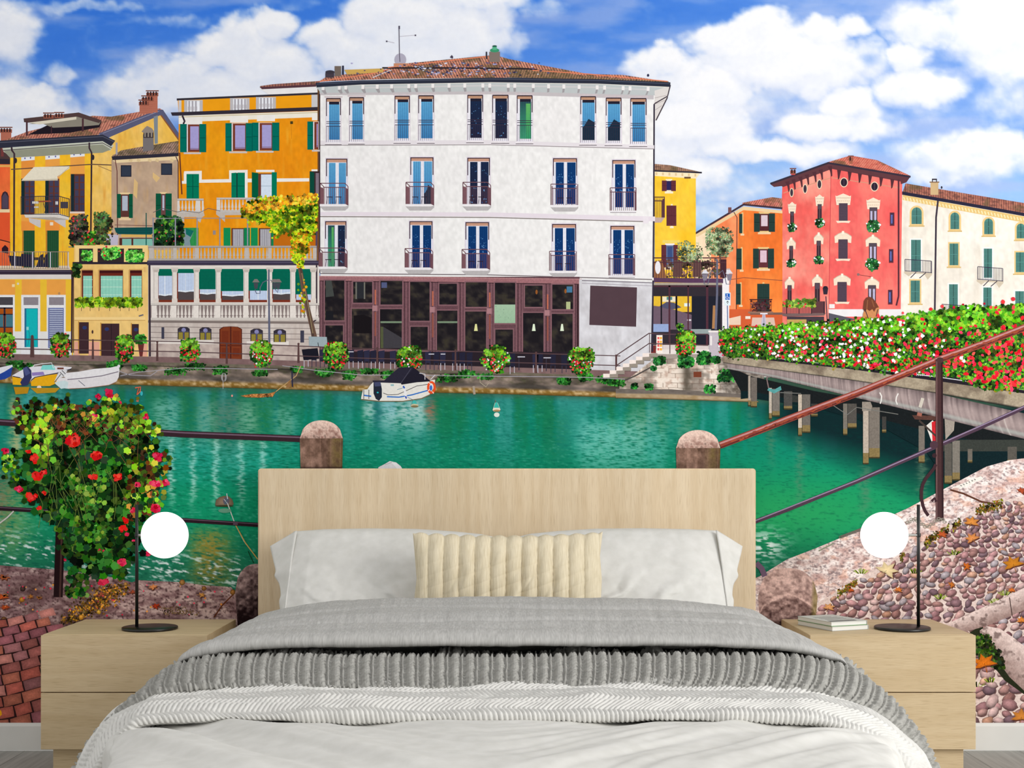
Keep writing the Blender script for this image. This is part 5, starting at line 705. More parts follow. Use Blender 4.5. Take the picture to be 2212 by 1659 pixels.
w = Ink(); w.poly([(27, 813), (44, 815), (50, 832), (28, 831)], (240, 180, 30)); w.poly([(67, 826), (78, 814), (124, 808), (122, 828), (108, 834), (68, 834)], (238, 178, 30)); w.poly([(27, 811), (52, 797), (70, 792), (110, 790), (156, 793), (152, 798), (128, 806), (76, 816), (66, 822), (44, 816), (28, 814)], (230, 228, 236)); w.line([(28, 813), (44, 816)], 2, (50, 48, 70)); w.line([(67, 822), (76, 815), (124, 806), (154, 797)], 1.8, (50, 48, 70)); w.poly([(88, 799), (92, 789), (116, 788), (120, 799)], (130, 220, 214)); w.line([(70, 795), (74, 789), (90, 786), (112, 784), (116, 796)], 1.6, (236, 234, 240)); w.poly([(69, 805), (94, 803), (97, 810), (70, 812)], (150, 130, 196)); w.poly([(50, 795), (60, 791), (68, 800), (69, 816), (60, 832), (48, 834), (44, 826), (52, 814)], (52, 56, 100)); w.poly([(50, 796), (58, 793), (66, 806), (56, 812)], (80, 88, 140)); w.ell(85, 837, 5, 4, (236, 226, 210)); w.rect(124, 794, 138, 798, (120, 70, 60)); w.poly([(30, 836), (64, 836), (60, 850), (34, 852)], (190, 140, 30)); w.poly([(66, 838), (130, 838), (120, 848), (80, 850)], (190, 146, 36)); w.build('motor_boat', mural, None, 'yellow and white motor boat')
w = Ink(); w.poly([(116, 816), (148, 816), (200, 810), (258, 797), (259, 792), (257, 814), (252, 824), (236, 832), (190, 838), (150, 840), (130, 838), (116, 826)], (230, 226, 230)); w.poly([(140, 806), (170, 803), (204, 797), (240, 794), (258, 790), (257, 800), (220, 812), (180, 818), (148, 820), (136, 812)], (236, 234, 238)); w.line([(146, 820), (180, 817), (220, 812), (256, 803)], 1.8, (120, 110, 126)); w.poly([(118, 826), (140, 822), (148, 826), (146, 838), (132, 840)], (206, 226, 230)); w.line([(150, 840), (190, 838), (236, 832), (254, 824)], 1.4, (150, 110, 90)); w.poly([(118, 824), (126, 806), (134, 798), (146, 800), (140, 812), (128, 818)], (226, 226, 230)); w.lines([[(130, 804), (138, 812)], [(134, 800), (142, 808)], [(118, 826), (132, 808)]], 1.4, (60, 60, 66)); w.ell(257, 791, 3, 3.4, (230, 226, 236)); w.line([(170, 822), (184, 834)], 1.4, (110, 110, 130)); w.build('rowing_boat', mural, None, 'white covered boat')
w = Ink(); w.poly([(780, 862), (784, 852), (790, 846), (800, 832), (806, 826), (870, 826), (930, 822), (940, 820), (938, 836), (928, 852), (910, 860), (870, 866), (820, 866), (784, 862)], (232, 230, 224)); w.poly([(780, 860), (784, 842), (800, 840), (802, 864), (784, 862)], (226, 226, 220)); w.poly([(805, 822), (830, 822), (834, 818), (862, 794), (892, 793), (912, 808), (930, 824), (900, 826), (868, 831), (866, 828), (806, 826)], (44, 42, 58)); w.poly([(866, 829), (894, 794), (912, 808), (930, 823), (900, 826), (868, 831)], (34, 32, 46)); w.line([(888, 796), (866, 828)], .8, (90, 88, 106)); w.line([(836, 857), (862, 858), (890, 853), (926, 843)], 2.6, (40, 110, 200)); w.line([(786, 854), (802, 856)], 3, (40, 110, 200)); w.line([(828, 849), (838, 853), (860, 852), (878, 844), (900, 834), (926, 830)], 1.3, (56, 52, 62)); w.poly([(807, 826), (822, 825), (825, 840), (825, 858), (819, 866), (812, 862), (807, 850)], (36, 42, 58)); w.poly([(808, 826), (822, 825), (824, 834), (810, 835)], (70, 76, 110)); w.ell(816, 848, 2.4, 1.6, (40, 180, 190), 8); w.line([(873, 836), (877, 856)], 4.6, (236, 236, 240)); w.line([(871, 834), (874, 839)], 3.6, (40, 90, 190)); w.line([(876, 856), (878, 861)], 3, (30, 60, 180)); w.line([(870, 838), (858, 842)], 1, (30, 130, 160)); w.line([(786, 842), (786, 862)], 1.4, (70, 70, 80)); w.line([(797, 842), (797, 862)], 1.4, (70, 70, 80)); w.line([(906, 806), (918, 808), (918, 820)], 1.6, (220, 220, 230)); w.line([(930, 820), (940, 810)], 1.4, (220, 220, 230)); w.rect(844, 830, 851, 834, (150, 190, 196))
w.line([(780, 863), (820, 867), (870, 867), (912, 861), (930, 852)], 1.6, (130, 110, 80)); aa = np.linspace(0, 2 * math.pi, 20); w.line([(932 + 7 * math.cos(a), 837 + 11.4 * math.sin(a)) for a in aa], 5, (236, 84, 40)); w.lines([[(926, 826), (930, 829)], [(934, 846), (937, 850)], [(925, 845), (928, 841)]], 2, (250, 220, 210)); w.ell(931, 838, 3, 6, (60, 110, 200)); w.build('motor_boat', mural, None, 'white motor boat with dark canopy and orange lifebuoy')
up()
# ---- bridge
w = Ink(); w.poly([(1570, 790), (1620, 812), (1760, 845), (XR, 945), (XR, 1090), (2060, 1060), (2000, 975), (1900, 920), (1760, 880), (1620, 860), (1600, 862), (1600, 830)], (16, 36, 40)); w.poly([(1570, 790), (1620, 812), (1760, 845), (XR, 945), (XR, 1000), (2000, 930), (1800, 880), (1620, 845), (1600, 845)], (26, 30, 32)); PC = (170, 158, 146)
w.poly([(1700, 850), (1740, 860), (1740, 870), (1700, 868)], (54, 56, 54)); w.poly([(2030, 950), (2212, 950), (2212, 975), (2030, 975)], (58, 62, 58))
w.m()
for x0, x1, y0, y1, c in ((1616, 1621, 812, 878, PC), (1622, 1635, 815, 880, (112, 104, 98)), (1661, 1667, 838, 906, (190, 178, 164)), (1668, 1684, 840, 900, (122, 116, 110)), (1693, 1711, 845, 885, (78, 76, 74)), (1724, 1732, 852, 942, (196, 182, 166)), (1733, 1750, 852, 935, (110, 104, 98)), (1821, 1830, 872, 940, (120, 114, 106)), (1831, 1850, 872, 925, (84, 80, 76)), (1864, 1876, 880, 1003, (186, 172, 158)), (1877, 1900, 880, 990, (122, 114, 106)), (1984, 1997, 920, 1000, (120, 112, 104)), (1752, 1766, 872, 900, (60, 60, 58)), (1905, 1914, 900, 935, (64, 62, 60)), (2040, 2056, 958, 1045, (92, 88, 82)), (2057, 2073, 952, 1038, (126, 120, 112)), (2090, 2100, 970, 1000, (110, 104, 96)), (2176, 2196, 965, 1000, (90, 86, 80))):
    w.b(); w.rect(x0, y0, x1, y1, c); w.rect(x0, y1 - (y1 - y0) * .2, x1, y1, (134, 116, 76)); w.rect(x0, y1 - 3, x1, y1, (70, 62, 40))
w.e(); w.poly([(1862, 868), (1880, 868), (1884, 878), (1880, 888), (1862, 888)], (150, 140, 130)); w.poly([(2040, 900), (2062, 910), (2060, 930), (2042, 950)], (160, 150, 140)); w.poly([(2000, 920), (2014, 908), (2024, 918), (2014, 960)], (226, 222, 216)); w.poly([(2012, 912), (2024, 908), (2024, 950), (2014, 958)], (206, 40, 50)); w.line([(1985, 908), (2030, 950)], 4, (70, 60, 56)); w.poly([(1970, 897), (2024, 898), (2024, 908), (1976, 906)], (90, 60, 54)); w.poly([(1984, 880), (1994, 882), (1990, 900), (1980, 898)], (160, 100, 86))
w.lines([[(1800, 876), (1830, 896), (1850, 880), (1940, 895)], [(1685, 848), (1730, 850)]], 1.6, (120, 120, 116)); w.poly([(1657, 843), (1672, 850), (1688, 842), (1686, 834), (1672, 842), (1660, 838)], (90, 160, 160)); w.line([(1660, 838), (1656, 818), (1668, 802)], 2.6, (130, 110, 110)); w.build('bridge_piers', mural, PG, None, 'stuff'); up()
def pipec(X, Y, U, V):
    r = np.sin((X + 8 * V * V * 3) / (1.6 + U * 2.4) * 1.3) ; n = vn((X + 26 * V * V * U) / (2.5 + 5 * U), V * .6, 240); m = fbm(X / 40, V * 2, 241, 3)
    sh = .55 + .75 * np.sin(np.clip(V, 0, 1) * np.pi * .92 + .1); c = mixc((86, 74, 76), (172, 154, 152), np.clip(sh * .75 + (n - .5) * .55 + (m - .5) * .3 - .12, 0, 1)); c = mixc(c, (210, 204, 198), (np.clip(n - .86, 0, 1) * 5) * (V > .3)); return mixc(c, (186, 200, 194), np.clip((V - .72) * 5, 0, .5) * np.clip(1.1 - (V - .85) * 8, 0, 1))
w = Ink(); w.loft([(1571, 783), (1680, 792), (1840, 818), (2000, 845), (2212, 893), (XR, 922)], [(1571, 797), (1680, 818), (1840, 857), (2000, 895), (2212, 948), (XR, 980)], 700, 26, pipec); w.lines([[(1900, 848), (1904, 856), (1903, 866), (1901, 872)], [(1940, 850), (1936, 858), (1935, 866), (1938, 874)]], 2.6, (232, 228, 224)); w.line([(1993, 860), (1987, 880)], 7, (206, 198, 186)); w.build('bridge_pipe', mural, PR, 'thick ribbed grey pipe'); up()
def beamc(X, Y, U, V): n = fbm(X / 9, Y / 6, 250, 4); c = mixc((150, 136, 116), (186, 172, 150), n); c = mixc(c, (112, 98, 84), np.clip((fbm(X / 30, Y / 30, 251, 3) - .55) * 4, 0, .7)); return mixc(c, (30, 32, 32), np.clip((V - .88) * 9, 0, 1))
w = Ink(); w.loft([(1562, 768), (1840, 798), (2030, 824), (2212, 850), (XR, 868)], [(1562, 784), (1840, 822), (2030, 851), (2212, 884), (XR, 908)], 400, 16, beamc); w.poly([(1562, 764), (1700, 772), (1840, 784), (2030, 802), (XR, 846), (XR, 866), (2030, 824), (1840, 798), (1562, 768)], (38, 34, 42)); w.line([(1660, 772), (1840, 792), (2030, 815), (2212, 842)], 1.8, (214, 212, 220)); bars(w, 1980, 2080, 800, 812, 4, 1.2, (216, 214, 222)); w.build('bridge_deck', mural, PG, 'concrete bridge edge'); up()
w = Ink(); HT = [(1552, 718), (1570, 710), (1650, 706), (1760, 697), (1850, 694), (1900, 688), (1950, 684), (2050, 670), (2100, 662), (2130, 668), (2212, 656), (XR, 650)]; HB = [(XR, 868), (2212, 840), (2160, 842), (2118, 836), (2060, 812), (2000, 806), (1900, 800), (1800, 788), (1700, 776), (1620, 770), (1575, 772), (1556, 760)]
w2 = Ink(); w2.poly([(1862, 700), (1864, 678), (1870, 662), (1866, 652), (1870, 645), (1877, 642), (1886, 645), (1894, 656), (1899, 664), (1898, 680), (1896, 700)], (206, 140, 92)); w2.poly([(1864, 668), (1866, 650), (1871, 643), (1878, 641), (1886, 645), (1893, 655), (1898, 664), (1892, 666), (1888, 674), (1884, 668), (1878, 672), (1872, 668), (1868, 674)], (116, 66, 50)); w2.line([(1874, 648), (1872, 668)], 2, (150, 96, 66)); w2.line([(1883, 648), (1888, 664)], 2, (146, 92, 62)); w2.line([(1868, 668), (1876, 690)], 1.8, (60, 44, 60)); w2.line([(1896, 668), (1892, 684)], 1.6, (60, 44, 60)); w2.build('person', mural, None, 'brown haired person seen from behind'); up()
w = Ink(); HP = HT + HB; w.poly(HP, (58, 104, 34)); pal = [(66, 140, 30), (90, 160, 38), (50, 116, 30), (112, 172, 46), (40, 90, 30), (140, 120, 40), (90, 160, 30), (30, 70, 28), (24, 56, 24), (60, 110, 36), (22, 50, 26)]
x, y = pts_in(HP, 15000, 500, 3.5); s = 1.9 + (x - 1550) / 400; w.scatter(x, y, s, pal, LEAF, seed=500, layers=30)
x, y = pts_in(HT + [(XR, 700), (2212, 706), (1900, 720), (1552, 735)], 1800, 501, 3); w.scatter(x, y, 2.2 + (x - 1550) / 330, [(96, 176, 36), (130, 180, 44), (76, 156, 36)], LEAF, seed=501)
x, y = pts_in(HP, 1350, 502, 3); m = np.random.RandomState(1).rand(len(x)) < .16 + .6 * np.clip((y - (720 - (x - 1550) * .06)) / 75, 0, 1); w.scatter(x[m], y[m], 2.5 + (x[m] - 1550) / 380, [(236, 36, 56), (226, 30, 44), (240, 80, 76), (240, 50, 90)], blob(0, 0, 1, 1, 9, .38, 3), seed=503)
x, y = pts_in(HP, 560, 504, 2); m = np.exp(-((x - 1780) / 190) ** 2) > np.random.RandomState(2).rand(len(x)) * 1.05; w.scatter(x[m], y[m], 2.2 + (x[m] - 1550) / 480, [(244, 244, 248)], blob(0, 0, 1, 1, 9, .38, 4), seed=505); w.scatter(np.array([2188, 2166, 2140, 2126, 2010, 2035, 1950, 1905, 2080, 2060.]), np.array([646, 652, 664, 656, 668, 662, 676, 686, 658, 664.]), 3.6, RED, blob(0, 0, 1, 1, 7, .3), seed=506)
w.build('flower_hedge', mural, PR, 'long hedge of red and white geraniums', 'stuff'); up()
# ---- stone bank, cobbles and stones on the far side
EDG = [(1500, 1330), (1600, 1262), (1640, 1245), (1700, 1208), (1760, 1185), (1820, 1160), (1900, 1125), (1960, 1098), (2060, 1045), (2130, 1008), (2180, 994), (2212, 990), (XR, 960)]
BRD = [(1500, 1480), (1600, 1420), (1700, 1350), (1770, 1300), (1850, 1252), (1950, 1195), (2060, 1130), (2110, 1098), (2180, 1078), (XR, 1050)]
def bankc(X, Y, U, V): n = fbm(X / 16 + Y / 50, Y / 9, 260, 5); m = fbm(X / 5, Y / 4, 262, 3); k2 = fbm((X + Y * 1.2) / 7, (Y - X * .45) / 3.2, 265, 4); c = mixc((206, 172, 166), (250, 236, 232), np.clip((n - .25) * 2.8, 0, 1)); c = mixc(c, (120, 104, 108), np.clip((k2 - .56) * 5, 0, .75)); c = mixc(c, (150, 118, 114), np.clip((m - .6) * 5, 0, .6)); return mixc(c, (236, 176, 150), np.clip((fbm(X / 24, Y / 14, 263, 3) - .62) * 5, 0, .45))
w = Ink(); w.loft(EDG, BRD, 360, 60, bankc); w.line([(2052, 1058), (2080, 1066), (2120, 1084), (2160, 1090)], 4, (96, 58, 44)); w.poly([(2060, 1052), (2090, 1040), (2118, 1028), (2124, 1034), (2074, 1056)], (240, 234, 226)); w.lines([[(2074 + i * 6, 1048 - i * 2.6), (2077 + i * 6, 1050 - i * 2.6)] for i in range(6)], 1.6, (60, 60, 60)); w.build('stone_kerb', mural, PG, 'pale pink stone edge of the canal bank'); up()
def sandc(X, Y, U, V): n = fbm(X / 6, Y / 5, 270, 3); return mixc((204, 178, 170), (240, 224, 218), n)
w = Ink(); w.loft(BRD, [(1500, 1480), (1600, 1600), (XR, 1600)], 300, 80, sandc)
r = np.random.RandomState(8); ppal = np.array([(146, 108, 112), (160, 120, 122), (172, 134, 130), (128, 98, 104), (150, 112, 108), (188, 158, 156), (120, 96, 104), (184, 142, 122), (150, 140, 146), (176, 132, 134)], float); yy = 1070.0; peb = []
while yy < 1575:
    sz = 6.5 + (yy - 1070) / 58; xx = 1500 + r.uniform(0, sz)
    while xx < XR:
        s = sz * r.uniform(.75, 1.25); px_, py_ = xx + r.normal(0, 1.5), yy + r.normal(0, sz * .2)
        if py_ > np.interp(px_, [p[0] for p in BRD], [p[1] for p in BRD]) + 8: peb.append((px_, py_, s, r.uniform(.46, .72), r.normal(-.3, .4)))
        xx += s * 2.0
    yy += sz * 1.22
nP = 12; ang = np.linspace(0, 2 * np.pi, nP, endpoint=False)
for h in (0, 1):
    V_, Cc, Ls, Zs = [], [], [], []; c0 = 0
    for i, (px_, py_, s, asp, th) in enumerate(peb):
        if not (px_ < 2290): continue
        k_ = 1 + r.uniform(-.1, .1, nP); ex, ey = s * np.cos(ang) * k_, s * asp * np.sin(ang) * k_; X_ = px_ + ex * np.cos(th) - ey * np.sin(th); Y_ = py_ + ex * np.sin(th) + ey * np.cos(th); cc = ppal[int(hsh(np.array(i), np.array(1), 3) * 9.99)] + r.normal(0, 8)
        if h == 0: V_.append(np.column_stack([X_ + 1.2, Y_ + 2.2])); Cc.append(np.repeat([(112, 82, 80)], nP, 0)); Ls.append(nP); Zs.append(np.arange(c0, c0 + nP)); c0 += nP
        else:
            V_.append(np.vstack([np.column_stack([X_, Y_]), np.column_stack([px_ + (X_ - px_) * .6 - s * .1, py_ + (Y_ - py_) * .6 - s * .15]), [(px_ - s * .2, py_ - s * .28)]])); e = cc[None] * (.72 + .2 * (-np.sin(ang + th)))[:, None]; Cc.append(np.vstack([e, np.repeat([cc * 1.04], nP, 0), [cc * 1.22 + 10]]))
            q = []
            for j in range(nP): j2 = (j + 1) % nP; q += [c0 + j, c0 + j2, c0 + nP + j2, c0 + nP + j]; Ls.append(4)
            for j in range(nP): q += [c0 + nP + j, c0 + nP + (j + 1) % nP, c0 + 2 * nP]; Ls.append(3)
            Zs.append(np.array(q)); c0 += 2 * nP + 1
    if h == 0: w.add(np.vstack(V_), np.vstack(Cc), Ls, np.concatenate(Zs))
    else:
        lv = np.concatenate([np.full(2 * nP + 1, (w.L + (i * .6180339) % 1 * 11) * STEP) for i in range(len(V_))]); w.add(np.vstack(V_), np.vstack(Cc), Ls, np.concatenate(Zs), lv); w.L += 12
w.build('cobblestones', mural, PG, 'rounded pinkish cobblestones', 'stuff'); up()
w = Ink(); mx_, my_ = [], []
for i in range(1500): t = r.rand(); x_ = 1765 + t * 400; y_ = np.interp(x_, [p[0] for p in BRD], [p[1] for p in BRD]) + 6 + r.normal(0, 4.5); mx_.append(x_); my_.append(y_)
mx_, my_ = np.array(mx_), np.array(my_); m = fbm(mx_ / 30, my_ * 0, 5, 2) > .42; w.scatter(mx_[m], my_[m], 3, [(86, 84, 28), (120, 120, 30), (60, 58, 26), (150, 100, 40), (96, 60, 34)], TRI, seed=9)
w.m()
for x_, y_, c_ in ((2030, 1290, 0), (2170, 1282, 0), (2060, 1195, 0), (1975, 1235, 0), (2110, 1480, 0), (2140, 1470, 0), (1860, 1235, 0), (2150, 1300, 0)): w.b(); a = r.uniform(-1.4, 1.4, 16); w.lines([[(x_ + q * 5, y_ + 4), (x_ + q * 12, y_ - 8 + abs(q) * 4)] for q in a], 1.3, (150, 176, 50))
w.e()
def maple(ink, cx, cy, s, col, th=0, sq=.75):
    P_ = []
    for i in range(5): a = th + (i - 2) * .95 - 1.57; P_ += [(cx + s * math.cos(a - .38) * .62, cy + s * math.sin(a - .38) * .62 * sq), (cx + s * math.cos(a - .12) * .8, cy + s * math.sin(a - .12) * .8 * sq), (cx + s * math.cos(a) * 1.05, cy + s * math.sin(a) * 1.05 * sq), (cx + s * math.cos(a + .14) * .78, cy + s * math.sin(a + .14) * .78 * sq), (cx + s * math.cos(a + .45) * .52, cy + s * math.sin(a + .45) * .52 * sq)]
    P_ += [(cx + s * .1 * math.cos(th + 1.57), cy + s * .3 * sq)]; ink.poly([(a + 2, b_ + 2.5) for a, b_ in P_], (90, 50, 40)); ink.shaded(P_, col, tuple(int(c * .82) for c in col), (cx, cy)); ink.line([(cx, cy), (cx + s * math.cos(th + 1.7), cy + s * math.sin(th + 1.7) * sq)], 1.3, tuple(int(c * .7) for c in col))
w.m()
for x_, y_, s_, c_, t_ in ((1915, 1232, 26, (250, 226, 176), .7), (2098, 1128, 18, (232, 150, 70), .2), (2100, 1163, 17, (232, 150, 84), -.6), (2188, 1218, 24, (214, 136, 40), -.4), (2130, 1432, 28, (226, 120, 30), -.2), (2206, 1548, 24, (220, 140, 60), 0), (1790, 1312, 14, (236, 170, 110), .3), (1940, 1274, 10, (226, 130, 60), .3), (2054, 1263, 10, (206, 120, 50), 1.2), (2086, 1223, 12, (214, 110, 40), 1.5), (1838, 1275, 7, (206, 90, 40), 0), (1900, 1125, 0.1, (206, 90, 40), 0), (2098, 1092, 0.1, (200, 90, 40), 0), (2035, 1155, 12, (206, 96, 50), .4), (2205, 1060, 11, (190, 84, 50), .8), (2185, 1275, 9, (226, 120, 50), 0), (2206, 1340, 12, (230, 140, 60), 0)): w.b(); s_ > 1 and maple(w, x_, y_, s_, c_, t_)
w.e(); w.build('fallen_leaves', mural, None, 'orange fallen maple leaves and moss', 'stuff'); up()
def logc(X, Y, U, V): n = fbm(X / 10, Y / 8, 280, 4); c = mixc((150, 124, 118), (226, 204, 198), np.clip(1.15 - V * 1.1 + (n - .5) * .8, 0, 1)); return mixc(c, (80, 60, 56), np.clip((n - .62) * 5, 0, .6))
w = Ink(); w.poly([(2085, 1372), (2120, 1350), (2150, 1400), (2175, 1450), (2212, 1470), (2212, 1500), (2170, 1470), (2130, 1420), (2095, 1390)], (40, 44, 28)); w.loft([(2040, 1350), (2100, 1322), (2180, 1285), (XR, 1210)], [(2040, 1356), (2080, 1366), (2130, 1352), (2180, 1332), (XR, 1262)], 160, 24, logc); w.loft([(2116, 1362), (2130, 1352), (2160, 1358), (2190, 1378), (2230, 1410), (XR, 1450)], [(2116, 1366), (2150, 1420), (2180, 1462), (2212, 1492), (2250, 1510), (XR, 1540)], 150, 40, logc); w.line([(2180, 1290), (2186, 1330)], 2, (70, 54, 50)); greens(w, [(2108, 1370), (2135, 1378), (2160, 1420), (2172, 1446), (2140, 1440), (2108, 1410)], 420, 4, [(40, 70, 24), (70, 100, 30), (30, 44, 24), (60, 60, 40)], 91, je=4, base=(40, 46, 26)); maple(w, 2126, 1432, 27, (232, 124, 30), -.3); w.build('kerb_logs', mural, PG, 'worn stone kerbs among the cobbles'); up()
# ---- left bank and brick paving
def lbank(X, Y, U, V): n = fbm(X / 18, Y / 8, 290, 5); m = fbm(X / 5, Y / 3.5, 291, 3); d = fbm(X / 70, Y / 40, 292, 3); c = mixc((128, 96, 98), (206, 178, 172), np.clip((n - .34) * 2.5 + (X - 250) / 1300, 0, 1)); c = mixc(c, (70, 46, 48), np.clip((m - .55) * 4.5, 0, .75)); c = mixc(c, (62, 38, 36), np.clip((d - .4) * 2.6, 0, .8) * np.clip((330 - X) / 200, 0, 1) * np.clip((Y - 1240) / 40, 0, 1)); return c
w = Ink(); w.loft([(XL, 1214), (0, 1221), (120, 1230), (200, 1240), (262, 1250), (285, 1258), (300, 1253), (400, 1258), (440, 1264), (500, 1268), (512, 1290), (600, 1300)], [(XL, 1420), (600, 1420)], 420, 110, lbank); w.line([(462, 1334), (480, 1308), (504, 1284)], 3, (96, 50, 30)); x, y = pts_in([(130, 1345), (180, 1300), (240, 1262), (280, 1262), (260, 1290), (200, 1325), (150, 1350)], 700, 93, 7); w.scatter(x, y, 3, [(120, 84, 26), (90, 60, 26), (170, 110, 40), (60, 44, 24), (214, 150, 40), (96, 80, 30)], TRI, seed=93); x, y = pts_in([(345, 1310), (400, 1312), (436, 1330), (350, 1326)], 160, 94, 3); w.scatter(x, y, 2, [(120, 96, 66), (90, 70, 50)], TRI, seed=94)
w.m()
for x_, y_, s_, c_ in ((10, 1246, 14, (196, 100, 56)), (6, 1290, 15, (206, 90, 40)), (12, 1312, 12, (190, 76, 36)), (12, 1286, 8, (214, 130, 60)), (65, 1288, 9, (190, 120, 50)), (85, 1290, 8, (180, 110, 44)), (216, 1283, 12, (170, 90, 60)), (332, 1268, 12, (236, 150, 90)), (435, 1285, 10, (230, 160, 80)), (338, 1309, 12, (190, 60, 30)), (285, 1278, 9, (176, 80, 50))): w.b(); maple(w, x_, y_, s_, c_, x_, .55)
w.e(); w.m()
for x_, y_, r_, c_ in ((394, 1258, 6.4, (166, 112, 50)), (441, 1271, 5.4, (150, 96, 40)), (503, 1279, 6, (160, 100, 36)), (48, 1295, 6, (190, 120, 30)), (214, 1322, 5, (226, 170, 50)), (50, 1272, 6, (60, 36, 30)), (9, 1338, 6.5, (110, 66, 30)), (260, 1252, 6, (150, 100, 50)), (272, 1262, 5, (170, 116, 50)), (176, 1333, 6, (230, 150, 40))): w.b(); w.shaded(blob(x_, y_, r_, r_, 12, .08, int(x_)), tuple(min(255, c + 30) for c in c_), tuple(int(c * .6) for c in c_), (x_ - 1.5, y_ - 2))
w.e(); w.scatter(r.uniform(0, 480, 60), r.uniform(1262, 1330, 60), 1.8, [(226, 30, 70), (236, 60, 90), (230, 150, 60)], OVAL, seed=95); w.build('stone_kerb', mural, PG, 'dark mottled stone edge with seed balls'); up()
w = Ink(); w.poly([(XL, 1330), (0, 1338), (60, 1330), (96, 1342), (130, 1358), (200, 1440), (260, 1600), (XL, 1600)], (50, 30, 30)); r = np.random.RandomState(5); bpal = [(176, 104, 98), (160, 96, 104), (190, 112, 92), (150, 92, 98), (182, 96, 84), (168, 110, 112), (200, 130, 120)]; w.h = True
y_ = 1332.0; row = 0
while y_ < 1600:
    bh = 18 + (y_ - 1332) * .04; bw = 33 + (y_ - 1332) * .05; x_ = -120 + (row % 2) * bw * .5 + r.uniform(-5, 5)
    while x_ < 330:
        ww = bw * r.uniform(.85, 1.12)
        if x_ + ww > 118 + (y_ - 1332) * .9: break
        sk = 3 + (x_ + 60) * .02; dy = -(x_ * .07) * (1 if y_ > 1400 else .3) + 8 * math.sin(x_ / 60); g = 1.6; c = np.array(bpal[r.randint(7)], float) * r.uniform(.85, 1.08); e_ = lambda: r.uniform(-1, 1); yq = lambda xx_: y_ - xx_ * .12 + 7 * math.sin((xx_ + 80) / 45); yl, yr = yq(x_), yq(x_ + ww); q = [(x_ + g + e_(), yl + g + e_()), (x_ + ww * .5, (yl + yr) / 2 + g - .6), (x_ + ww - g + e_(), yr + g + e_()), (x_ + ww - g + sk * .5, yr + bh * .5), (x_ + ww - g + sk + e_(), yr + bh - g + e_()), (x_ + ww * .5 + sk, (yl + yr) / 2 + bh - g), (x_ + g + sk + e_(), yl + bh - g + e_()), (x_ + g + sk * .5, yl + bh * .5)]
        w.shaded(q, np.clip(c * 1.12, 0, 255), c * .88); x_ += ww
    y_ += bh; row += 1
w.h = False; w.L += 1; w.poly([(0, 1533), (3, 1535), (5, 1543), (0, 1548)], (240, 170, 30)); w.build('brick_paving', mural, PG, 'arched rows of red clay paving bricks'); up()
# ---- bollards, rails, iron posts
def boll(X0, X1, Y0, Y1, kind):
    w = Ink(); m = (X0 + X1) / 2; hw = (X1 - X0) / 2; 
    if kind == 'post':
        yd = Y0 + 40; 
        def dome(X, Y, U, V): n = fbm(X / 6, Y / 7, int(X0), 4); c = mixc((150, 112, 102), (236, 206, 192), np.clip(.4 + .9 * (1 - V) + (n - .5) * 2 - .35 * abs(U - .42), 0, 1)); return mixc(c, (80, 56, 50), np.clip((n - .6) * 5, 0, .7) * V)
        xs = np.linspace(-1, 1, 15); top = [(m + hw * x, yd - 40 * max(0, 1 - abs(x) ** 2.1) ** .5) for x in xs]; w.loft(top, [(X0, yd), (X1, yd)], 60, 22, dome)
        def body(X, Y, U, V): n = fbm(X / 9, Y / 12, int(X0) + 2, 4); seg = np.floor(U * 4.2) % 2; c = mixc((96, 72, 60), (176, 140, 124), np.clip(n * 1.3 - .2 + seg * .18 - U * .25, 0, 1)); c = mixc(c, (90, 80, 30), np.clip((U - .62) * 3, 0, .6) * n * 1.3); c = mixc(c, (150, 116, 100), ((abs(U * 4.2 - np.round(U * 4.2)) < .05) & (V < .52)) * .5); return mixc(c, (44, 30, 28), np.clip(1 - abs(V - .52) / .04, 0, 1) * .9)
        w.loft([(X0, yd - 1), (X1, yd - 1)], [(X0 + 3, Y1 + 60), (X1 - 3, Y1 + 60)], 60, 60, body)
    else:
        def ball(X, Y, U, V): n = fbm(X / 8, Y / 6, int(X0) + 4, 5); l = 1.25 - V * (.7 if kind == 'light' else 1.35) - (.32 * (V > .42 + .03 * np.sin(U * 9)) if kind == 'light' else 0) + (n - .5) * 1.5 - (.5 * abs(U - .45) if kind == 'light' else .25) + .3 * np.exp(-((V - .41 - .03 * np.sin(U * 9)) / .03) ** 2); c = mixc((70, 48, 46) if kind == 'light' else (34, 20, 22), (226, 190, 180) if kind == 'light' else (196, 166, 162), np.clip(l * (.8 if kind == 'light' else .72), 0, 1)); return mixc(c, (110, 104, 40), np.clip((U - .9) * 9, 0, .5) if kind == 'light' else 0 * U)
        xs = np.linspace(-1, 1, 17); w.loft([(m + hw * x, Y0 + 62 * (1 - max(0, 1 - abs(x) ** 2.3) ** .5)) for x in xs], [(X0 + 8, Y1 + 40), (X1 - 8, Y1 + 40)], 90, 70, ball)
    return w.build('stone_bollard', mural, PG)
w = Ink(); PI_ = [(70, 48, 54), (36, 22, 28)]; w.line([(XL, 898), (0, 912), (60, 916), (250, 929), (400, 938), (650, 948)], 14, (58, 38, 46)); w.line([(XL, 895), (0, 909), (60, 913), (250, 926), (400, 935), (650, 945)], 3, (116, 92, 110)); w.line([(XL, 1090), (0, 1098), (140, 1106), (300, 1117), (420, 1125), (560, 1134)], 9, (44, 28, 36)); w.line([(XL, 1088), (0, 1096), (300, 1115), (560, 1132)], 1.6, (104, 84, 100)); w.rect(504, 1127, 514, 1134, (90, 70, 84)); w.line([(0, 1130), (16, 1118), (30, 1104)], 3, (200, 196, 190)); w.build('iron_railing', mural, PR, 'dark iron hand rail with a thinner rail below'); up()
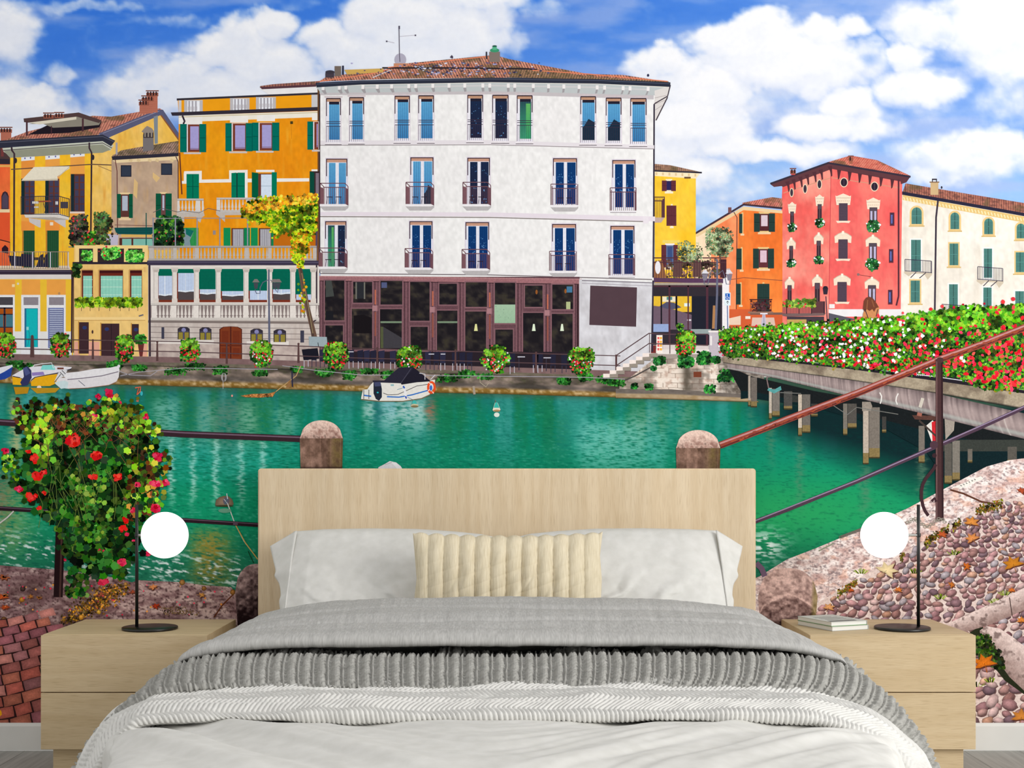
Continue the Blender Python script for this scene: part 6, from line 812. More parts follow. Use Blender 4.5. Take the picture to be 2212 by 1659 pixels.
w = Ink(); w.line([(134, 1040), (126, 1290)], 19, (36, 20, 22), 20); w.line([(137, 1040), (130, 1290)], 4, (74, 50, 46)); w.line([(142, 1150), (148, 1162), (155, 1178), (160, 1195), (163, 1214), (162, 1234), (159, 1252), (154, 1267), (147, 1276), (140, 1277)], 9, (26, 18, 20), 5); w.line([(126, 1105), (121, 1118)], 5, (40, 26, 26)); w.build('iron_post', mural); up()
w = Ink(); w.line([(1555, 962), (1640, 930), (1700, 906), (1850, 850), (2030, 776), (2120, 744), (2212, 708), (XR, 664)], 15, (150, 70, 56)); w.line([(1554, 958.5), (1640, 926.5), (1700, 902.5), (1850, 846.5), (2030, 772.5), (2120, 740.5), (2212, 704.5), (XR, 660)], 3.6, (196, 140, 140)); w.line([(1557, 967), (1700, 911), (1850, 855), (2030, 781), (2212, 713), (XR, 669)], 3, (96, 46, 44)); x = r.uniform(1560, 2212, 110); yb = np.interp(x, [1555, 1700, 1850, 2030, 2212], [962, 906, 850, 776, 708]); w.scatter(x, yb + r.normal(2, 1.6, 110), 5, [(166, 78, 54), (142, 68, 58), (174, 84, 58)], blob(0, 0, 1, .3, 8), seed=5, rot=-.4, jit=4)
w.line([(1600, 1146), (1633, 1126), (1700, 1101), (1850, 1040), (1940, 1000), (2030, 961), (2120, 922), (2212, 880), (XR, 828)], 9, (80, 60, 76)); w.line([(1600, 1144), (1633, 1124), (1850, 1038), (2030, 959), (2212, 878), (XR, 826)], 2.4, (150, 132, 160)); w.line([(2028, 776), (2029, 1125)], 15, (74, 50, 52), 17); w.line([(2023, 780), (2023, 1122)], 2.4, (116, 86, 86)); w.line([(2034, 780), (2036, 1122)], 4, (52, 34, 38)); w.ell(2030, 778, 8, 6, (80, 54, 56))
w.line([(2021, 1003), (2017, 1012), (2009, 1022), (2000, 1033), (1993, 1046), (1990, 1060), (1990, 1076), (1993, 1092), (1998, 1104), (2005, 1114)], 7, (66, 44, 50)); w.line([(2012, 1083), (2018, 1076), (2022, 1084)], 6, (66, 44, 50)); w.ell(2018, 984, 5, 5, (60, 40, 46)); w.ell(2017, 961, 9, 9, (80, 56, 66))
w.m()
for i in range(20): w.L = w.L0 + i % 2; t = i / 19; px_, py_ = 1960 + 80 * t, 1128 - 8 * math.sin(t * 9) + (i % 2) * 3; a = np.linspace(0, 6.28, 9); w.line([(px_ + 4 * math.cos(q), py_ + 2.4 * math.sin(q)) for q in a], 1.6, (140, 136, 124))
for i in range(16): w.L = w.L0 + i % 2; t = i / 15; px_, py_ = 1816 + 58 * t, 1160 - 22 * t; a = np.linspace(0, 6.28, 9); w.line([(px_ + 4 * math.cos(q), py_ + 2.2 * math.sin(q)) for q in a], 1.5, (110, 104, 96))
w.L = w.L0 + 3; w.line([(1633, 1216), (1645, 1228), (1652, 1245)], 12, (112, 90, 112)); w.line([(1768, 1190), (1800, 1174)], 3, (150, 150, 130)); w.build('stair_handrail', mural, PR, 'rusty red hand rail with iron post and chain'); up()
boll(648, 741, 908, 1012, 'post'); boll(1460, 1556, 929, 1012, 'post'); boll(508, 600, 1218, 1340, 'dark'); boll(1637, 1766, 1227, 1340, 'light')
w = Ink(); w.poly([(810, 1030), (818, 1009), (832, 1002), (842, 996), (856, 999), (866, 1007), (874, 1030)], (222, 218, 222)); w.line([(832, 1004), (846, 999), (862, 1004)], 1.4, (180, 172, 180)); w.poly([(846, 999), (856, 999), (868, 1010), (870, 1026), (852, 1006)], (236, 234, 238)); w.build('boat_cover', mural, None, 'white canvas peak behind the headboard'); up()
# ---- big geranium basket at the left
w = Ink(); PB = [(50, 925), (75, 892), (120, 876), (165, 892), (200, 884), (225, 866), (262, 884), (290, 912), (325, 940), (345, 1000), (330, 1040), (335, 1090), (300, 1130), (290, 1190), (262, 1240), (200, 1262), (190, 1210), (150, 1200), (140, 1150), (60, 1060), (35, 1010), (60, 960)]
PGc = [(24, 74, 26), (34, 96, 32), (18, 54, 20), (56, 124, 36), (14, 38, 16), (80, 116, 36), (16, 44, 20)]; LG = [(130, 190, 40), (160, 210, 50), (90, 170, 40), (190, 190, 60), (110, 150, 30)]; BRN = [(130, 70, 30), (160, 96, 40), (96, 50, 30), (190, 130, 50), (84, 44, 30)]
x, y = pts_in([(70, 930), (300, 930), (310, 1060), (270, 1120), (240, 1220), (200, 1230), (160, 1100), (80, 1050)], 1800, 600, 14); w.scatter(x, y, 9, [(12, 26, 12), (18, 44, 18), (30, 22, 16), (14, 34, 16)], LEAF, seed=600, layers=30)
w.poly([(140, 903), (200, 912), (272, 918), (278, 932), (140, 920)], (150, 50, 34)); w.poly([(218, 945), (275, 940), (272, 985), (225, 990)], (120, 48, 32)); w.poly([(76, 950), (120, 955), (112, 1000), (84, 990)], (84, 36, 28)); w.ell(245, 903, 14, 11, (190, 104, 62)); w.poly([(146, 962), (164, 975), (158, 985), (148, 974)], (186, 84, 50))
x, y = pts_in(PB, 2000, 601, 10); w.scatter(x, y, 8.2, PGc, LEAF, seed=601, layers=40); x, y = pts_in([(20, 890), (34, 878), (62, 880), (72, 854), (110, 872), (140, 856), (170, 884), (205, 872), (228, 850), (268, 872), (300, 905), (345, 930), (345, 945), (250, 935), (130, 930), (60, 925)], 360, 602, 9); w.scatter(x, y, 5.6, BRN + LG[:3] + PGc + [(60, 30, 20), (90, 50, 30)], LEAF, seed=602, layers=20); x, y = pts_in([(50, 900), (120, 880), (120, 1000), (60, 1000)], 50, 603, 9); w.scatter(x, y, 6.5, LG, LEAF, seed=603, layers=10); x, y = pts_in([(215, 860), (280, 866), (350, 940), (300, 940), (230, 900)], 70, 604, 9); w.scatter(x, y, 6.5, LG, LEAF, seed=604, layers=10)
x, y = pts_in([(270, 960), (372, 980), (372, 1010), (330, 1110), (280, 1130)], 230, 605, 9); w.scatter(x, y, 6.5, PGc + LG + BRN, LEAF, seed=605); x, y = pts_in([(130, 1010), (220, 1010), (250, 1150), (180, 1180)], 130, 606, 9); w.scatter(x, y, 5.5, [(90, 150, 40), (60, 120, 40), (120, 150, 50)], LEAF, seed=606); x, y = pts_in([(8, 985), (40, 970), (40, 1060), (14, 1060)], 60, 607, 5); w.scatter(x, y, 5, PGc + LG, LEAF, seed=607); x, y = pts_in([(145, 1235), (180, 1225), (190, 1290), (145, 1290)], 70, 608, 5); w.scatter(x, y, 6, PGc, LEAF, seed=608)
st = [[(r.uniform(60, 300), r.uniform(870, 950)) for _ in range(1)][0] for _ in range(46)]; w.lines([[(a, b_), (a + r.uniform(-25, 25), b_ + r.uniform(8, 22)), (a + r.uniform(-30, 30), b_ + r.uniform(25, 70))] for a, b_ in st], 1.1, (120, 84, 50)); w.lines([[(a + 10, b_ + 120), (a + r.uniform(-10, 30), b_ + 150), (a + r.uniform(-10, 30), b_ + 200)] for a, b_ in st[:26]], 1, (110, 130, 60))
FL = [(236, 30, 24), (220, 20, 30), (240, 60, 50)]
w.m()
for x_, y_, r_, p_ in ((159, 952, 18, 0), (208, 984, 13, 0), (83, 1029, 14, 0), (97, 1020, 9, 0), (255, 1030, 12, 0), (75, 991, 12, 0), (42, 1058, 11, 1), (68, 1072, 13, 0), (13, 974, 10, 1), (202, 1030, 10, 0), (205, 898, 7, 1), (237, 849, 12, 1), (214, 856, 8, 1), (316, 901, 8, 1), (342, 986, 12, 1), (360, 1044, 10, 1), (335, 1045, 12, 1), (297, 1047, 9, 1), (338, 1098, 12, 1), (272, 1124, 9, 0), (266, 1142, 10, 0), (276, 1153, 7, 1), (260, 870, 5, 1), (85, 1098, 8, 0), (289, 1102, 8, 1), (264, 1215, 11, 1), (224, 1256, 12, 1), (215, 1187, 4, 1), (224, 1190, 4, 1), (141, 1210, 5, 1), (62, 975, 7, 0), (95, 1065, 6, 0), (321, 1195, 8, 1), (288, 1168, 5, 1)):
    w.b(); n = max(5, int(r_ * 1.4)); a = r.uniform(0, 6.28, n); q = r.uniform(.2, 1, n) * r_ * .75; w.scatter(x_ + q * np.cos(a), y_ + q * np.sin(a) * .8, r_ * .4, FL if p_ == 0 else [(226, 30, 80), (236, 60, 100), (214, 24, 60)], LEAF, seed=int(x_), layers=6)
w.e(); w.build('geranium_basket', mural, None, 'large trailing red geranium basket on the railing', 'stuff')
# ================================================================ FURNITURE
def catmull(P, t):
    """P (n,k) control points, t in 0..n-1"""
    P = np.asarray(P, float); n = len(P); i = np.clip(np.floor(t).astype(int), 0, n - 2); f = (t - i)[:, None]
    g = lambda k: P[np.clip(k, 0, n - 1)]
    p0, p1, p2, p3 = g(i - 1), g(i), g(i + 1), g(i + 2)
    p0 = np.where((i == 0)[:, None], 2 * p1 - p2, p0); p3 = np.where((i == n - 2)[:, None], 2 * p2 - p1, p3)
    return .5 * ((2 * p1) + (-p0 + p2) * f + (2 * p0 - 5 * p1 + 4 * p2 - p3) * f ** 2 + (-p0 + 3 * p1 - 3 * p2 + p3) * f ** 3)
def resample(P, n):
    t = np.linspace(0, len(P) - 1, 400); q = catmull(P, t); s = np.concatenate(([0], np.cumsum(np.linalg.norm(np.diff(q, axis=0), axis=1)))); s /= s[-1]
    u = np.linspace(0, 1, n); return np.column_stack([np.interp(u, s, q[:, k]) for k in range(q.shape[1])])
def normals(G):
    du = np.gradient(G, axis=1); dv = np.gradient(G, axis=0); n = np.cross(du, dv); n /= np.linalg.norm(n, axis=2)[..., None] + 1e-12
    if n[n.shape[0] // 2, n.shape[1] // 2, 2] < -0.2 or (abs(n[n.shape[0] // 2, n.shape[1] // 2, 2]) <= .2 and n[n.shape[0] // 2, n.shape[1] // 2, 1] > 0): n = -n
    return n
def cloth(name, rows, nu, nv, disp, mat, parent=None, thick=0.0, sub=None):
    R_ = []
    for d, pts in rows:      # both halves are spread evenly from the middle of the bed, so ribs run straight to the foot
        q = resample([W(px, py, d) for px, py in pts], 900); c = int(np.argmin(np.abs(q[:, 0]))); h = nu // 2
        li = np.linspace(0, c, h, endpoint=False); ri = np.linspace(c, 899, nu - h); ii = np.concatenate([li, ri]); i0 = np.clip(ii.astype(int), 0, 898); R_.append(q[i0] * (1 - (ii - i0))[:, None] + q[i0 + 1] * (ii - i0)[:, None])
    R_ = np.stack(R_)            # rows x nu x 3
    t = np.linspace(0, len(rows) - 1, nv * 3); flat = catmull(R_.reshape(len(rows), -1), t).reshape(len(t), nu, 3)
    mid = flat[:, nu // 2]; s = np.concatenate(([0], np.cumsum(np.linalg.norm(np.diff(mid, axis=0), axis=1)))); L_ = s[-1]; idx = np.interp(np.linspace(0, L_, nv), s, np.arange(len(t)))
    i0 = np.clip(np.floor(idx).astype(int), 0, len(t) - 2); f = (idx - i0)[:, None, None]; G = flat[i0] * (1 - f) + flat[i0 + 1] * f
    Wd = np.linalg.norm(np.diff(G[nv // 2], axis=0), axis=1).sum(); U = np.linspace(-.5, .5, nu)[None, :] * Wd + np.zeros((nv, 1)); V = np.linspace(0, L_, nv)[:, None] + np.zeros((1, nu))
    N_ = normals(G); G = G + N_ * disp(U, V, G)[..., None]
    f4 = grid_faces(nu, nv); co = G.reshape(-1, 3)
    if np.sum((np.cross(G[nv // 2, nu // 2 + 1] - G[nv // 2, nu // 2], G[nv // 2 + 1, nu // 2] - G[nv // 2, nu // 2])) * N_[nv // 2, nu // 2]) < 0: f4 = f4[:, ::-1]
    me = quick_mesh(name, co, np.full(len(f4), 4), f4.ravel()); o = link(name, me, mat, parent, smooth=True)
    if thick: m = o.modifiers.new('thickness', 'SOLIDIFY'); m.thickness = thick; m.offset = -1
    return o
LINEN = noise_mat('white_cotton', (212, 211, 206), (222, 221, 217), (1, 1, 1), 30, 3, 0.85, 0.1, 0.05, 900)
GREYF = noise_mat('light_grey_linen', (170, 169, 166), (194, 193, 190), (60, 8, 8), 5, 5, 0.85, 0.1, 0.12, 700)
HERR = noise_mat('pale_grey_quilt', (212, 211, 207), (222, 221, 217), (1, 1, 1), 40, 3, 0.85, 0.1, 0.08, 900)
KNIT = noise_mat('grey_wool_yarn', (156, 155, 150), (184, 183, 178), (1, 1, 1), 60, 4, 0.95, 0.05, 0.5, 1400)
LINEN2 = noise_mat('beige_linen', (210, 197, 168), (230, 219, 193), (40, 4, 3), 8, 5, 0.9, 0.08, 0.25, 1100)
# ---- bed: platform, legs, headboard, mattress
bed = tag(empty('bed', (0, -1.4, 0)), 'double bed with a plain pale oak headboard against the mural', 'bed')
hb = bmesh.new(); x0, z0_, _ = *W(557, 0, 4.4)[:1], 0, 0; x1 = W(1633, 0, 4.4)[0]; zt = W(0, 1012, 4.4)[2]
r_ = 0.010; P_ = [(x0, 0.0), (x0, zt - r_)] + [(x0 + r_ - r_ * math.cos(a), zt - r_ + r_ * math.sin(a)) for a in np.linspace(0.2, 1.57, 5)] + [(x1 - r_ + r_ * math.sin(a), zt - r_ + r_ * math.cos(a)) for a in np.linspace(0, 1.4, 5)] + [(x1, zt - r_), (x1, 0.0)]
f = [hb.verts.new((x, -0.1, z)) for x, z in P_]; g = [hb.verts.new((x, -0.04, z)) for x, z in P_]; n = len(P_)
ff = hb.faces.new(f); hb.faces.new(g[::-1])
for i in range(n): hb.faces.new((f[i], g[i], g[(i + 1) % n], f[(i + 1) % n]))
hb.normal_update(); bmesh.ops.recalc_face_normals(hb, faces=hb.faces); bmesh.ops.bevel(hb, geom=[e for e in ff.edges], offset=0.005, segments=2, affect='EDGES')
me = bpy.data.meshes.new('headboard'); hb.to_mesh(me); hb.free(); link('headboard', me, OAKV, bed)
box('bed_frame', -0.80, 0.80, -2.30, -0.105, 0.09, 0.25, OAKH, bed, 0.005); box('mattress', -0.72, 0.72, -2.28, -0.11, 0.255, 0.43, LINEN, bed, 0.04, 4)
for sx in (-1, 1):
    for yy_ in (-2.2, -0.25): box('leg', sx * 0.74 - 0.03, sx * 0.74 + 0.03, yy_ - 0.03, yy_ + 0.03, 0, 0.088, OAKH, bed, 0.003)
# ---- white bottom duvet (in front), drapes over the foot and both sides
def softfold(U, V, G):
    aU = np.sqrt((U + .04) ** 2 + .006); ph = aU * 17 + V * 17 + 5 * fbm(U * 3, V * 3, 700); a = np.sin(ph); b = fbm(aU * 9 + V * 8, V * 2 - aU, 701, 3); c = fbm((aU + V * .9) * 13, V * 2, 702, 3)
    fl_ = 1 / (1 + np.exp(-(V - .72) * 16)); return (.004 * a + .02 * (b - .5) + .022 * (c - .5)) * fl_ - .004
rowsW = [(3.85, [(430, 1900), (440, 1650), (480, 1450), (540, 1400), (660, 1385), (1100, 1383), (1540, 1385), (1660, 1400), (1720, 1450), (1760, 1650), (1770, 1900)]),
 (3.3, [(300, 2300), (330, 1800), (420, 1500), (480, 1455), (640, 1440), (1100, 1440), (1560, 1440), (1720, 1455), (1790, 1500), (1850, 1800), (1880, 2300)]),
 (2.62, [(215, 2600), (215, 1900), (235, 1620), (300, 1565), (520, 1546), (1100, 1545), (1650, 1546), (1850, 1565), (1940, 1620), (1975, 1900), (1980, 2600)]),
 (2.40, [(232, 2800), (230, 2000), (232, 1660), (262, 1592), (500, 1572), (1100, 1570), (1650, 1572), (1860, 1590), (1955, 1655), (1985, 2000), (1990, 2800)]),
 (2.25, [(222, 2900), (220, 2050), (222, 1710), (256, 1624), (500, 1608), (1100, 1606), (1650, 1608), (1880, 1622), (1972, 1700), (1988, 2050), (1990, 2900)]),
 (2.10, [(202, 3000), (200, 2100), (208, 1760), (252, 1672), (500, 1655), (1100, 1652), (1650, 1655), (1900, 1670), (1985, 1760), (2003, 2100), (2005, 3000)]),
 (2.03, [(150, 3100), (150, 2200), (165, 1850), (240, 1760), (500, 1742), (1100, 1740), (1650, 1742), (1910, 1755), (1995, 1850), (2015, 2200), (2020, 3100)]),
 (2.01, [(140, 3150), (140, 2500), (160, 2200), (240, 2150), (500, 2140), (1100, 2140), (1650, 2140), (1920, 2150), (2030, 2200), (2060, 2500), (2070, 3150)]),
 (2.0, [(140, 3180), (140, 2900), (160, 2750), (240, 2720), (500, 2700), (1100, 2700), (1650, 2700), (1920, 2720), (2030, 2750), (2060, 2900), (2070, 3180)])]
tag(cloth('duvet', rowsW, 420, 360, softfold, LINEN, None, 0.006), 'smooth white duvet spread over the foot of the bed', 'duvet')
# ---- herringbone quilt
def tri(x): return np.abs((x % 1.0) * 2 - 1)
def herr(U, V, G):
    w_ = .008 * (fbm(U * 9, V * 14, 711) - .5); ph = (U + w_ + .036 * tri(V / .14 + .12 * (fbm(U * 6, V * 2, 712) - .5) * 2)) / .0105; s = np.abs(np.sin(np.pi * ph)) ** .55
    ed = np.clip(1 - np.abs((V / .0525) % 1.0 - .5) * 2, 0, 1); return .0052 * s * (.6 + .4 * np.clip(ed * 4, 0, 1)) + .022 * (fbm(U * 6, V * 9, 713, 3) - .5) + .006 * fbm(U * 22 + V * 12, V * 6, 714, 2)
rowsH = [(2.98, [(150, 2050), (170, 1760), (250, 1560), (350, 1490), (520, 1458), (1100, 1456), (1600, 1458), (1760, 1475), (1880, 1530), (1975, 1680), (2000, 2050)]),
 (2.80, [(125, 2100), (140, 1760), (215, 1575), (320, 1508), (480, 1480), (1100, 1479), (1620, 1480), (1780, 1496), (1910, 1555), (2010, 1700), (2030, 2100)]),
 (2.71, [(134, 2150), (147, 1785), (200, 1600), (290, 1528), (440, 1500), (1100, 1497), (1640, 1497), (1800, 1511), (1928, 1574), (2022, 1725), (2042, 2150)]),
 (2.63, [(143, 2200), (158, 1795), (203, 1620), (280, 1544), (430, 1518), (1100, 1515), (1640, 1515), (1805, 1530), (1932, 1592), (2016, 1735), (2036, 2200)]),
 (2.57, [(154, 2200), (172, 1800), (210, 1645), (274, 1566), (415, 1538), (1100, 1535), (1635, 1535), (1808, 1550), (1926, 1610), (2004, 1742), (2024, 2200)]),
 (2.54, [(162, 2200), (182, 1800), (218, 1655), (276, 1578), (400, 1553), (1100, 1551), (1620, 1550), (1800, 1566), (1912, 1625), (1985, 1745), (2010, 2200)]),
 (2.60, [(180, 2200), (205, 1800), (240, 1675), (300, 1590), (420, 1558), (1100, 1555), (1610, 1554), (1790, 1574), (1890, 1640), (1955, 1750), (1980, 2200)])]
tag(cloth('quilt', rowsH, 1900, 150, herr, HERR), 'pale grey herringbone quilted blanket folded across the bed below the knit', 'blanket')
# ---- chunky knit throw
def knit(U, V, G):
    Up = U + .005 * (fbm(U * 5, V * 10, 721) - .5) + .02 * (V - .2) * 0; X = Up / .0345; fx = X - np.floor(X); a = (fx - .40) / .30; h1 = np.sqrt(np.clip(1 - a * a, 0, 1)); st = np.sin(2 * np.pi * (V / .030 + np.abs(a) * .55 + .37 * np.floor(X)))
    br = h1 * (.62 + .34 * st) - .3 * np.exp(-(a / .12) ** 2) * (h1 > 0); b = (fx - .86) / .075; h2 = np.sqrt(np.clip(1 - b * b, 0, 1)) * (.7 + .3 * np.sin(2 * np.pi * V / .024))
    pat = np.maximum(br, h2 * .8); lump = sum(q_[1] * np.exp(-((U - q_[0]) / q_[2]) ** 2 - ((V - .13) / .05) ** 2) for q_ in ((-.56, .03, .05), (-.47, .018, .03), (-.14, .026, .035), (.165, .022, .05), (.345, .036, .014))) + .014 * np.exp(-((V - .07) / .035) ** 2) * np.clip(fbm(U * 4.5, V * 0 + 2, 722, 2) * 2.2 - .85, 0, 1) + .016 * (fbm(U * 5, V * 9, 723, 3) - .5)
    fold = .016 * np.exp(-((V - .115 - .02 * np.sin(U * 5)) / .018) ** 2) * (fbm(U * 3, V * 0, 725, 2) > .42); return .0105 * pat + lump + fold
rowsK = [(3.34, [(250, 1900), (300, 1640), (370, 1490), (430, 1446), (560, 1440), (1100, 1440), (1560, 1440), (1740, 1440), (1830, 1468), (1900, 1600), (1930, 1900)]),
 (3.20, [(215, 1900), (275, 1610), (355, 1470), (430, 1426), (570, 1424), (1100, 1424), (1560, 1422), (1750, 1422), (1850, 1458), (1935, 1590), (1960, 1900)]),
 (3.05, [(165, 1900), (225, 1630), (310, 1492), (410, 1437), (570, 1422), (1100, 1421), (1570, 1419), (1770, 1432), (1890, 1484), (1985, 1620), (2010, 1900)]),
 (2.90, [(130, 1900), (185, 1660), (268, 1527), (380, 1462), (560, 1446), (1100, 1448), (1580, 1446), (1790, 1462), (1925, 1522), (2015, 1660), (2035, 1900)]),
 (2.79, [(115, 1900), (155, 1680), (238, 1555), (350, 1483), (540, 1466), (1100, 1471), (1590, 1468), (1800, 1486), (1945, 1553), (2030, 1690), (2050, 1900)]),
 (2.745, [(112, 1900), (148, 1700), (222, 1578), (330, 1503), (520, 1482), (1100, 1488), (1590, 1486), (1800, 1506), (1940, 1578), (2025, 1710), (2045, 1900)]),
 (2.76, [(118, 1900), (160, 1710), (235, 1592), (345, 1512), (520, 1489), (1100, 1494), (1590, 1492), (1790, 1512), (1925, 1588), (2005, 1715), (2025, 1900)])]
tag(cloth('knitted_throw', rowsK, 1500, 250, knit, KNIT), 'chunky cable knit throw in mid grey laid across the bed', 'throw')
# ---- grey folded duvet under the pillows
def greyd(U, V, G):
    cr = fbm(U * 60, V * 2.2, 731, 2); v2 = np.exp(-((V - .52) / .012) ** 2); tk = np.clip(np.sin(U * 150 + 6 * fbm(U * 8, V, 733)) - .5, 0, 1) * (fbm(U * 7, V * 0, 734, 2) > .45)
    return .0022 * (cr - .5) + .016 * (fbm(U * 2.2, V * 9, 735, 3) - .5) + .006 * (fbm(U * 12, V * 5, 736, 3) - .5) - .006 * np.exp(-((V - .30 - .02 * np.sin(U * 6)) / .02) ** 2) - .004 * v2 * (1 + tk)
rowsG = [(3.70, [(490, 1620), (500, 1470), (548, 1400), (640, 1370), (820, 1356), (1100, 1350), (1370, 1352), (1540, 1362), (1635, 1380), (1700, 1470), (1712, 1620)]),
 (3.72, [(480, 1620), (490, 1445), (542, 1356), (640, 1322), (820, 1305), (1100, 1300), (1370, 1301), (1540, 1316), (1642, 1342), (1710, 1445), (1722, 1620)]),
 (3.68, [(470, 1620), (480, 1440), (536, 1345), (640, 1312), (820, 1295), (1100, 1290), (1370, 1291), (1550, 1306), (1652, 1334), (1722, 1440), (1735, 1620)]),
 (3.42, [(428, 1620), (438, 1440), (490, 1366), (620, 1334), (820, 1320), (1100, 1316), (1380, 1318), (1600, 1330), (1705, 1362), (1775, 1440), (1785, 1620)]),
 (3.22, [(392, 1620), (400, 1450), (446, 1386), (580, 1360), (800, 1351), (1100, 1349), (1400, 1350), (1650, 1360), (1762, 1388), (1818, 1445), (1826, 1620)]),
 (3.12, [(372, 1620), (380, 1452), (420, 1402), (560, 1380), (780, 1374), (1100, 1374), (1420, 1374), (1660, 1382), (1780, 1404), (1834, 1448), (1840, 1620)]),
 (3.11, [(374, 1620), (382, 1456), (424, 1416), (570, 1398), (780, 1394), (1100, 1395), (1420, 1394), (1660, 1400), (1780, 1420), (1834, 1455), (1838, 1620)]),
 (3.20, [(396, 1620), (406, 1470), (450, 1422), (590, 1398), (780, 1393), (1100, 1394), (1420, 1393), (1650, 1400), (1760, 1424), (1808, 1465), (1812, 1620)]),
 (3.45, [(430, 1620), (440, 1490), (490, 1440), (620, 1428), (800, 1426), (1100, 1426), (1400, 1426), (1620, 1428), (1720, 1440), (1768, 1480), (1772, 1620)])]
tag(cloth('folded_duvet', rowsG, 1300, 220, greyd, GREYF), 'light grey crinkled duvet folded back below the pillows', 'duvet')
# ---- pillows and cushion
def coons(L_, R_, T_, B_, nu, nv):
    u = np.linspace(0, 1, nu)[None, :, None]; v = np.linspace(0, 1, nv)[:, None, None]
    def rs(P, n): P = np.asarray(P, float); s = np.concatenate(([0], np.cumsum(np.linalg.norm(np.diff(P, axis=0), axis=1)))); s /= s[-1]; t = np.linspace(0, 1, n); return np.column_stack([np.interp(t, s, P[:, 0]), np.interp(t, s, P[:, 1])])
    l, r, t, b = rs(L_, nv)[:, None], rs(R_, nv)[:, None], rs(T_, nu)[None], rs(B_, nu)[None]
    return (1 - v) * t + v * b + (1 - u) * l + u * r - ((1 - u) * (1 - v) * t[:, :1] + u * (1 - v) * t[:, -1:] + (1 - u) * v * b[:, :1] + u * v * b[:, -1:])
def puff(name, L_, R_, T_, B_, d0, lean, bulge, disp, mat, nu=170, nv=110, back=0.5, parent=None):
    XY = coons(L_, R_, T_, B_, nu, nv); u = np.linspace(0, 1, nu)[None]; v = np.linspace(0, 1, nv)[:, None]
    prof_ = (np.clip(4 * u * (1 - u), 0, 1) ** .42) * (np.clip(4 * v * (1 - v), 0, 1) ** .42)
    ds = disp(XY[..., 0], XY[..., 1], u, v)
    out = []
    for sgn, k_ in ((1, 1.0), (-1, back)):
        d = d0 - lean * v - sgn * bulge * k_ * prof_ - (ds * prof_ if sgn > 0 else 0)
        base = d0 - lean * v + 0 * u      # outline kept at the rim's own distance
        X = (XY[..., 0] - 1100) * KP * base; Z = EYE - (XY[..., 1] - 1013) * KP * base; out.append(np.stack([X, d - DW, Z], -1).reshape(-1, 3))
    f = grid_faces(nu, nv); n_ = nu * nv; co = np.vstack(out); co[n_:, 1] += 0.002; fb = f[:, ::-1] + n_
    rim = [i for i in range(nu)] + [j * nu + nu - 1 for j in range(1, nv)] + [(nv - 1) * nu + i for i in range(nu - 2, -1, -1)] + [j * nu for j in range(nv - 2, 0, -1)]
    rr_ = np.array([[rim[i], rim[(i + 1) % len(rim)], rim[(i + 1) % len(rim)] + n_, rim[i] + n_] for i in range(len(rim))])
    fa = np.vstack([f[:, ::-1], fb[:, ::1], rr_]); me = quick_mesh(name, co, np.full(len(fa), 4), fa.ravel()); bm = bmesh.new(); bm.from_mesh(me); bmesh.ops.recalc_face_normals(bm, faces=bm.faces); bm.to_mesh(me); bm.free()
    return link(name, me, mat, parent, smooth=True)
def pw(sd, flip):
    def f(X, Y, u, v):
        uu = 1 - u if flip else u; r_ = np.sqrt((uu - .95) ** 2 * 2.2 + (v - 1.15) ** 2); a = np.arctan2(v - 1.25, (uu - .75) * 2.2)
        fo = np.clip(np.sin(a * 17 + 5 * fbm(uu * 5, v * 4, sd)), 0, 1) ** 2 * np.clip((v - .35) * 1.6, 0, 1); fl_ = np.clip((.10 - uu) * 14, 0, 1) * np.clip(1 - 0 * v, 0, 1)
        return .030 * fo + .034 * (fbm(uu * 6, v * 4, sd + 3, 3) - .5) + .008 * np.clip(np.sin(uu * 60 + 3 * v) - .3, 0, 1) * np.clip(.16 - v, 0, 1) * 6 - .018 * fl_
    return f
LT = [(640, 1147), (700, 1143), (800, 1141), (900, 1142), (980, 1147), (1040, 1153), (1090, 1164)]
p1 = tag(empty('pillow', (-0.35, -0.3, 0.5)), 'white pillow with the flanged corner on the darker left half of the bed', 'pillow')
puff('pillow_body', [(634, 1148), (622, 1230), (612, 1300), (602, 1350)], [(1090, 1165), (1092, 1230), (1090, 1300), (1088, 1350)], [(634, 1148)] + LT[1:], [(602, 1350), (800, 1356), (1088, 1350)], 4.24, .22, .085, pw(800, False), LINEN, parent=p1)
p2 = tag(empty('pillow', (0.35, -0.3, 0.5)), 'white pillow with the flanged corner on the brighter half of the bed beside the books', 'pillow')
mir = lambda P: [(2186 - x, y) for x, y in P]
puff('pillow_body', mir([(1085, 1164), (1084, 1230), (1082, 1300), (1080, 1350)]), mir([(638, 1146), (624, 1230), (612, 1300), (602, 1350)]), mir([(1085, 1164)] + LT[1:-1][::-1] + [(638, 1146)]), mir([(1080, 1350), (800, 1356), (602, 1350)]), 4.23, .22, .085, pw(820, True), LINEN, parent=p2)
def flange(P, Q, par, dd):
    """cloth border between outer curve P and seam Q"""
    n = 60; a = resample([(x, y) for x, y in P], n); b_ = resample([(x, y) for x, y in Q], n); t = np.linspace(0, 1, 14); G = a[None] * (1 - t[:, None, None]) + b_[None] * t[:, None, None]
    vv = np.linspace(0, 1, n)[None]; tt = t[:, None]; d = dd - .22 * vv - .03 * tt + .012 * np.sin(vv * 17) * (1 - tt); pts = np.stack([(G[..., 0] - 1100) * KP * d, d - DW, EYE - (G[..., 1] - 1013) * KP * d], -1)
    f4 = grid_faces(n, 14); me = quick_mesh('flange', pts.reshape(-1, 3), np.full(len(f4), 4), f4.ravel()); o = link('flange', me, LINEN, par, smooth=True); m = o.modifiers.new('thickness', 'SOLIDIFY'); m.thickness = 0.004
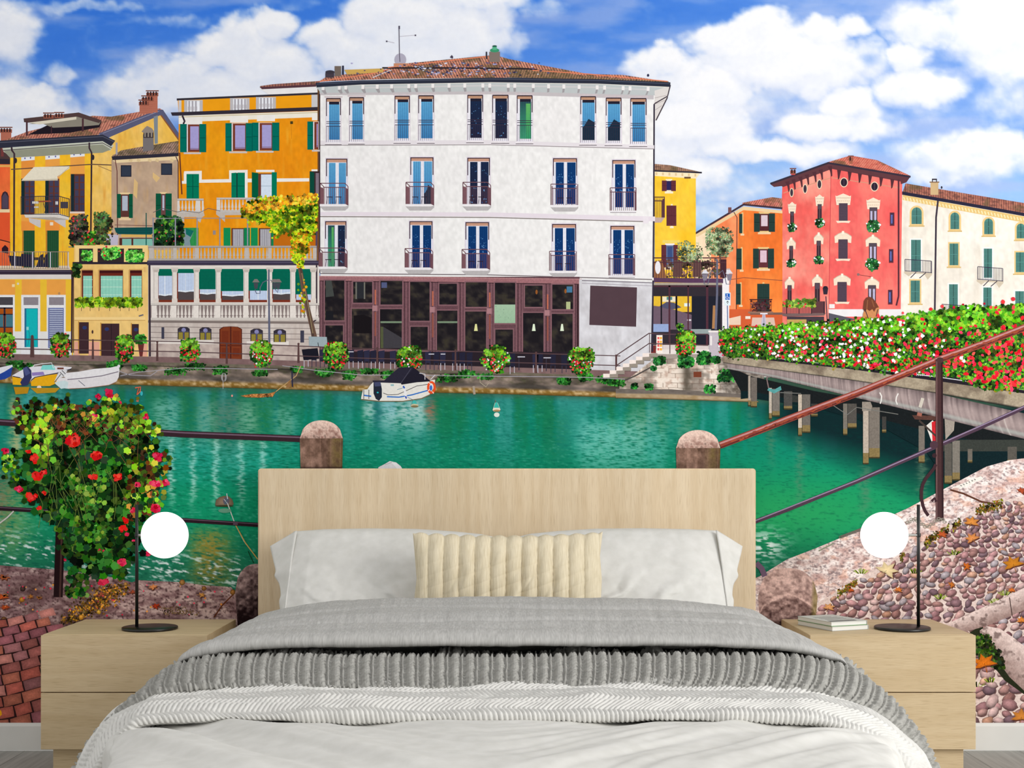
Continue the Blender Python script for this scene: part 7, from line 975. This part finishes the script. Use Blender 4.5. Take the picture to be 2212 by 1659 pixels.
FO = [(583, 1180), (590, 1210), (595, 1232), (593, 1245), (603, 1262), (606, 1285), (603, 1300), (606, 1330), (606, 1355)]; FI = [(640, 1146), (634, 1180), (628, 1220), (624, 1250), (620, 1280), (616, 1310), (612, 1330), (610, 1345), (608, 1356)]
flange(FO, FI, p1, 4.245); flange(mir(FO), mir(FI), p2, 4.235)
def cush(X, Y, u, v):
    ch = np.abs(np.sin(np.pi * (X - 892) / 33.5)) ** .6; a = np.abs(np.sin(np.pi * ((X - 892) * .35 + (Y - 1150)) / 26)) ** .5; wl = fbm((X + Y * .7) / 60, Y / 140, 841, 3)
    return .016 * ch + .003 * a + .035 * (wl - .5) + .012 * np.clip(np.sin((X + (Y - 1150) * .5) / 17 + 4 * wl), 0, 1) * np.clip(v * 1.5, 0, 1)
top_c = [(892, 1152)] + [(892 + 33.8 * (i + t), 1155 + 6 * math.sin(math.pi * min(1, i / 11)) - 5 * math.sin(math.pi * t)) for i in range(12) for t in (.0, .15, .35, .5, .65, .85)][1:] + [(1302, 1148)]
cu = puff('cushion', [(892, 1152), (896, 1200), (900, 1250), (894, 1300), (894, 1345)], [(1302, 1148), (1296, 1200), (1300, 1250), (1298, 1300), (1298, 1345)], top_c, [(894, 1345), (1100, 1347), (1298, 1345)], 3.95, .05, .05, cush, LINEN2, 330, 120, .35)
tag(cu, 'beige linen cushion with stitched vertical channels leaning on the pillows', 'cushion')
# ---- nightstands
def nightstand(s, lab):
    ctr = -2; X = lambda px, d: (px - 1100) * KP * d
    xo = X(88, 4.05) if s < 0 else X(2108, 4.05); xi = X(447, 4.05) if s < 0 else X(1750, 4.05); a, b_ = min(xo, xi), max(xo, xi); yf, yb_ = -0.45, -0.02; zt_ = EYE - 359 * KP * 4.05; zb = EYE - 606 * KP * 4.05; zm = EYE - 483 * KP * 4.05
    n_ = tag(empty('nightstand', ((a + b_) / 2, -0.235, 0)), lab, 'nightstand')
    box('body', a, b_, yf + 0.02, yb_, zb, zt_ - 0.0, OAKH, n_, 0.0015); 
    for z0, z1 in ((zm + 0.0015, zt_ - 0.001), (zb, zm - 0.0015)): box('drawer', a, b_, yf, yf + 0.019, z0, z1, OAKH, n_, 0.0012)
    box('plinth', a + 0.028, b_ - 0.028, yf + 0.03, yb_ - 0.02, 0.0, zb - 0.0005, OAKH, n_, 0.001); return zt_
zt_ = nightstand(-1, 'oak nightstand with two drawers and only a lamp on top'); nightstand(1, 'oak nightstand with two drawers carrying the books and a lamp')
# ---- lamps
def lamp(bx, px, gx, lab):
    d = 4.2; cy = d - DW; cx = (bx - 1100) * KP * d; l = tag(empty('table_lamp', (cx, cy, zt_)), lab, 'lamp'); xp = (px - 1100) * KP * d; xg = (gx - 1100) * KP * d; zg = EYE - 143 * KP * d; ztop = EYE - 77 * KP * d
    lathe('base', [(0.0865, zt_ + 0.0003), (0.088, zt_ + 0.002), (0.088, zt_ + 0.0075), (0.086, zt_ + 0.009), (0.02, zt_ + 0.0091)], cx, cy, BLACK, l, 72)
    lathe('pole', [(0.0052, zt_ + 0.009), (0.0052, ztop - 0.001), (0.004, ztop)], xp, cy, BLACK, l, 20); lathe('collar', [(0.0068, zg - 0.006), (0.0072, zg - 0.004), (0.0072, zg + 0.004), (0.0068, zg + 0.006)], xp, cy, BLACK, l, 20)
    s = 1 if xg > xp else -1; r = 50 * KP * d; bm = bmesh.new(); bmesh.ops.create_cone(bm, cap_ends=True, segments=16, radius1=0.0042, radius2=0.0042, depth=abs(xg - xp) - r + 0.004)
    from mathutils import Matrix
    bm.transform(Matrix.Translation(((xp + xg - s * r) / 2 + s * 0.002, cy, zg)) @ Matrix.Rotation(math.pi / 2, 4, 'Y')); me = bpy.data.meshes.new('bracket'); bm.to_mesh(me); bm.free(); link('bracket', me, METAL, l)
    bm = bmesh.new(); bmesh.ops.create_uvsphere(bm, u_segments=64, v_segments=40, radius=r); bm.transform(Matrix.Translation((xg, cy, zg))); me = bpy.data.meshes.new('globe_shade'); bm.to_mesh(me); bm.free(); link('globe_shade', me, GLOW, l, smooth=True)['label'] = 'glowing white glass globe'
lamp(324, 295.5, 356, 'black globe lamp in front of the geranium basket, on the nightstand without books'); lamp(1949, 1984, 1910, 'black globe lamp standing beside the books')
# ---- books
PAGE = noise_mat('book_paper', (222, 222, 218), (236, 236, 232), (1, 1, 400), 3, 2, 0.8, 0.1); COVER = noise_mat('book_cover', (196, 198, 194), (206, 208, 204), (1, 1, 1), 20, 2, 0.5, 0.3); GREEN = noise_mat('green_cover', (96, 150, 70), (110, 165, 80), (1, 1, 1), 20, 2, 0.6, 0.2); INK = noise_mat('printed_ink', (70, 72, 72), (90, 92, 92), (1, 1, 1), 20, 2, 0.6, 0.2)
def book(name, cx, cy, z, wx, wy, h, ang, lab, cov, stripes=False):
    o = tag(empty(name, (cx, cy, z)), lab, 'book', 'books on the nightstand'); o.rotation_euler.z = 0
    ca, sa = math.cos(ang), math.sin(ang)
    def part(nm, x0, x1, y0, y1, z0, z1, mat, bev=0.0004):
        bm = bmesh.new(); bmesh.ops.create_cube(bm, size=1)
        for v in bm.verts:
            x = (x0 + x1) / 2 + v.co.x * (x1 - x0); y = (y0 + y1) / 2 + v.co.y * (y1 - y0); v.co = (cx + x * ca - y * sa, cy + x * sa + y * ca, z + (z0 + z1) / 2 + v.co.z * (z1 - z0))
        if bev: bmesh.ops.bevel(bm, geom=list(bm.edges), offset=bev, segments=2, affect='EDGES')
        me = bpy.data.meshes.new(nm); bm.to_mesh(me); bm.free(); return link(nm, me, mat, o)
    a, b_ = wx / 2, wy / 2
    part('page_block', -a + .0015, a - .002, -b_ + .002, b_ - .002, .0012, h - .0012, PAGE); part('cover', -a, a, -b_, b_, h - .0011, h, COVER); part('cover', -a, a, -b_, b_, 0, .0011, cov); part('spine', a - .0015, a, -b_, b_, .001, h - .001, COVER)
    if stripes:
        t = part('title_band', -a + .006, a - .03, -b_ + .012, -b_ + .03, h, h + .0002, INK, 0)
        for i in range(6): part('title_line', -a + .02 + .004 * (i % 2), a - .02 - .012 * (i % 3), -b_ + .05 + i * .016, -b_ + .054 + i * .016, h, h + .0002, INK, 0)
bz = zt_ + .0005; A = math.atan2(-.053, .1306) * -1
cxb, cyb = 1.0553, -.2405
book('book', cxb + .002, cyb - .002, bz, .141, .191, .0140, A, 'lower pale paperback lying under the other book', COVER); book('book', cxb, cyb, bz + .0143, .139, .187, .0140, A, 'upper pale book with faint grey printing and a thin green edge', GREEN, True)
